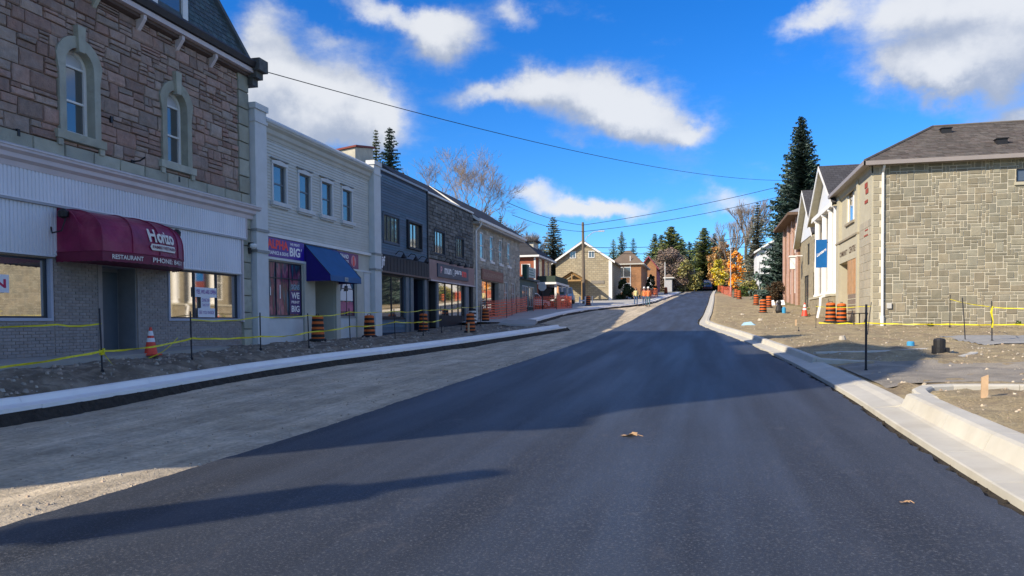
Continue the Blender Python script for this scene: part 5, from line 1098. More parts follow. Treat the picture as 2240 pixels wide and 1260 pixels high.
# ---- white house up the hill and garden walls
def simple_house(name, label, x0, x1, y0, y1, zb_, ze, zp, ridge, wm, rm, wins=(), trim=None, cat='house', parts=None):
    t = thing(name, label, cat, ((x0+x1)/2, y0, zb_)); xm = (x0+x1)/2; ym = (y0+y1)/2
    c = MB()
    if ridge == 'y':
        c.prism([(x0, y0, zb_), (x1, y0, zb_), (x1, y0, ze), (xm, y0, zp), (x0, y0, ze)], [(x0, y1, zb_), (x1, y1, zb_), (x1, y1, ze), (xm, y1, zp), (x0, y1, ze)])
    elif ridge == 'x': c.prism([(x0, y0, zb_), (x0, y1, zb_), (x0, y1, ze), (x0, ym, zp), (x0, y0, ze)], [(x1, y0, zb_), (x1, y1, zb_), (x1, y1, ze), (x1, ym, zp), (x1, y0, ze)])
    else: c.box(x0, y0, zb_, x1, y1, ze)
    c.build('wall', wm, t); o_ = .45; e = .12
    if ridge == 'y':
        k = (zp-ze)/(xm-x0); c = MB(); c.prism([(x0-o_, y0-o_, ze-k*o_+.02), (xm, y0-o_, zp+.02), (x1+o_, y0-o_, ze-k*o_+.02), (x1+o_, y0-o_, ze-k*o_+e), (xm, y0-o_, zp+e+.1), (x0-o_, y0-o_, ze-k*o_+e)], [(x0-o_, y1+o_, ze-k*o_+.02), (xm, y1+o_, zp+.02), (x1+o_, y1+o_, ze-k*o_+.02), (x1+o_, y1+o_, ze-k*o_+e), (xm, y1+o_, zp+e+.1), (x0-o_, y1+o_, ze-k*o_+e)]); c.build('roof', rm, t)
        if trim:
            for s in (x0-o_, x1+o_): c = MB(); c.prism([(s, y0-o_-.04, ze-k*o_-.12), (xm, y0-o_-.04, zp-.12), (xm, y0-o_-.04, zp+.14), (s, y0-o_-.04, ze-k*o_+.14)], [(s, y0-o_, ze-k*o_-.12), (xm, y0-o_, zp-.12), (xm, y0-o_, zp+.14), (s, y0-o_, ze-k*o_+.14)]); c.build('barge_board', trim, t)
    elif ridge == 'x':
        k = (zp-ze)/(ym-y0); c = MB(); c.prism([(x0-o_, y0-o_, ze-k*o_+.02), (x0-o_, ym, zp+.02), (x0-o_, y1+o_, ze-k*o_+.02), (x0-o_, y1+o_, ze-k*o_+e), (x0-o_, ym, zp+e+.1), (x0-o_, y0-o_, ze-k*o_+e)], [(x1+o_, y0-o_, ze-k*o_+.02), (x1+o_, ym, zp+.02), (x1+o_, y1+o_, ze-k*o_+.02), (x1+o_, y1+o_, ze-k*o_+e), (x1+o_, ym, zp+e+.1), (x1+o_, y0-o_, ze-k*o_+e)]); c.build('roof', rm, t)
    else:
        hp_ = min(x1-x0, y1-y0)/2*.85; c = MB(); c.prism([(x0-o_, y0-o_, ze), (x1+o_, y0-o_, ze), (x1+o_, y1+o_, ze), (x0-o_, y1+o_, ze)], [(x0+hp_, y0+hp_, zp), (x1-hp_, y0+hp_, zp), (x1-hp_, y1-hp_, zp), (x0+hp_, y1-hp_, zp)]); c.build('roof', rm, t)
        c = MB(); c.box(x0-o_-.03, y0-o_-.03, ze-.18, x1+o_+.03, y1+o_+.03, ze-.01); c.build('eave', trim or m_white, t)
    for (fc, u0, u1, v0, v1) in wins:
        Fx = {'S': F('S', y0), 'E': F('E', x1), 'W': F('W', x0)}[fc]
        c = MB(); Fx.box(c, u0-.08, u1+.08, v0-.08, v1+.08, -.02, .06); w = c.build('window', m_white, t); c = MB(); Fx.box(c, u0, (u0+u1)/2-.03, v0, v1, .062, .07); c.build('pane', m_glass, w); c = MB(); Fx.box(c, (u0+u1)/2+.03, u1, v0, v1, .062, .07); c.build('pane', m_glass, w)
    return t
m_whites = M('white_siding', (.66, .68, .70), .6, .04, 1); m_greyr = M('grey_far_roof', (.14, .13, .125), .9, .12, .8); m_brownr = M('brown_far_roof', (.16, .12, .09), .9, .15, .8)
simple_house('white_house', 'plain white sided house with a gable behind the cedar up the hill', 7.1, 17, 110, 124, 6.2, 10.9, 13.9, 'y', m_whites, m_greyr, trim=m_white)
c = MB(); c.box(6.7, 96, 3.6, 13, 96.5, 5.6); tag(c.build('garden_wall', m_tanwall), 'low tan stone garden wall below the white house', 'wall')
# ================================================================== FAR LEFT
m_redbrick = M('red_brick', (.40, .105, .05), .85, .12, 2, extra=brickish(.24, .08, (.42, .25, .18), .45, 'xy', msize=.012))
m_tanfar = M('tan_far_stone', (.40, .345, .235), .9, .14, 1.2, extra=brickish(.5, .25, (.34, .3, .22), .7, 'xy', msize=.03))
m_orange = M('orange_brick', (.42, .20, .085), .85, .12, 1.5, extra=brickish(.24, .09, (.45, .3, .2), .4, 'xy', msize=.012))
rd = simple_house('red_brick_house', 'red brick house with dark hip roof, dormer and shaded porch', -28, -15.5, 72.5, 80.5, 1.8, 7.9, 11.0, 'hip', m_redbrick, m_roofd, [('S', -16.75, -16.05, 6.15, 7.0), ('E', 74.2, 75.3, 5.9, 7.6), ('E', 77, 78.2, 5.9, 7.6), ('E', 79, 80, 5.9, 7.6)], m_white)
E1 = F('E', -15.5)
c = MB(); c.box(-15.5, 73.2, 5.15, -13.6, 80.5, 5.35); c.build('porch_roof', m_white, rd)
c = MB(); c.box(-15.45, 73.3, 5.36, -13.7, 80.4, 5.95); c.build('balcony_rail', M('dark_green_rail', (.04, .06, .045), .8), rd)
for y in (73.6, 77, 80.1): c = MB(); c.box(-13.85, y, 2.4, -13.65, y+.2, 5.14); c.build('porch_post', m_white, rd)
c = MB(); E1.box(c, 74, 80.4, 2.4, 5.1, .0, .05); c.build('porch_shade_wall', M('painted_porch_shade', (.03, .03, .045), .8), rd)  # dark sheet over the brick paints in the shade under the porch roof
c = MB(); c.box(-15.60, 72.42, 2.0, -15.44, 72.5, 7.8); c.build('corner_downspout', m_white, rd)
c = MB(); c.box(-18.2, 75.5, 8.2, -16.3, 77.6, 9.5); c.build('dormer', m_stucco2, rd)
c = MB(); c.box(-18.4, 75.2, 9.5, -16.0, 77.9, 9.66); c.build('dormer_roof', m_roofd, rd)
tg = simple_house('tan_gable_building', 'tan stone gabled building facing the camera behind the utility pole', -17.7, -10.8, 95, 106, 3.6, 9.0, 11.3, 'y', m_tanfar, m_brownr, [('S', -15.85, -15.25, 9.4, 10.1), ('S', -13.55, -12.95, 9.4, 10.1)], m_white)
S9 = F('S', 95)
c = MB(); S9.box(c, -13.3, -11.7, 6.15, 6.55, 0, .06); c.build('name_plaque', M('grey_plaque', (.22, .2, .17), .7), tg); c = MB(); S9.box(c, -13.4, -11.5, 5.75, 5.85, 0, .06); c.build('stone_band', m_surround, tg)
c = MB(); c.box(-11.15, 94.94, 3.6, -10.74, 95.0, 9); c.build('corner_boards', m_white, tg)
tc_ = thing('timber_gable_canopy', 'small timber gable canopy over a shop entrance in front of the tan building', 'canopy', (-15.4, 92, 4))
m_timber = M('golden_timber', (.36, .22, .09), .7, .15, 3)
for s in (-1, 1):
    c = MB(); c.tube([(-15.2, 92, 7.35), (-15.2+s*1.5, 92, 6.45)], .11, 4); c.build('rafter', m_timber, tc_)
    c = MB(); c.box(-15.2+s*1.25-.09, 91.9, 4.0, -15.2+s*1.25+.09, 92.1, 6.5); c.build('post', m_timber, tc_)
    c = MB(); c.add([(-15.2, 91.7, 7.5), (-15.2+s*1.65, 91.7, 6.5), (-15.2+s*1.65, 94.9, 6.5), (-15.2, 94.9, 7.5)], [(0, 1, 2, 3)]); c.build('roof', m_timber, tc_)
c = MB(); c.box(-16.7, 91.9, 6.35, -13.7, 92.1, 6.55); c.box(-15.27, 91.92, 6.5, -15.13, 92.08, 7.3); c.build('tie_beam', m_timber, tc_)
ow = simple_house('orange_brick_building', 'orange brick building with brown hip roof and balconies beyond the tan gable', -13.2, -9.0, 118, 132, 4.8, 10.2, 12.3, 'hip', m_orange, m_brownr, [('S', -12.6, -10.6, 8.2, 9.6), ('S', -12.6, -10.6, 6.0, 7.2)], m_stucco2)
mh = simple_house('maroon_sided_house', 'tan gabled house with maroon side wall and white lower storey', -10.7, -8.0, 140, 152, 5.8, 11.2, 12.9, 'y', m_orange, m_brownr, [], M('maroon_trim', (.25, .05, .07), .7))
c = MB(); c.box(-10.75, 139.9, 7.0, -8.6, 139.98, 9.3); c.build('white_panel', m_white, mh); c = MB(); c.box(-7.99, 140.1, 6.2, -7.9, 150, 11.0); c.build('maroon_siding', M('maroon_siding', (.28, .07, .11), .7), mh)
simple_house('grey_far_house', 'small grey and white house edge beyond the maroon-sided house', -7.6, -6.3, 166, 174, 6.5, 10.6, 11.4, 'hip', M('grey_far_wall', (.42, .42, .44), .8), m_brownr, [], m_white)
simple_house('distant_cottage', 'tiny cream cottage glimpsed at the top of the road on the left', -6.5, -4.0, 196, 204, 8, 9.9, 11, 'y', M('cream_wall', (.55, .5, .35), .8), m_brownr)
# backs of further houses left of the red one
simple_house('brown_back_house', 'brown roofed house showing between the conifers', -34, -22, 150, 162, 6.4, 11.5, 14.2, 'x', m_tanfar, m_brownr)
# ================================================================== TREES
m_bark = M('bark', (.10, .08, .065), .95, .25, 4, bump=.6, bscale=20); m_bare = M('bare_twigs', (.25, .205, .175), .95, .2, 3)
def leafmat(name, c, c2, var=.35): 
    return M(name, c, .75, var, 1.3, spec=.2, piece=.35, col2=c2, c2amt=.9, c2scale=.6, thresh=(.4, .6))
m_spruce = leafmat('blue_spruce_needles', (.055, .095, .08), (.11, .155, .135)); m_spruce2 = leafmat('green_spruce_needles', (.10, .15, .055), (.20, .21, .08)); m_spruce3 = leafmat('pale_spruce_needles', (.20, .21, .165), (.12, .14, .10))
m_orl = leafmat('orange_leaves', (.80, .30, .015), (.85, .42, .03)); m_yel = leafmat('yellow_leaves', (.75, .56, .03), (.45, .42, .06)); m_brn = leafmat('russet_leaves', (.36, .21, .09), (.50, .30, .11)); m_grn = leafmat('green_leaves', (.05, .085, .02), (.09, .11, .03)); m_dkgrn = leafmat('dark_shrub', (.02, .04, .015), (.035, .055, .02)); m_mauve = leafmat('mauve_twigs', (.24, .18, .15), (.30, .23, .175)); m_olive = leafmat('olive_leaves', (.20, .22, .07), (.32, .26, .09))
def spruce(name, label, x, y, z, h, rad, mat, seed, dens=1., group=None, low=.06, ragged=.25):
    r = random.Random(seed); t = thing(name, label, 'tree', (x, y, z), group)
    c = MB(); c.tube([(x, y, z-.3), (x, y, z+h*.5), (x, y, z+h)], [h*.018, h*.011, .01], 7); c.build('trunk', m_bark, t)
    c = MB(); nw = int(h*2.6*dens**.5)
    for i in range(nw):
        f = (i+.3)/nw; zz = z+h*(low+(1-low)*f); R = rad*(1-f)**.74*(1+r.uniform(-ragged, ragged)*.5)+.05*rad
        nb = max(5, int(11*dens*(1-f)**.6))
        a0 = r.random()*6.28
        for b in range(nb):
            a = a0+6.283*b/nb+r.uniform(-.25, .25); Rb = R*r.uniform(1-ragged, 1.1); droop = -.28*Rb+.12*Rb*f; up_ = .16*Rb
            if r.random() < .04: continue
            ca, sa = cos(a), sin(a); seg = max(3, int(Rb/.35*dens**.5)+2)
            for k in range(seg):
                s = (k+.6)/seg; px_, py_ = x+ca*Rb*s, y+sa*Rb*s; pz = zz+droop*s+up_*s*s*1.3+r.uniform(-.05, .05)*rad*.4
                w = (.16+.20*(1-s))*rad*.42*(.6+.5*(1-f))*r.uniform(.8, 1.3); l = Rb/seg*1.35
                for q in range(2):
                    tw = r.uniform(-.5, .5)+(q*pi); dx, dy = ca*l*.5, sa*l*.5; wx, wy = -sa*w, ca*w; dz = -w*r.uniform(.25, .8); cp = (px_, py_, pz)
                    sgn = 1 if q else -1
                    c.add([(px_-dx, py_-dy, pz), (px_+dx, py_+dy, pz-.05*l), (px_+dx*.7+wx*sgn, py_+dy*.7+wy*sgn, pz+dz), (px_-dx*.4+wx*sgn*.9, py_-dy*.4+wy*sgn*.9, pz+dz*.9)], [(0, 1, 2, 3)])
                if r.random() < .5: c.add([(px_-ca*.2*l, py_-sa*.2*l, pz), (px_+ca*.4*l, py_+sa*.4*l, pz), (px_+ca*.2*l+r.uniform(-.1, .1), py_+sa*.2*l, pz-w*1.3)], [(0, 1, 2)])
    c.build('crown', mat, t); return t
def leafy(name, label, x, y, z, h, rad, mat, seed, n=1500, leaf=.16, trunk=.3, shape=1., clumps=22, group=None, cat='tree'):
    r = random.Random(seed); t = thing(name, label, cat, (x, y, z), group)
    c = MB(); c.tube([(x, y, z-.3), (x+r.uniform(-.1, .1), y, z+h*trunk), (x, y, z+h*.8)], [h*.022, h*.016, .02], 7)
    cl = []
    for i in range(clumps):
        a = r.random()*6.28; f = (i+.5)/clumps; q = sin(pi*min(1, f*.86+.10))**.7*rad*r.uniform(.35, .85); zz = z+h*(trunk+(1-trunk)*f*.96); cl.append((x+q*cos(a), y+q*sin(a), zz, rad*r.uniform(.25, .42)*(1.15-f*.6)))
        c.tube([(x, y, max(z+h*trunk*.7, zz-rad*.7)), (cl[-1][0], cl[-1][1], zz)], [h*.006, .008], 4, False)
    c.build('trunk', m_bark, t); c = MB()
    for i in range(n):
        q = cl[r.randrange(len(cl))]; d = Vector((r.gauss(0, 1), r.gauss(0, 1), r.gauss(0, .8)*shape)).normalized()*q[3]*r.random()**.45
        p = Vector(q[:3])+d; u = Vector((r.gauss(0, 1), r.gauss(0, 1), r.gauss(0, 1))).normalized(); v = u.orthogonal().normalized(); s = leaf*r.uniform(.6, 1.3)
        c.add([p-u*s, p-v*s*.6, p+u*s, p+v*s*.6], [(0, 1, 2, 3)])
    c.build('crown', mat, t); return t
def bare(name, label, x, y, z, h, seed, spread=.55, mat=None, depth=6, group=None, first=.3, up_=.35, r0=None, kids=3, minr=.012):
    r = random.Random(seed); t = thing(name, label, 'tree', (x, y, z), group); tr = MB(); cr = MB(); mat = mat or m_bare
    R0 = r0 or h*.022
    def grow(p, d, l, rad, k):
        q = p+d*l*.5+Vector((r.uniform(-.05, .05), r.uniform(-.05, .05), 0))*l; e = p+d*l
        (tr if k <= 1 else cr).tube([p, q, e], [rad, rad*.85, rad*.65], 6 if k < 2 else 3, False)
        if k >= depth: return
        n = kids if k > 0 else kids+1
        for i in range(n):
            ax = Vector((r.gauss(0, 1), r.gauss(0, 1), r.gauss(0, .5))); nd_ = (d+ax.normalized()*spread*r.uniform(.6, 1.4)+Vector((0, 0, up_*.4))).normalized()
            grow(p+d*l*r.uniform(.55, 1.0), nd_, l*r.uniform(.58, .80), max(minr, rad*r.uniform(.5, .66)), k+1)
    grow(Vector((x, y, z-.3)), Vector((0, 0, 1)), h*first, R0, 0)
    tr.build('trunk', m_bark if mat is m_bare else mat, t); cr.build('crown', mat, t); return t
def backtree(u, vtop, Y, frac=.0):
    d = fw + r2*((u-1120)/1700) - u2*((vtop-751)/1700); k = Y/d.y; return d.x*k, Y, 1.6+d.z*k
spruce('pine_tree', 'tall dark blue-green spruce towering behind the brick house on the right', 10.6, 92, 3.6, 20.6, 4.7, m_spruce, 5, dens=2.3, low=.02, ragged=.34)
spruce('spruce_tree', 'grey-green spruce left of the white house, up the hill', backtree(1657, 440, 118)[0], 118, 5.0, backtree(1657, 440, 118)[2]-5, 2.9, m_spruce3, 6, dens=1.1)
spruce('spruce_tree', 'pointed pale spruce above the tan gable, left of the utility pole', -23.5, 124, 5, 13.6, 3.7, m_spruce3, 8, dens=1.2)
for i, (u, v, Y, rad, mt, lab) in enumerate((
    (822, 281, 88, 2.2, m_spruce2, 'thin dark spruce top on the left rising behind the parapet'), (852, 277, 86, 3.4, m_spruce, 'ragged spruce top just right of the thin one behind the parapet'),
    (1360, 505, 190, 3.0, m_spruce2, 'small far spruce above the brown hip roof'), (1385, 520, 200, 2.6, m_spruce, 'smallest dark spruce spike right of the brown hip roof'), (1342, 522, 180, 2.6, m_spruce2, 'low far spruce left of the small spike'),
    (1432, 510, 190, 4.0, m_spruce2, 'green spruce at the left end of the hilltop row'), (1468, 494, 185, 6.5, m_spruce2, 'broad green conifer above the maroon-sided house'), (1448, 512, 210, 4, m_spruce, 'dark spruce behind the broad conifer'),
    (1540, 497, 200, 5.5, m_spruce2, 'tall green conifer left of the road at the crest'), (1508, 527, 215, 3.5, m_spruce, 'short dark conifer in the gap left of the crest'), (1563, 509, 215, 4.2, m_spruce, 'dark conifer right behind the crest of the road'), (1580, 512, 225, 4, m_spruce2, 'conifer behind the yellow maple'),
    (1095, 470, 140, 2.5, m_spruce, 'tiny spruce tip above the pitched roof'), (1300, 545, 170, 3.5, m_spruce2, 'rounded spruce right of the utility pole'), (1490, 520, 220, 5, m_spruce2, 'hazy conifer between the two tall ones'), (1525, 530, 230, 5, m_spruce, 'dark low conifer beside the crest'))):
    x, y, zt_ = backtree(u, v, Y); z0 = G(Y)-.4; spruce('spruce_tree', lab, x, y, z0, zt_-z0, rad*1.2, mt, 20+i, dens=1.0, group='conifers on the skyline', low=.1, ragged=.45)
x, y, zt_ = backtree(1022, 330, 106); bare('bare_tree', 'wide bare deciduous tree behind the shingled shop', x, y, 3, zt_-3+1, 31, .62, depth=7, r0=.2, first=.42, kids=3, minr=.012)
x, y, zt_ = backtree(1062, 405, 112); bare('bare_tree', 'leaning bare tree behind the grey stone roof', x, y, 3, zt_-1.5, 36, .75, depth=6, first=.34, up_=.1, minr=.012)
x, y, zt_ = backtree(1148, 448, 120); bare('bare_tree', 'fan-shaped bare tree beyond the grey stone gable', x, y, 4.5, zt_-3.2, 33, .5, depth=6, first=.27, up_=.45, kids=4, mat=M('pale_twigs', (.33, .27, .23), .9, .2), minr=.016)
x, y, zt_ = backtree(1250, 500, 126); bare('bare_tree', 'brown bare tree right of the pale spruce', x, y, 5, zt_-5, 34, .4, depth=6, minr=.014)
x, y, zt_ = backtree(1632, 425, 150); bare('bare_tree', 'tall bare tree above the orange maple', x, y, 6.5, zt_-6.0, 35, .36, depth=7, first=.34, minr=.014)
x, y, zt_ = backtree(1598, 470, 160); bare('bare_tree', 'slender bare tree between the maples', x, y, 7, zt_-6.5, 37, .4, depth=6, first=.36, minr=.014)
x, y, zt_ = backtree(2225, 262, 75); bare('bare_tree', 'bare twig tops poking above the hip roof at far right', x, y, 2, zt_-2, 38, .4, depth=6, minr=.013)
leafy('maple_tree', 'bright orange narrow maple on the right side of the hill', backtree(1610, 560, 122)[0], 122, 5.4, 6.6, 1.55, m_orl, 41, 2600, .16, .2, clumps=26)
leafy('maple_tree', 'yellow maple beside the road at the crest', 2.9, 152, 6.9, 6.2, 1.9, m_yel, 42, 1800, .18, .25)
leafy('russet_tree', 'tall russet-leaved tree behind the yellow maple', 3.4, 172, 7.8, 10.5, 3.6, m_brn, 43, 2200, .26, .2)
leafy('russet_tree', 'brown-leaved tree beyond the orange maple', 5.8, 165, 7.6, 8.8, 2.6, m_brn, 49, 1400, .24, .2)
leafy('olive_tree', 'olive-green tree at the crest left of the road', -3.2, 172, 7.6, 7.0, 3.4, m_olive, 44, 1800, .25, .1)
leafy('bushy_tree', 'large mauve-brown bare bushy tree left of the road', -7.3, 174, 7.6, 9.6, 5.2, m_mauve, 45, 12000, .17, .03, clumps=60)
leafy('bushy_tree', 'smaller brown bushy tree nearer the crest', -4.4, 188, 7.6, 7.4, 3.6, m_mauve, 46, 5000, .18, .05)
leafy('cedar_tree', 'green pointed cedar at the corner of the white house', 6.9, 108, 4.9, 3.2, .62, m_grn, 47, 1300, .12, .02, clumps=14)
leafy('autumn_shrubs', 'green and yellow shrubs below the grey-green spruce', 6.2, 106, 4.6, 2.0, 1.9, m_olive, 48, 1800, .14, .05, cat='shrub')
leafy('grass_clump', 'olive bush by the orange maple', 5.0, 104, 4.4, 1.5, 1.2, m_grn, 58, 900, .12, .05, cat='shrub')
leafy('round_shrub', 'round dark red-brown shrub in front of the brick house', 7.4, 84, 3.4, 2.1, 1.2, M('dark_russet_leaves', (.06, .04, .02), .8, .3, 2, piece=.3), 50, 2200, .10, .05, cat='shrub')
leafy('evergreen_shrub', 'dark rounded evergreen shrub at the corner of the tan gable', -9.7, 99, 4.0, 2.9, 1.2, m_dkgrn, 51, 1900, .13, .05, cat='shrub')
leafy('evergreen_shrub', 'lower green shrub beside the dark rounded evergreen', -8.6, 100, 4.0, 1.7, .9, m_grn, 52, 900, .12, .05, cat='shrub')
leafy('evergreen_shrub', 'dark shrub in front of the maroon-sided house', -8.1, 128, 5.5, 3.6, 1.3, m_dkgrn, 53, 1600, .15, .05, cat='shrub')
leafy('evergreen_shrub', 'small dark shrub by the timber canopy', -15.9, 88, 3.5, 1.6, .7, m_dkgrn, 54, 800, .10, .05, cat='shrub')
leafy('weed_plant', 'straggly green weed by the orange and white cone', 6.6, 54, 1.75, .7, .35, m_olive, 55, 160, .06, .05, clumps=8, cat='plant')
leafy('weed_plant', 'low green tuft at the foot of the ashlar wall', 13.9, 39.7, 1.2, .28, .22, m_grn, 56, 90, .05, .02, clumps=6, cat='plant')
leafy('weed_plant', 'small dark tuft under the ashlar wall', 10.3, 39.7, 1.2, .18, .2, m_dkgrn, 57, 70, .05, .02, clumps=6, cat='plant')
# far wood beyond the crest
def wood(name, x0, x1, y0, y1, n, h0, h1, mat, seed):
    r = random.Random(seed); c = MB()
    for i in range(n):
        x = r.uniform(x0, x1); y = r.uniform(y0, y1); z = G(y)-.5; h = r.uniform(h0, h1); rad = h*.32
        for k in range(150):
            f = r.random(); a = r.random()*6.28; q = rad*sin(pi*min(1, .1+f*.85))*sqrt(r.random()); p = Vector((x+q*cos(a), y+q*sin(a), z+h*f)); u = Vector((r.gauss(0, 1), r.gauss(0, 1), r.gauss(0, 1))).normalized(); v = u.orthogonal().normalized(); s = .42
            c.add([p-u*s, p-v*s*.7, p+u*s, p+v*s*.7], [(0, 1, 2, 3)])
    c.build(name, mat, kind='stuff')
wood('far_wood', -70, -8, 215, 270, 60, 5, 9, m_mauve, 1); wood('far_wood', -6, 40, 240, 290, 50, 6, 11, m_spruce2, 2); wood('far_wood', -60, -22, 150, 200, 26, 4, 7, m_mauve, 3); wood('far_wood', 8, 40, 150, 200, 26, 5, 9, m_brn, 4); wood('far_wood', -10, 5, 250, 300, 22, 6, 9, m_olive, 6)
# ================================================================== STREET THINGS
m_orng = M('drum_orange', (.62, .13, .02), .5, .12, 5, bump=.1, bscale=12); m_dblk = M('drum_black', (.015, .013, .013), .55, .2, 6); m_dwht = M('drum_white', (.62, .62, .60), .5, .15, 5); m_rub = M('rubber', (.02, .02, .02), .8)
def drum(x, y, z, label, body=None, band=None, lean=0., h=1.0, group='construction drums'):
    t = thing('construction_drum', label, 'construction drum', (0, 0, 0), group)
    c = MB(); c.lathe([(.24, .10), (.245, .30), (.232, .32), (.235, .50), (.222, .52), (.225, .70), (.212, .72), (.21, .93), (.17, .97), (.06, .985), (.05, .97)], 20); c.build('barrel', body or m_orng, t)
    for a, b, r_ in ((.16, .27, .249), (.36, .46, .2395), (.55, .66, .2305), (.76, .86, .2155)):
        c = MB(); c.lathe([(r_-.012, a-.001), (r_, a), (r_-.003, b), (r_-.015, b+.001)], 20); c.build('band', band or m_dblk, t)
    c = MB(); c.lathe([(.34, .0), (.34, .05), (.30, .10), (.22, .115)], 20); c.build('base', m_rub, t)
    c = MB(); c.tube([(-.08, 0, .97), (-.07, 0, 1.04), (.07, 0, 1.04), (.08, 0, .97)], .016, 6); c.build('handle', m_dblk, t)
    t.location = (x, y, z); t.rotation_euler = (lean, lean*.6, random.Random(x*7+y).uniform(0, 6)); t.scale = (h, h, h); return t
def dup(o, x, y, z, label, rz=0, h=None):
    c = copy_tree(o); c.location = (x, y, z); c['label'] = label; c.rotation_euler = (0, 0, rz)
    if h: c.scale = (h, h, h)
    return c
D0 = drum(-14.2, 26.9, zL(-14.2, 26.9), 'black and orange drum in front of the print shop door')
D1 = dup(D0, -14.2, 31.6, zL(-14.2, 31.6), 'black and orange drum by the right-hand pilaster of the clapboard building', 1)
D2 = dup(D0, -14.2, 38.4, zL(-14.2, 38.4), 'drum before the navy doorway of the blue boarded shop', 2, .98)
D3 = dup(D0, -10.0, 33.0, zL(-10, 33), 'drum standing alone near the left kerb', 3, .86)
D3.children[0]
t = drum(-13.6, 45.3, zL(-13.6, 45.3), 'black and white striped drum by the white downspout', m_dblk, m_dwht, h=1.05)
D5 = dup(D0, -13.7, 48.6, zL(-13.7, 48.6)-.02, 'drum in front of the brown shopfront of the grey stone building', 4)
for i, (x, y, l, h) in enumerate(((-11.3, 78.5, 'drum on the far left kerb beside a white post', 1.0), (-14.6, 76, 'drum beside the dark small car at far left', 1.0), (-13.9, 78.5, 'drum just left of the utility pole', 1.0), (-13.2, 77.5, 'drum nearest the foot of the utility pole', 1.0), (-17.2, 66.5, 'drum among the orange netting at far left', 1.))): dup(D0, x, y, G(y)+.19, l, i, h)
for x, y, l, h, rz in ((6.6, 44.2, 'left drum of the pair by the entrance of the hip-roofed house', 1.1, 0), (7.12, 44.1, 'right drum of the pair by the entrance of the hip-roofed house', 1.08, 1), (4.17, 58.2, 'nearest of the three drums on the right dirt strip', 1.02, 2), (5.4, 69, 'right rear drum of the trio on the dirt strip', 1.0, 3), (4.7, 74, 'left rear drum of the trio on the dirt strip', 1.0, 4), (4.05, 93, 'drum left of the orange maple trunk', 1.05, 5), (4.0, 100, 'drum behind the one at the orange maple', 1.05, 1)):
    dup(D0, x, y, zR(x, y)-.02 if y < 110 else G(y)+.1, l, rz, h)
m_cone = M('cone_orange_red', (.72, .07, .04), .45, .08, 4); m_collar = M('reflective_collar', (.75, .76, .78), .35, .04)
def cone(x, y, z, label, h=1., base=None):
    t = thing('traffic_cone', label, 'traffic cone', (0, 0, 0), 'traffic cones')
    c = MB(); c.lathe([(.165, .03), (.155, .06), (.032, .69), (.03, .71), (.005, .712)], 18); c.build('cone_body', m_cone, t)
    for a, b in ((.34, .44), (.50, .62)):
        ra = .155-(a-.06)*.1952+.004; rb = .155-(b-.06)*.1952+.004; c = MB(); c.lathe([(ra-.01, a), (ra, a), (rb, b), (rb-.01, b)], 18); c.build('collar', m_collar, t)
    c = MB(); c.box(-.2, -.2, 0, .2, .2, .035); c.build('base', base or m_cone, t); t.location = (x, y, z); t.rotation_euler = (0, 0, .3); t.scale = (h, h, h); return t
cone(-13.6, 16.95, zL(-13.6, 16.95)+.02, 'orange-red cone with white collars by the restaurant step', 1.0)
cone(6.35, 53.0, zR(6.35, 53), 'orange-red cone with dark base near the portico drain pipe', 1.25, m_rub)
# stakes and caution tape
m_stake = M('steel_stake', (.02, .022, .03), .55, .2); m_tape = M('caution_tape', (.70, .62, .02), .45, .15, 8, col2=(.45, .40, .03), c2amt=.5, c2scale=9)
def tape(pts, label, w=.05, seed=1, sag=.05, name='caution_tape', group='caution tapes'):
    r = random.Random(seed); c = MB(); vs = []; P = [Vector(p) for p in pts]; n = 0
    for i in range(len(P)-1):
        k = max(4, int((P[i+1]-P[i]).length/.28))
        for j in range(k+(1 if i == len(P)-2 else 0)):
            f = j/k; p = P[i].lerp(P[i+1], f); p.z -= sag*4*f*(1-f)*(1+.3*sin(i*3.1+seed)); p.z += sin(f*17+i)*.006; tw = sin(f*pi*1)*(1.1 if (i+seed) % 2 else .5)*sin(f*9+i*2+seed); 
            d = (P[i+1]-P[i]).normalized(); s = d.cross(Vector((0, 0, 1))).normalized(); up_ = Vector((0, 0, 1))*cos(tw)+s*sin(tw); ww = w*(1-.25*abs(sin(f*23+i)))
            vs += [p-up_*ww/2, p+up_*ww/2]; n += 1
    c.add(vs, [(2*i, 2*i+1, 2*i+3, 2*i+2) for i in range(n-1)])
    return tag(c.build(name, m_tape), label, 'tape', group)
def stake(x, y, z, top, label, lean=(0, 0), r_=.018, group='steel stakes'):
    c = MB(); c.tube([(0, 0, -.25), (lean[0]*.5, lean[1]*.5, (top-z)*.5), (lean[0], lean[1], top-z)], r_, 6); c.box(-.035, -.01, -.1, .035, .01, .06)
    o = c.build('steel_stake', m_stake); o.location = (x, y, z); return tag(o, label, 'stake', group)
PL = [(-12.0, 13.5, 1.93, 1.05, 1.62), (-12.05, 16.45, 1.9, 1.25, 1.70), (-12.0, 19.4, 1.9, 1.24, 1.78), (-12.0, 22.15, 1.9, 1.32, 1.83), (-12.05, 25.2, 2.1, 1.47, 1.98), (-12.0, 29.2, 2.14, 1.62, 2.05), (-12.0, 32.4, 2.2, 1.66, 2.14), (-12.1, 35.2, 2.35, 1.78, 2.22), (-12.2, 38.6, 2.45, 1.9, 2.35), (-12.6, 43.6, 2.6, 2.1, 2.5)]
NM = ['before the restaurant door, with tape knotted round it', 'in front of the OPEN poster window', 'at the near pilaster of the print shop', 'left of the drum at the print shop door', 'before the second print shop window', 'before the first window of the blue shop', 'near the navy doorway', 'left of the sign with the red end', 'before the shingled shop windows', 'by the black and white drum']
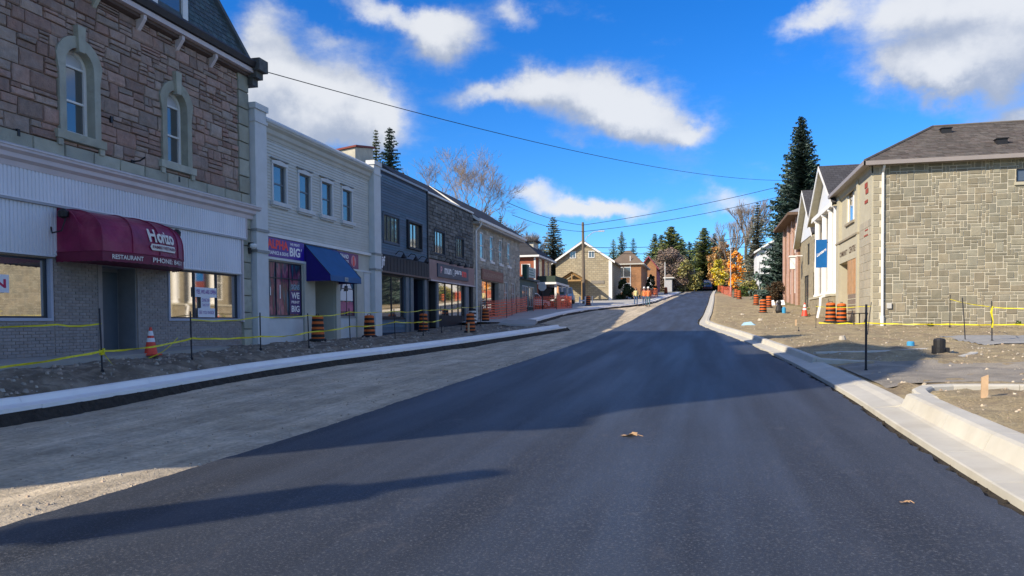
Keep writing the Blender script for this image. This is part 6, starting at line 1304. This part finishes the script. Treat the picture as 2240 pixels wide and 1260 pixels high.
for (x, y, tp_, lo, hi), nm in zip(PL, NM): stake(x, y, zL(x, y), tp_, 'black steel stake '+nm, (random.uniform(-.04, .04), random.uniform(-.05, .05)))
tape([(-12.3, 6, .62), (-12.1, 10, .80)]+[(x+.02, y, lo) for x, y, a, lo, hi in PL[:6]]+[(-12, 32.4, 1.62), (-12.1, 35.2, 1.72)], 'lower yellow tape along the left stakes', seed=1)
tape([(-14.9, 9, 1.58), (-12.6, 13.0, 1.60), (-12.0, 13.5, 1.62)], 'short yellow tape across the left end of the restaurant wall', .04, seed=7)
tape([(x-.02, y, hi) for x, y, a, lo, hi in PL[1:]], 'upper yellow tape along the left stakes', .035, seed=2)
tape([(-12.02, 13.5, 1.1), (-12.6, 14.6, .62), (-13.2, 15.6, .68), (-13.4, 16.6, .75), (-13.0, 17.2, 1.24)], 'loose tail of yellow tape trailing on the ground by the cone', .03, seed=5, sag=.06)
c = MB()
for k in range(5): c.tube([(-12.0+.05*cos(a*1.05+k), 13.5+.05*sin(a*1.05+k), 1.05+.02*k-.05+.02*sin(a+k)) for a in range(7)], .012, 4)
tag(c.build('tape_knot', m_tape), 'bunched knot of yellow tape on the first stake', 'tape')
RP = [(3.55, 18.8, 1.93, 0, 'thick black stake standing just behind the dropped kerb', .026, (0, 0)), (6.15, 32.4, 2.25, 0, 'leaning thin stake in front of the entrance of the ashlar house', .016, (.16, .05)), (10.6, 38.0, 2.65, 0, 'thin stake left of centre before the ashlar wall', .016, (.01, 0)), (8.7, 29.4, 2.3, 0, 'tilted stake at the edge of the grey gravel path', .018, (-.12, 0)), (8.95, 27.7, 2.15, 0, 'stake wrapped in yellow tape at the grey gravel path', .018, (-.02, 0)), (5.1, 38.5, 2.3, 0, 'faint thin stake by the portico base', .014, (.02, 0)), (3.9, 34.5, 1.3, 0, 'short thin stake on the right dirt strip', .012, (0, 0))]
for x, y, tp_, _, nm, rr, ln in RP: stake(x, y, zR(x, y), tp_, nm, ln, rr)
tape([(5.9, 43.4, 1.42), (7.0, 41.5, 1.4), (7.5, 39.6, 1.42), (10.6, 38.0, 1.35), (13, 37.5, 1.33), (16, 37.6, 1.3)], 'bright yellow tape sagging low along the foot of the ashlar wall', .07, seed=3, sag=.03)
tape([(5.1, 38.5, 2.2), (6.3, 32.4, 2.1)], 'faint tape between two thin stakes before the entrance', .03, seed=6)
tape([(10.6, 38.0, 2.45), (9.6, 30, 2.0), (8.93, 27.7, 1.95), (10.8, 27.2, 1.9), (13, 27, 1.92)], 'upper yellow tape before the ashlar wall', .035, seed=4)
c = MB(); c.tube([(8.94, 27.66, 1.3), (8.96, 27.64, 1.5), (8.91, 27.66, 1.8), (8.95, 27.66, 1.98)], [.03, .014, .035, .02], 5); tag(c.build('tape_knot', m_tape), 'strand of yellow tape wound round the stake by the grey path', 'tape')
c = MB(); c.tube([(5.1, 38.5, 1.0), (5.13, 38.5, 2.2)], .02, 5); 
# small things on the ground
r_ = random.Random(5)
def leafobj(x, y, z, s, label):
    c = MB(); pts = []; n = 20
    for k in range(n): a = 2*pi*k/n; q = s*(.55+.45*abs(cos(a*2.5)))*(1 if k % 2 else .75); pts.append((x+q*cos(a)*1.25, y+q*sin(a)*.9, z+.012+.05*s/.1*abs(sin(a*1.5+.4))*(.5+.5*cos(a))))
    c.add(pts+[(x, y, z+.012)], [(k, (k+1) % n, n) for k in range(n)]); c.tube([(x+s, y, z+.03), (x+s*1.7, y-.03, z+.015)], .004, 4); return tag(c.build('fallen_leaf', M('dry_leaf', (.42, .27, .15), .8, .3, 20)), label, 'leaf', 'fallen leaves')
leafobj(-.93, 10.06, .105, .11, 'large curled dry brown leaf lying in the middle of the asphalt'); leafobj(1.62, 6.98, .07, .04, 'small dry leaf near the right edge of the asphalt')
bl = thing('valve_bucket', 'black plastic bucket-like valve box standing in the kerb island', 'valve box', (6.25, 23.3, zR(6.25, 23.3)))
z = zR(6.25, 23.3); c = MB(); c.lathe([(.17, -.05), (.175, .12), (.15, .14), (.155, .34), (.13, .38), (.05, .40)], 14, (6.25, 23.3, z)); c.build('body', M('black_plastic', (.02, .02, .022), .5, .2), bl)
c = MB(); c.box(6.33, 23.2, z-.02, 6.48, 23.42, z+.14); c.box(6.08, 23.22, z-.02, 6.2, 23.4, z+.2); c.build('flange', MATS['black_plastic'], bl)
c = MB(); c.lathe([(.11, -.03), (.11, .10), (.09, .13), (.03, .135)], 12, (6.15, 25.9, zR(6.15, 25.9))); tag(c.build('water_valve', M('blue_plastic', (.05, .30, .55), .5, .1)), 'blue water valve cap poking from the dirt', 'valve cap')
m_bluebag = M('pale_blue_sheet', (.30, .48, .60), .6, .1)
z = zR(1.95, 42); c = MB(); c.prism([(1.9, 41.7, z), (2.6, 41.6, z), (2.75, 42.1, z), (1.95, 42.3, z)], [(2.05, 41.8, z+.16), (2.4, 41.75, z+.20), (2.5, 42.0, z+.12), (2.1, 42.1, z+.17)]); tag(c.build('folded_sheet', m_bluebag), 'crumpled pale blue plastic sheet on the dirt by the kerb bend', 'plastic sheet')
bb = thing('tool_bag', 'black bag with blue bottle set on the dirt near the portico', 'bag', (5.2, 57.5, zR(5.2, 57.5))); z = zR(5.2, 57.5)
c = MB(); c.lathe([(.2, 0), (.27, .2), (.2, .5), (.12, .62), (.16, .75), (.09, .92), (.02, .95)], 10, (5.2, 57.5, z)); c.build('bag_body', MATS['black_plastic'], bb); c = MB(); c.lathe([(.13, 0), (.14, .35), (.05, .45)], 10, (5.5, 57.3, z)); c.build('bottle', MATS['blue_plastic'], bb)
# lumber stake and planks
c = MB(); c.prism([(-.045, -.02, -.3), (.045, -.02, -.3), (.045, .02, -.3), (-.045, .02, -.3)], [(-.035, -.01, .30), (.055, -.01, .34), (.055, .03, .34), (-.035, .03, .30)]); o = c.build('wooden_stake', M('raw_lumber', (.52, .36, .22), .8, .15, 8)); o.location = (4.15, 13.15, zR(4.15, 13.15)); tag(o, 'short pale wooden stake behind the near right kerb', 'stake')
for i, (x, y, hgt, lab) in enumerate(((-9.9, 32.4, .45, 'short pale wooden peg left of the lone drum'), (4.5, 41, .3, 'tiny wooden peg on the right dirt strip'), (-10.9, 78.6, .95, 'white post beside the drum at the far left kerb'))): c = MB(); c.box(-.04, -.02, -.2, .04, .02, hgt); o = c.build('wooden_stake', M('raw_lumber') if 0 else MATS['raw_lumber'] if i < 2 else m_white); o.location = (x, y, (zL if x < 0 else zR)(x, y) if y < 60 else G(y)+.2); tag(o, lab, 'stake')
# broken slabs and rubble by the gap in the left kerb
r_ = random.Random(12)
for i, (x, y, w, d, lab) in enumerate(((-9.6, 41.5, 1.6, 1.2, 'large tilted broken concrete slab at the kerb gap'), (-10.6, 42.6, 1.1, .9, 'smaller broken slab left of the large tilted one'), (-10.0, 44.0, 1.3, .8, 'flat broken slab behind the tilted ones'))):
    z = G(y)+.22; c = MB(); a = [(x-w/2, y-d/2, z), (x+w/2, y-d/2-.1, z-.05), (x+w/2-.1, y+d/2, z+.12), (x-w/2+.15, y+d/2+.1, z+.2)]; c.prism(a, [(p[0]+.02, p[1]+.05, p[2]+.10) for p in a]); tag(c.build('broken_slab', m_slab), lab, 'slab')
for i, (x, y, s, lab) in enumerate(((-8.6, 46, .3, 'grey boulder'), )): pass
# chunk things on right
for i, (x, y, s, lab) in enumerate(((4.15, 25.6, .13, 'pale rock on the small dirt pile by the kerb'), (3.2, 46.5, .20, 'pale lump of concrete on the dirt strip near the kerb bend'), (4.5, 64, .22, 'pale broken block behind the nearest right drum'), (2.6, 55, .16, 'small rock beside the far kerb'))):
    c = MB(); n = 7; z = zR(x, y); c.prism([(x+s*r_.uniform(.8, 1.3)*cos(k*2*pi/n), y+s*.7*sin(k*2*pi/n), z-.05) for k in range(n)], [(x+s*.6*cos(k*2*pi/n), y+s*.45*sin(k*2*pi/n), z+s*r_.uniform(.5, .8)) for k in range(n)]); tag(c.build('rock', M('pale_rock', (.45, .41, .34), .9, .2, 6)), lab, 'rock')
# trestle by the entrance
tt = thing('trestle_stand', 'low dark trestle stand by the entrance of the ashlar house', 'stand', (7.3, 41, 1.3)); c = MB(); c.box(6.85, 40.6, 1.86, 7.75, 41.0, 1.90); c.build('top', m_black, tt)
for x in (7.15, 7.4): c = MB(); c.tube([(x, 40.8, 1.86), (x, 40.8, 1.2)], .03, 6); c.build('leg', m_black, tt)
c = MB(); c.lathe([(.55, 0), (.6, .04), (.52, .07), (.3, .05)], 20, (6.95, 43.2, zR(6.95, 43.2)-.0)); tag(c.build('manhole_ring', m_rub), 'dark ring on the ground below the pair of drums', 'manhole ring')
for i, (x, y) in enumerate(((6.0, 75), (6.9, 75.3))): c = MB(); c.prism([(x-.5, y-.3, 2.9), (x+.4, y-.4, 2.9), (x+.5, y+.3, 2.9), (x-.4, y+.3, 2.9)], [(x-.3, y-.2, 3.35), (x+.3, y-.2, 3.4), (x+.3, y+.2, 3.35), (x-.2, y+.2, 3.3)]); tag(c.build('white_sack', m_paper), ('left' if i == 0 else 'right')+' white sack beside the rear right drums', 'sack')
# orange safety netting
m_net = M('orange_netting', (.85, .18, .10), .55, .1, 4)
def netting(pts, h, label, cell=.22, sag=.12):
    t = thing('safety_fence', label, 'safety fence', pts[0], 'orange safety fences'); c = MB(); P = [Vector(p) for p in pts]
    for i in range(len(P)-1):
        a, b = P[i], P[i+1]; Ln = (b-a).length; n = max(2, int(Ln/cell))
        f = lambda s, v: a.lerp(b, s)+Vector((0, 0, v*h-(sag*sin(pi*s)*(v*.8))+.03*sin(s*20+v*3)))
        for k in range(n+1): s = k/n; c.add([f(max(0, s-.11/n), 0), f(min(1, s+.11/n), 0), f(min(1, s+.11/n), 1), f(max(0, s-.11/n), 1)], [(0, 1, 2, 3)])
        m = int(h/cell*1.3)
        for k in range(m+1):
            v = k/m; q = 6
            for e in range(q): s0, s1 = e/q, (e+1)/q; c.add([f(s0, v-.02), f(s1, v-.02), f(s1, min(1, v+.035)), f(s0, min(1, v+.035))], [(0, 1, 2, 3)])
    c.build('netting', m_net, t)
    for p in P: c = MB(); c.tube([p-Vector((0, 0, .2)), p+Vector((0, 0, h+.15))], .025, 5); c.build('post', m_stake, t)
    return t
netting([(-14.4, 51.2, 1.75), (-13.6, 53.8, 1.85), (-14.0, 57, 2.0), (-14.6, 61, 2.2), (-14.5, 64.5, 2.4)], 1.35, 'orange-red netting sagging in front of the grey stone building')
netting([(-14.2, 65.5, 2.45), (-14.9, 69.5, 2.7), (-13.4, 71.5, 2.8), (-12.6, 73.5, 2.9)], 1.25, 'orange netting in front of the parked white car')
netting([(-12.8, 69, 2.7), (-11.9, 72, 2.85), (-12.9, 74.5, 3.0)], 1.1, 'crumpled orange netting heap by the far left kerb')
netting([(-7.7, 100, 4.4), (-6.6, 103, 4.55), (-6.0, 108, 4.8)], 1.2, 'orange netting behind the workers')
netting([(3.6, 104, 4.6), (3.4, 112, 5.0), (3.0, 121, 5.4), (2.9, 130, 5.9)], 1.3, 'long orange netting running up the right side of the hill')
for i, (x, y) in enumerate(((-6.9, 118), (-5.9, 130), (3.1, 135), (2.8, 142))): dup(D0, x, y, G(y)+.15, ['drum up the hill behind the workers', 'farthest left drum near the crest', 'farthest right drum but one near the crest', 'farthest right drum at the crest'][i], i, 1.15)
# a tall cone-like delineator in the netting
c = MB(); c.lathe([(.3, 0), (.28, .1), (.08, 1.9), (.05, 2.0)], 10, (-13.3, 72.5, 2.9)); tag(c.build('delineator', M('pale_orange_plastic', (.62, .32, .15), .6)), 'tall faded orange delineator in the netting', 'delineator')
# ------------------------------------------------------------------ vehicles
def car(name, label, x, y, z, rz, paint, L_=4.4, W_=1.8, H_=1.5, kind='car'):
    t = thing(name, label, kind, (0, 0, 0)); w = W_/2
    if kind == 'pickup': prof = [(-L_/2, .45), (-L_/2, 1.0), (-L_*.08, 1.02), (-L_*.06, 1.05), (L_*.20, 1.08), (L_*.46, 1.0), (L_/2, .8), (L_/2, .45)]; cab = [(-L_*.07, 1.03), (-L_*.04, H_), (L_*.12, H_), (L_*.24, 1.05)]
    else: prof = [(-L_/2, .4), (-L_/2, .85), (-L_*.44, .93), (L_*.2, .92), (L_*.46, .78), (L_/2, .62), (L_/2, .35)]; cab = [(-L_*.42, .92), (-L_*.30, H_), (L_*.06, H_+.01), (L_*.24, .91)]
    def ext(pr, wi, wo=None):
        c = MB(); wo = wo or wi; n = len(pr); zs = [p[1] for p in pr]; zm, zM = min(zs), max(zs)
        k = lambda zz: wi+(wo-wi)*(zz-zm)/(zM-zm+1e-6)
        c.prism([(p[0], -k(p[1]), p[1]) for p in pr], [(p[0], k(p[1]), p[1]) for p in pr]); return c
    ext(prof, w, w*.96).build('body', paint, t); ext(cab, w*.94, w*.78).build('cabin', paint, t)
    gl = MB(); cx0, cx1 = cab[0][0], cab[3][0]
    for s in (-1, 1): gl.add([(cab[0][0]+.25, s*(w*.935), cab[0][1]+.06), (cab[3][0]-.2, s*w*.935, cab[0][1]+.06), (cab[2][0]-.02, s*w*.82, H_-.08), (cab[1][0]+.06, s*w*.82, H_-.08)], [(0, 1, 2, 3)])
    gl.build('side_glass', m_glass, t)
    g2 = MB(); g2.add([(cab[3][0]-.03, -w*.85, cab[3][1]+.05), (cab[3][0]-.03, w*.85, cab[3][1]+.05), (cab[2][0]+.05, w*.74, H_-.05), (cab[2][0]+.05, -w*.74, H_-.05)], [(0, 1, 2, 3)]); g2.build('windscreen', m_glass, t)
    g2 = MB(); g2.add([(cab[0][0]+.0, -w*.85, cab[0][1]+.06), (cab[0][0]+.0, w*.85, cab[0][1]+.06), (cab[1][0]-.03, w*.74, H_-.06), (cab[1][0]-.03, -w*.74, H_-.06)], [(0, 1, 2, 3)]); g2.build('rear_window', m_glass, t)
    for sx in (-.31, .31):
        for s in (-1, 1):
            c = MB(); c.tube([(L_*sx, s*(w-.2), .33), (L_*sx, s*(w+.01), .33)], .33, 14); wh = c.build('wheel', m_rub, t); c = MB(); c.tube([(L_*sx, s*(w-.1), .33), (L_*sx, s*(w+.02), .33)], .19, 10); c.build('rim', M('rim_grey', (.4, .4, .42), .4, metal=.6), wh)
    for s in (-1, 1):
        c = MB(); c.box(L_/2-.03, s*w*.6-.16, .6, L_/2+.02, s*w*.6+.16, .74); c.build('headlight', m_signwhite, t)
        c = MB(); c.box(-L_/2-.02, s*w*.75-.1, .68, -L_/2+.03, s*w*.75+.1, .86); c.build('tail_light', m_signred, t)
    t.location = (x, y, z); t.rotation_euler = (0, 0, rz); return t
car('parked_car', 'white parked car half hidden behind the orange netting', -15.6, 70.4, G(70)+.18, 1.2, m_white, kind='car')
car('parked_car', 'dark green small car parked left of the utility pole', -13.9, 75.2, G(75)+.18, -1.35, M('dark_green_paint', (.02, .05, .03), .3, .05), 3.8, 1.7, 1.5)
car('parked_pickup', 'pale blue and white pickup in front of the timber canopy', -14.6, 84, G(84)+.18, -1.45, M('pale_blue_paint', (.35, .5, .62), .35, .05), 5.0, 1.9, 1.8, 'pickup')
car('distant_truck', 'distant dark truck at the crest of the road', 1.0, 186, G(186), 1.6, M('dull_red_paint', (.12, .05, .05), .5), 5.2, 2.2, 2.6, 'truck')
o = thing('sandwich_board', 'pair of white barrier feet right of the utility pole', 'barrier', (-12.3, 82, 3.4)); 
for x in (-12.7, -12.1): c = MB(); c.box(x-.07, 81.9, 3.25, x+.07, 82.1, 4.2); c.build('leg', m_white, o)
c = MB(); c.box(-12.8, 81.95, 3.7, -12.0, 82.05, 3.85); c.build('rail', m_white, o)
# the back of a stop sign
o = thing('stop_sign', 'grey back of an octagonal sign on a post before the red house porch', 'sign', (-14.2, 69.5, 2.5)); c = MB(); c.box(-14.24, 69.52, 2.4, -14.16, 69.58, 4.9); c.build('post', m_stake, o)
c = MB(); c.prism([(-14.2+.40*cos(pi/8+k*pi/4), 69.47, 4.75+.40*sin(pi/8+k*pi/4)) for k in range(8)], [(-14.2+.40*cos(pi/8+k*pi/4), 69.5, 4.75+.40*sin(pi/8+k*pi/4)) for k in range(8)]); c.build('sign_plate', M('sign_back', (.5, .52, .5), .5, .1), o)
# ------------------------------------------------------------------ poles and wires
m_wood = M('pole_wood', (.15, .12, .09), .9, .2, 3, stretch=(1, 1, .15)); m_galv = M('galvanised', (.42, .43, .44), .5, .08)
p = thing('utility_pole', 'tall brown wooden utility pole with curved lamp arm in front of the tan gable', 'utility pole', (-12.55, 84, 3.3))
c = MB(); c.tube([(-12.55, 84, 3.0), (-12.65, 84, 12.3)], [.19, .13], 10); c.build('pole', m_wood, p)
c = MB(); c.tube([(-12.6, 84, 10.0), (-12.2, 84, 10.7), (-11.5, 84, 11.2), (-10.8, 84, 11.3)], .035, 6); a_ = c.build('arm', m_galv, p); c = MB(); c.box(-10.95, 83.9, 11.22, -10.3, 84.1, 11.34); c.build('lamp_head', m_galv, a_)
for x, y, h, lab in ((4.0, 120, 7.5, 'pale slim street lamp pole beside the orange maple'), (7.0, 104, 4.6, 'thin pale pole at the corner of the white house'), (-10.6, 118, 6.2, 'pale post in front of the orange brick building'), (-6.5, 140, 5.6, 'white post beside the maroon-sided house'), (-1.9, 178, 5, 'thin post left of the crest'), (3.4, 165, 5.5, 'thin post right of the crest')):
    c = MB(); z = G(y); c.tube([(0, 0, -.3), (0, 0, h)], [.085, .06], 7); o = c.build('street_pole', m_galv if x > 3 else m_white); o.location = (x, y, z); tag(o, lab, 'pole')
m_wire = M('black_cable', (.03, .035, .04), .6, .0)
def wire(a, b, sag, label, r_=.018, n=28):
    c = MB(); a, b = Vector(a), Vector(b); c.tube([a.lerp(b, i/n)-Vector((0, 0, sag*4*(i/n)*(1-i/n))) for i in range(n+1)], r_, 5, False); return tag(c.build('overhead_wire', m_wire), label, 'cable', 'overhead wires')
def at(u, v, Y): d = fw + r2*((u-1120)/1700) - u2*((v-751)/1700); k = Y/d.y; return (d.x*k, Y, 1.6+d.z*k)
PR = thing('wooden_pole', 'wooden cable pole standing inside the crown of the tall dark spruce', 'utility pole', at(1752, 560, 91)); q_ = at(1752, 560, 91); c = MB(); c.tube([(q_[0], 91, 3), (q_[0], 91, 15.4)], [.2, .15], 8); c.build('pole', m_wood, PR)
wire((-15.0, 24.0, 10.35), at(1752, 394, 91), 1.15, 'long cable crossing the street from the stone corner block', .017)
wire((-12.63, 84, 12.0), at(1752, 396, 91), .35, 'cable from the utility pole to the right, uppermost', .028)
wire((-12.63, 84, 11.3), at(1752, 418, 91), .5, 'second cable from the utility pole to the right', .028)
wire(at(1110, 443, 64), (-12.63, 84, 12.0), .3, 'cable coming to the utility pole from the grey stone gable', .024)
wire(at(1120, 470, 64), (-12.63, 84, 11.3), .3, 'lower cable coming to the utility pole from the grey stone gable', .022)
wire((-12.6, 84, 9.6), at(1660, 512, 104), .6, 'low cable over the street below the two main ones', .03)
wire((-12.6, 84, 9.1), at(1660, 535, 104), .6, 'lowest cable over the street', .03)
# a pole and lamp south of the block, outside the picture, that throw the narrow shadow over the asphalt
p = thing('utility_pole', 'wooden utility pole standing by the left kerb behind the camera', 'utility pole', (-12.6, -2.6, .4)); c = MB(); c.tube([(-12.6, -3.2, 0), (-12.6, -3.2, 8.4)], [.26, .2], 9); c.build('pole', m_wood, p); c = MB(); c.box(-12.95, -3.45, 6.2, -12.3, -2.95, 7.6); c.build('transformer', m_galv, p)
# ------------------------------------------------------------------ people
def skin_mesh(name, verts, edges, radii, mat, root=0, sub=1):
    me = bpy.data.meshes.new(name); me.from_pydata(verts, edges, []); o = bpy.data.objects.new(name, me); COL.objects.link(o)
    o.modifiers.new('s', 'SKIN'); me.skin_vertices[0].data
    for i, r_ in enumerate(radii): sv = me.skin_vertices[0].data[i]; sv.radius = (r_, r_) if not isinstance(r_, tuple) else r_; sv.use_root = (i == root)
    m2 = o.modifiers.new('d', 'SUBSURF'); m2.levels = sub; m2.render_levels = sub
    dg = bpy.context.evaluated_depsgraph_get(); out = bpy.data.meshes.new_from_object(o.evaluated_get(dg)); out.materials.clear(); out.materials.append(mat); bpy.data.objects.remove(o)
    return MBm(out)
class MBm:
    def __init__(s, me): s.me = me
    def build(s, name, parent, mat=None): s.me.polygons.foreach_set('use_smooth', [True]*len(s.me.polygons)); s.me.name = name; o = bpy.data.objects.new(name, s.me); COL.objects.link(o); o.parent = parent; return o
m_skin = M('skin', (.42, .24, .17), .6, .05); m_jean = M('blue_jeans', (.05, .10, .20), .8, .15, 8); m_jean2 = M('teal_trousers', (.07, .15, .20), .8, .15, 8); m_boot = M('brown_boots', (.10, .06, .035), .7)
def person(label, x, y, z, rz, top, vest, trousers, hat, stride=.12, armf=.1, s=1.):
    t = thing('person', label, 'person', (0, 0, 0))
    V = [(0, 0, .93), (0, .0, 1.08), (0, .01, 1.25), (0, .0, 1.42), (0, .0, 1.50), (0, -.01, 1.56),      # pelvis..neck
         (.10, 0, .90), (.115, -stride*.5, .50), (.115, -stride*.2, .09), (.12, -stride*.2-.14, .04),
         (-.10, 0, .90), (-.115, stride*.3, .50), (-.115, stride, .10), (-.12, stride-.13, .05),
         (.17, .0, 1.42), (.235, armf*.4, 1.15), (.25, -armf, .90), (.25, -armf-.03, .83),
         (-.17, .0, 1.42), (-.235, -armf*.2, 1.15), (-.25, -armf*1.6-.05, .93), (-.25, -armf*1.8-.08, .86)]
    E_ = [(0, 1), (1, 2), (2, 3), (3, 4), (4, 5), (0, 6), (6, 7), (7, 8), (8, 9), (0, 10), (10, 11), (11, 12), (12, 13), (3, 14), (14, 15), (15, 16), (16, 17), (3, 18), (18, 19), (19, 20), (20, 21)]
    R_ = [(.155, .11), (.145, .10), (.16, .11), (.15, .10), .065, .055, .095, .065, .045, .035, .095, .065, .045, .035, .062, .045, .032, .035, .062, .045, .032, .035]
    skin_mesh('body', V, E_, R_, trousers, 0).build('body', t)
    # jacket over the trunk and arms
    V2 = [(0, 0, .90), (0, 0, 1.08), (0, .01, 1.25), (0, 0, 1.43), (.17, 0, 1.43), (.237, armf*.4, 1.15), (.25, -armf, .91), (-.17, 0, 1.43), (-.237, -armf*.2, 1.15), (-.25, -armf*1.6-.05, .94)]
    skin_mesh('jacket', V2, [(0, 1), (1, 2), (2, 3), (3, 4), (4, 5), (5, 6), (3, 7), (7, 8), (8, 9)], [(.175, .135), (.165, .125), (.18, .13), (.165, .12), .075, .06, .05, .075, .06, .05], top).build('jacket', t)
    if vest is not None: skin_mesh('safety_vest', [(0, 0, .88), (0, 0, 1.08), (0, .01, 1.25), (0, 0, 1.44), (.13, 0, 1.45), (-.13, 0, 1.45)], [(0, 1), (1, 2), (2, 3), (3, 4), (3, 5)], [(.19, .15), (.18, .14), (.19, .145), (.17, .13), .08, .08], vest).build('safety_vest', t)
    # head
    c = MB(); prof = [(.02, 1.53), (.055, 1.55), (.075, 1.60), (.085, 1.66), (.086, 1.70), (.075, 1.75), (.045, 1.785), (.01, 1.795)]; c.lathe([(a, b) for a, b in prof], 14); c.v = [(p[0]*.9, p[1]*1.1-.01, p[2]) for p in c.v]; c.add([(-.015, .085-.18, 1.67), (.015, -.095, 1.67), (0, -.125, 1.635), (0, -.09, 1.63)], [(0, 1, 2), (0, 2, 3), (1, 3, 2)]); c.build('head', m_skin, t, smooth=True)
    for sx in (-1, 1):
        c = MB(); c.box(sx*.075-.012, -.02, 1.63, sx*.09+.008*sx, .02, 1.70); c.build('ear', m_skin, t); c = MB(); c.box(sx*.032-.012, -.102, 1.675, sx*.032+.012, -.094, 1.688); c.build('eye', m_dark, t)
    c = MB(); c.box(-.025, -.1, 1.597, .025, -.088, 1.605); c.build('mouth', M('lips', (.3, .1, .09), .6), t)
    c = MB(); c.lathe([(.088, 1.64), (.096, 1.70), (.085, 1.765), (.05, 1.80), (.01, 1.805)], 12); c.v = [(p[0]*.92, p[1]*1.08+.012, p[2]) for p in c.v]
    if hat is None: c.build('hair', M('brown_hair', (.09, .045, .02), .8), t)
    else: c = MB(); c.lathe([(.155, 1.72), (.15, 1.735), (.112, 1.745), (.108, 1.80), (.085, 1.85), (.04, 1.875), (.01, 1.88)], 16); c.v = [(p[0]*.9, p[1]*1.05, p[2]) for p in c.v]; c.build('hard_hat', hat, t)
    # hands with five fingers
    for sx, e in ((1, V[17]), (-1, V[21])):
        c = MB(); c.box(e[0]-.014, e[1]-.042, e[2]-.07, e[0]+.014, e[1]+.042, e[2]+.02)
        for k in range(4): yy = e[1]-.033+.022*k; ln = (.06, .075, .07, .055)[k]; c.tube([(e[0], yy, e[2]-.065), (e[0]-sx*.008, yy, e[2]-.065-ln*.55), (e[0]-sx*.026, yy, e[2]-.065-ln)], [.0095, .0085, .007], 5)
        c.tube([(e[0], e[1]-.04, e[2]-.01), (e[0]-sx*.012, e[1]-.062, e[2]-.045), (e[0]-sx*.02, e[1]-.066, e[2]-.075)], [.011, .010, .008], 5); c.build('hand', m_skin, t)
    for k, sx in ((9, 1), (13, -1)):
        p = V[k]; c = MB(); c.prism([(p[0]-.05, p[1]-.12, 0), (p[0]+.05, p[1]-.12, 0), (p[0]+.05, p[1]+.17, 0), (p[0]-.05, p[1]+.17, 0)], [(p[0]-.04, p[1]-.08, .08), (p[0]+.04, p[1]-.08, .08), (p[0]+.045, p[1]+.16, .13), (p[0]-.045, p[1]+.16, .13)]); c.build('boot', m_boot, t)
    t.location = (x, y, z); t.rotation_euler = (0, 0, rz); t.scale = (s, s, s); return t
person('worker in pale yellow vest and blue jeans walking left of the road', -6.8, 82, G(82), 0.25, M('buff_shirt', (.42, .34, .2), .8), M('yellow_vest', (.66, .58, .26), .7), m_jean, None, .14, .08, 1.05)
person('worker in orange vest, white hard hat and teal trousers beside the asphalt edge', -5.35, 79.5, G(79.5), 3.3, M('orange_shirt', (.60, .16, .05), .8), M('orange_vest', (.75, .22, .08), .7), m_jean2, m_white, .08, .06, 1.07)
person('worker with white hard hat standing just behind the orange-vested one', -5.85, 80.8, G(80.8), 3.0, M('olive_jacket', (.20, .16, .06), .8), M('orange_vest') if 0 else MATS['orange_vest'], m_jean, m_white, .05, .04, 1.06)
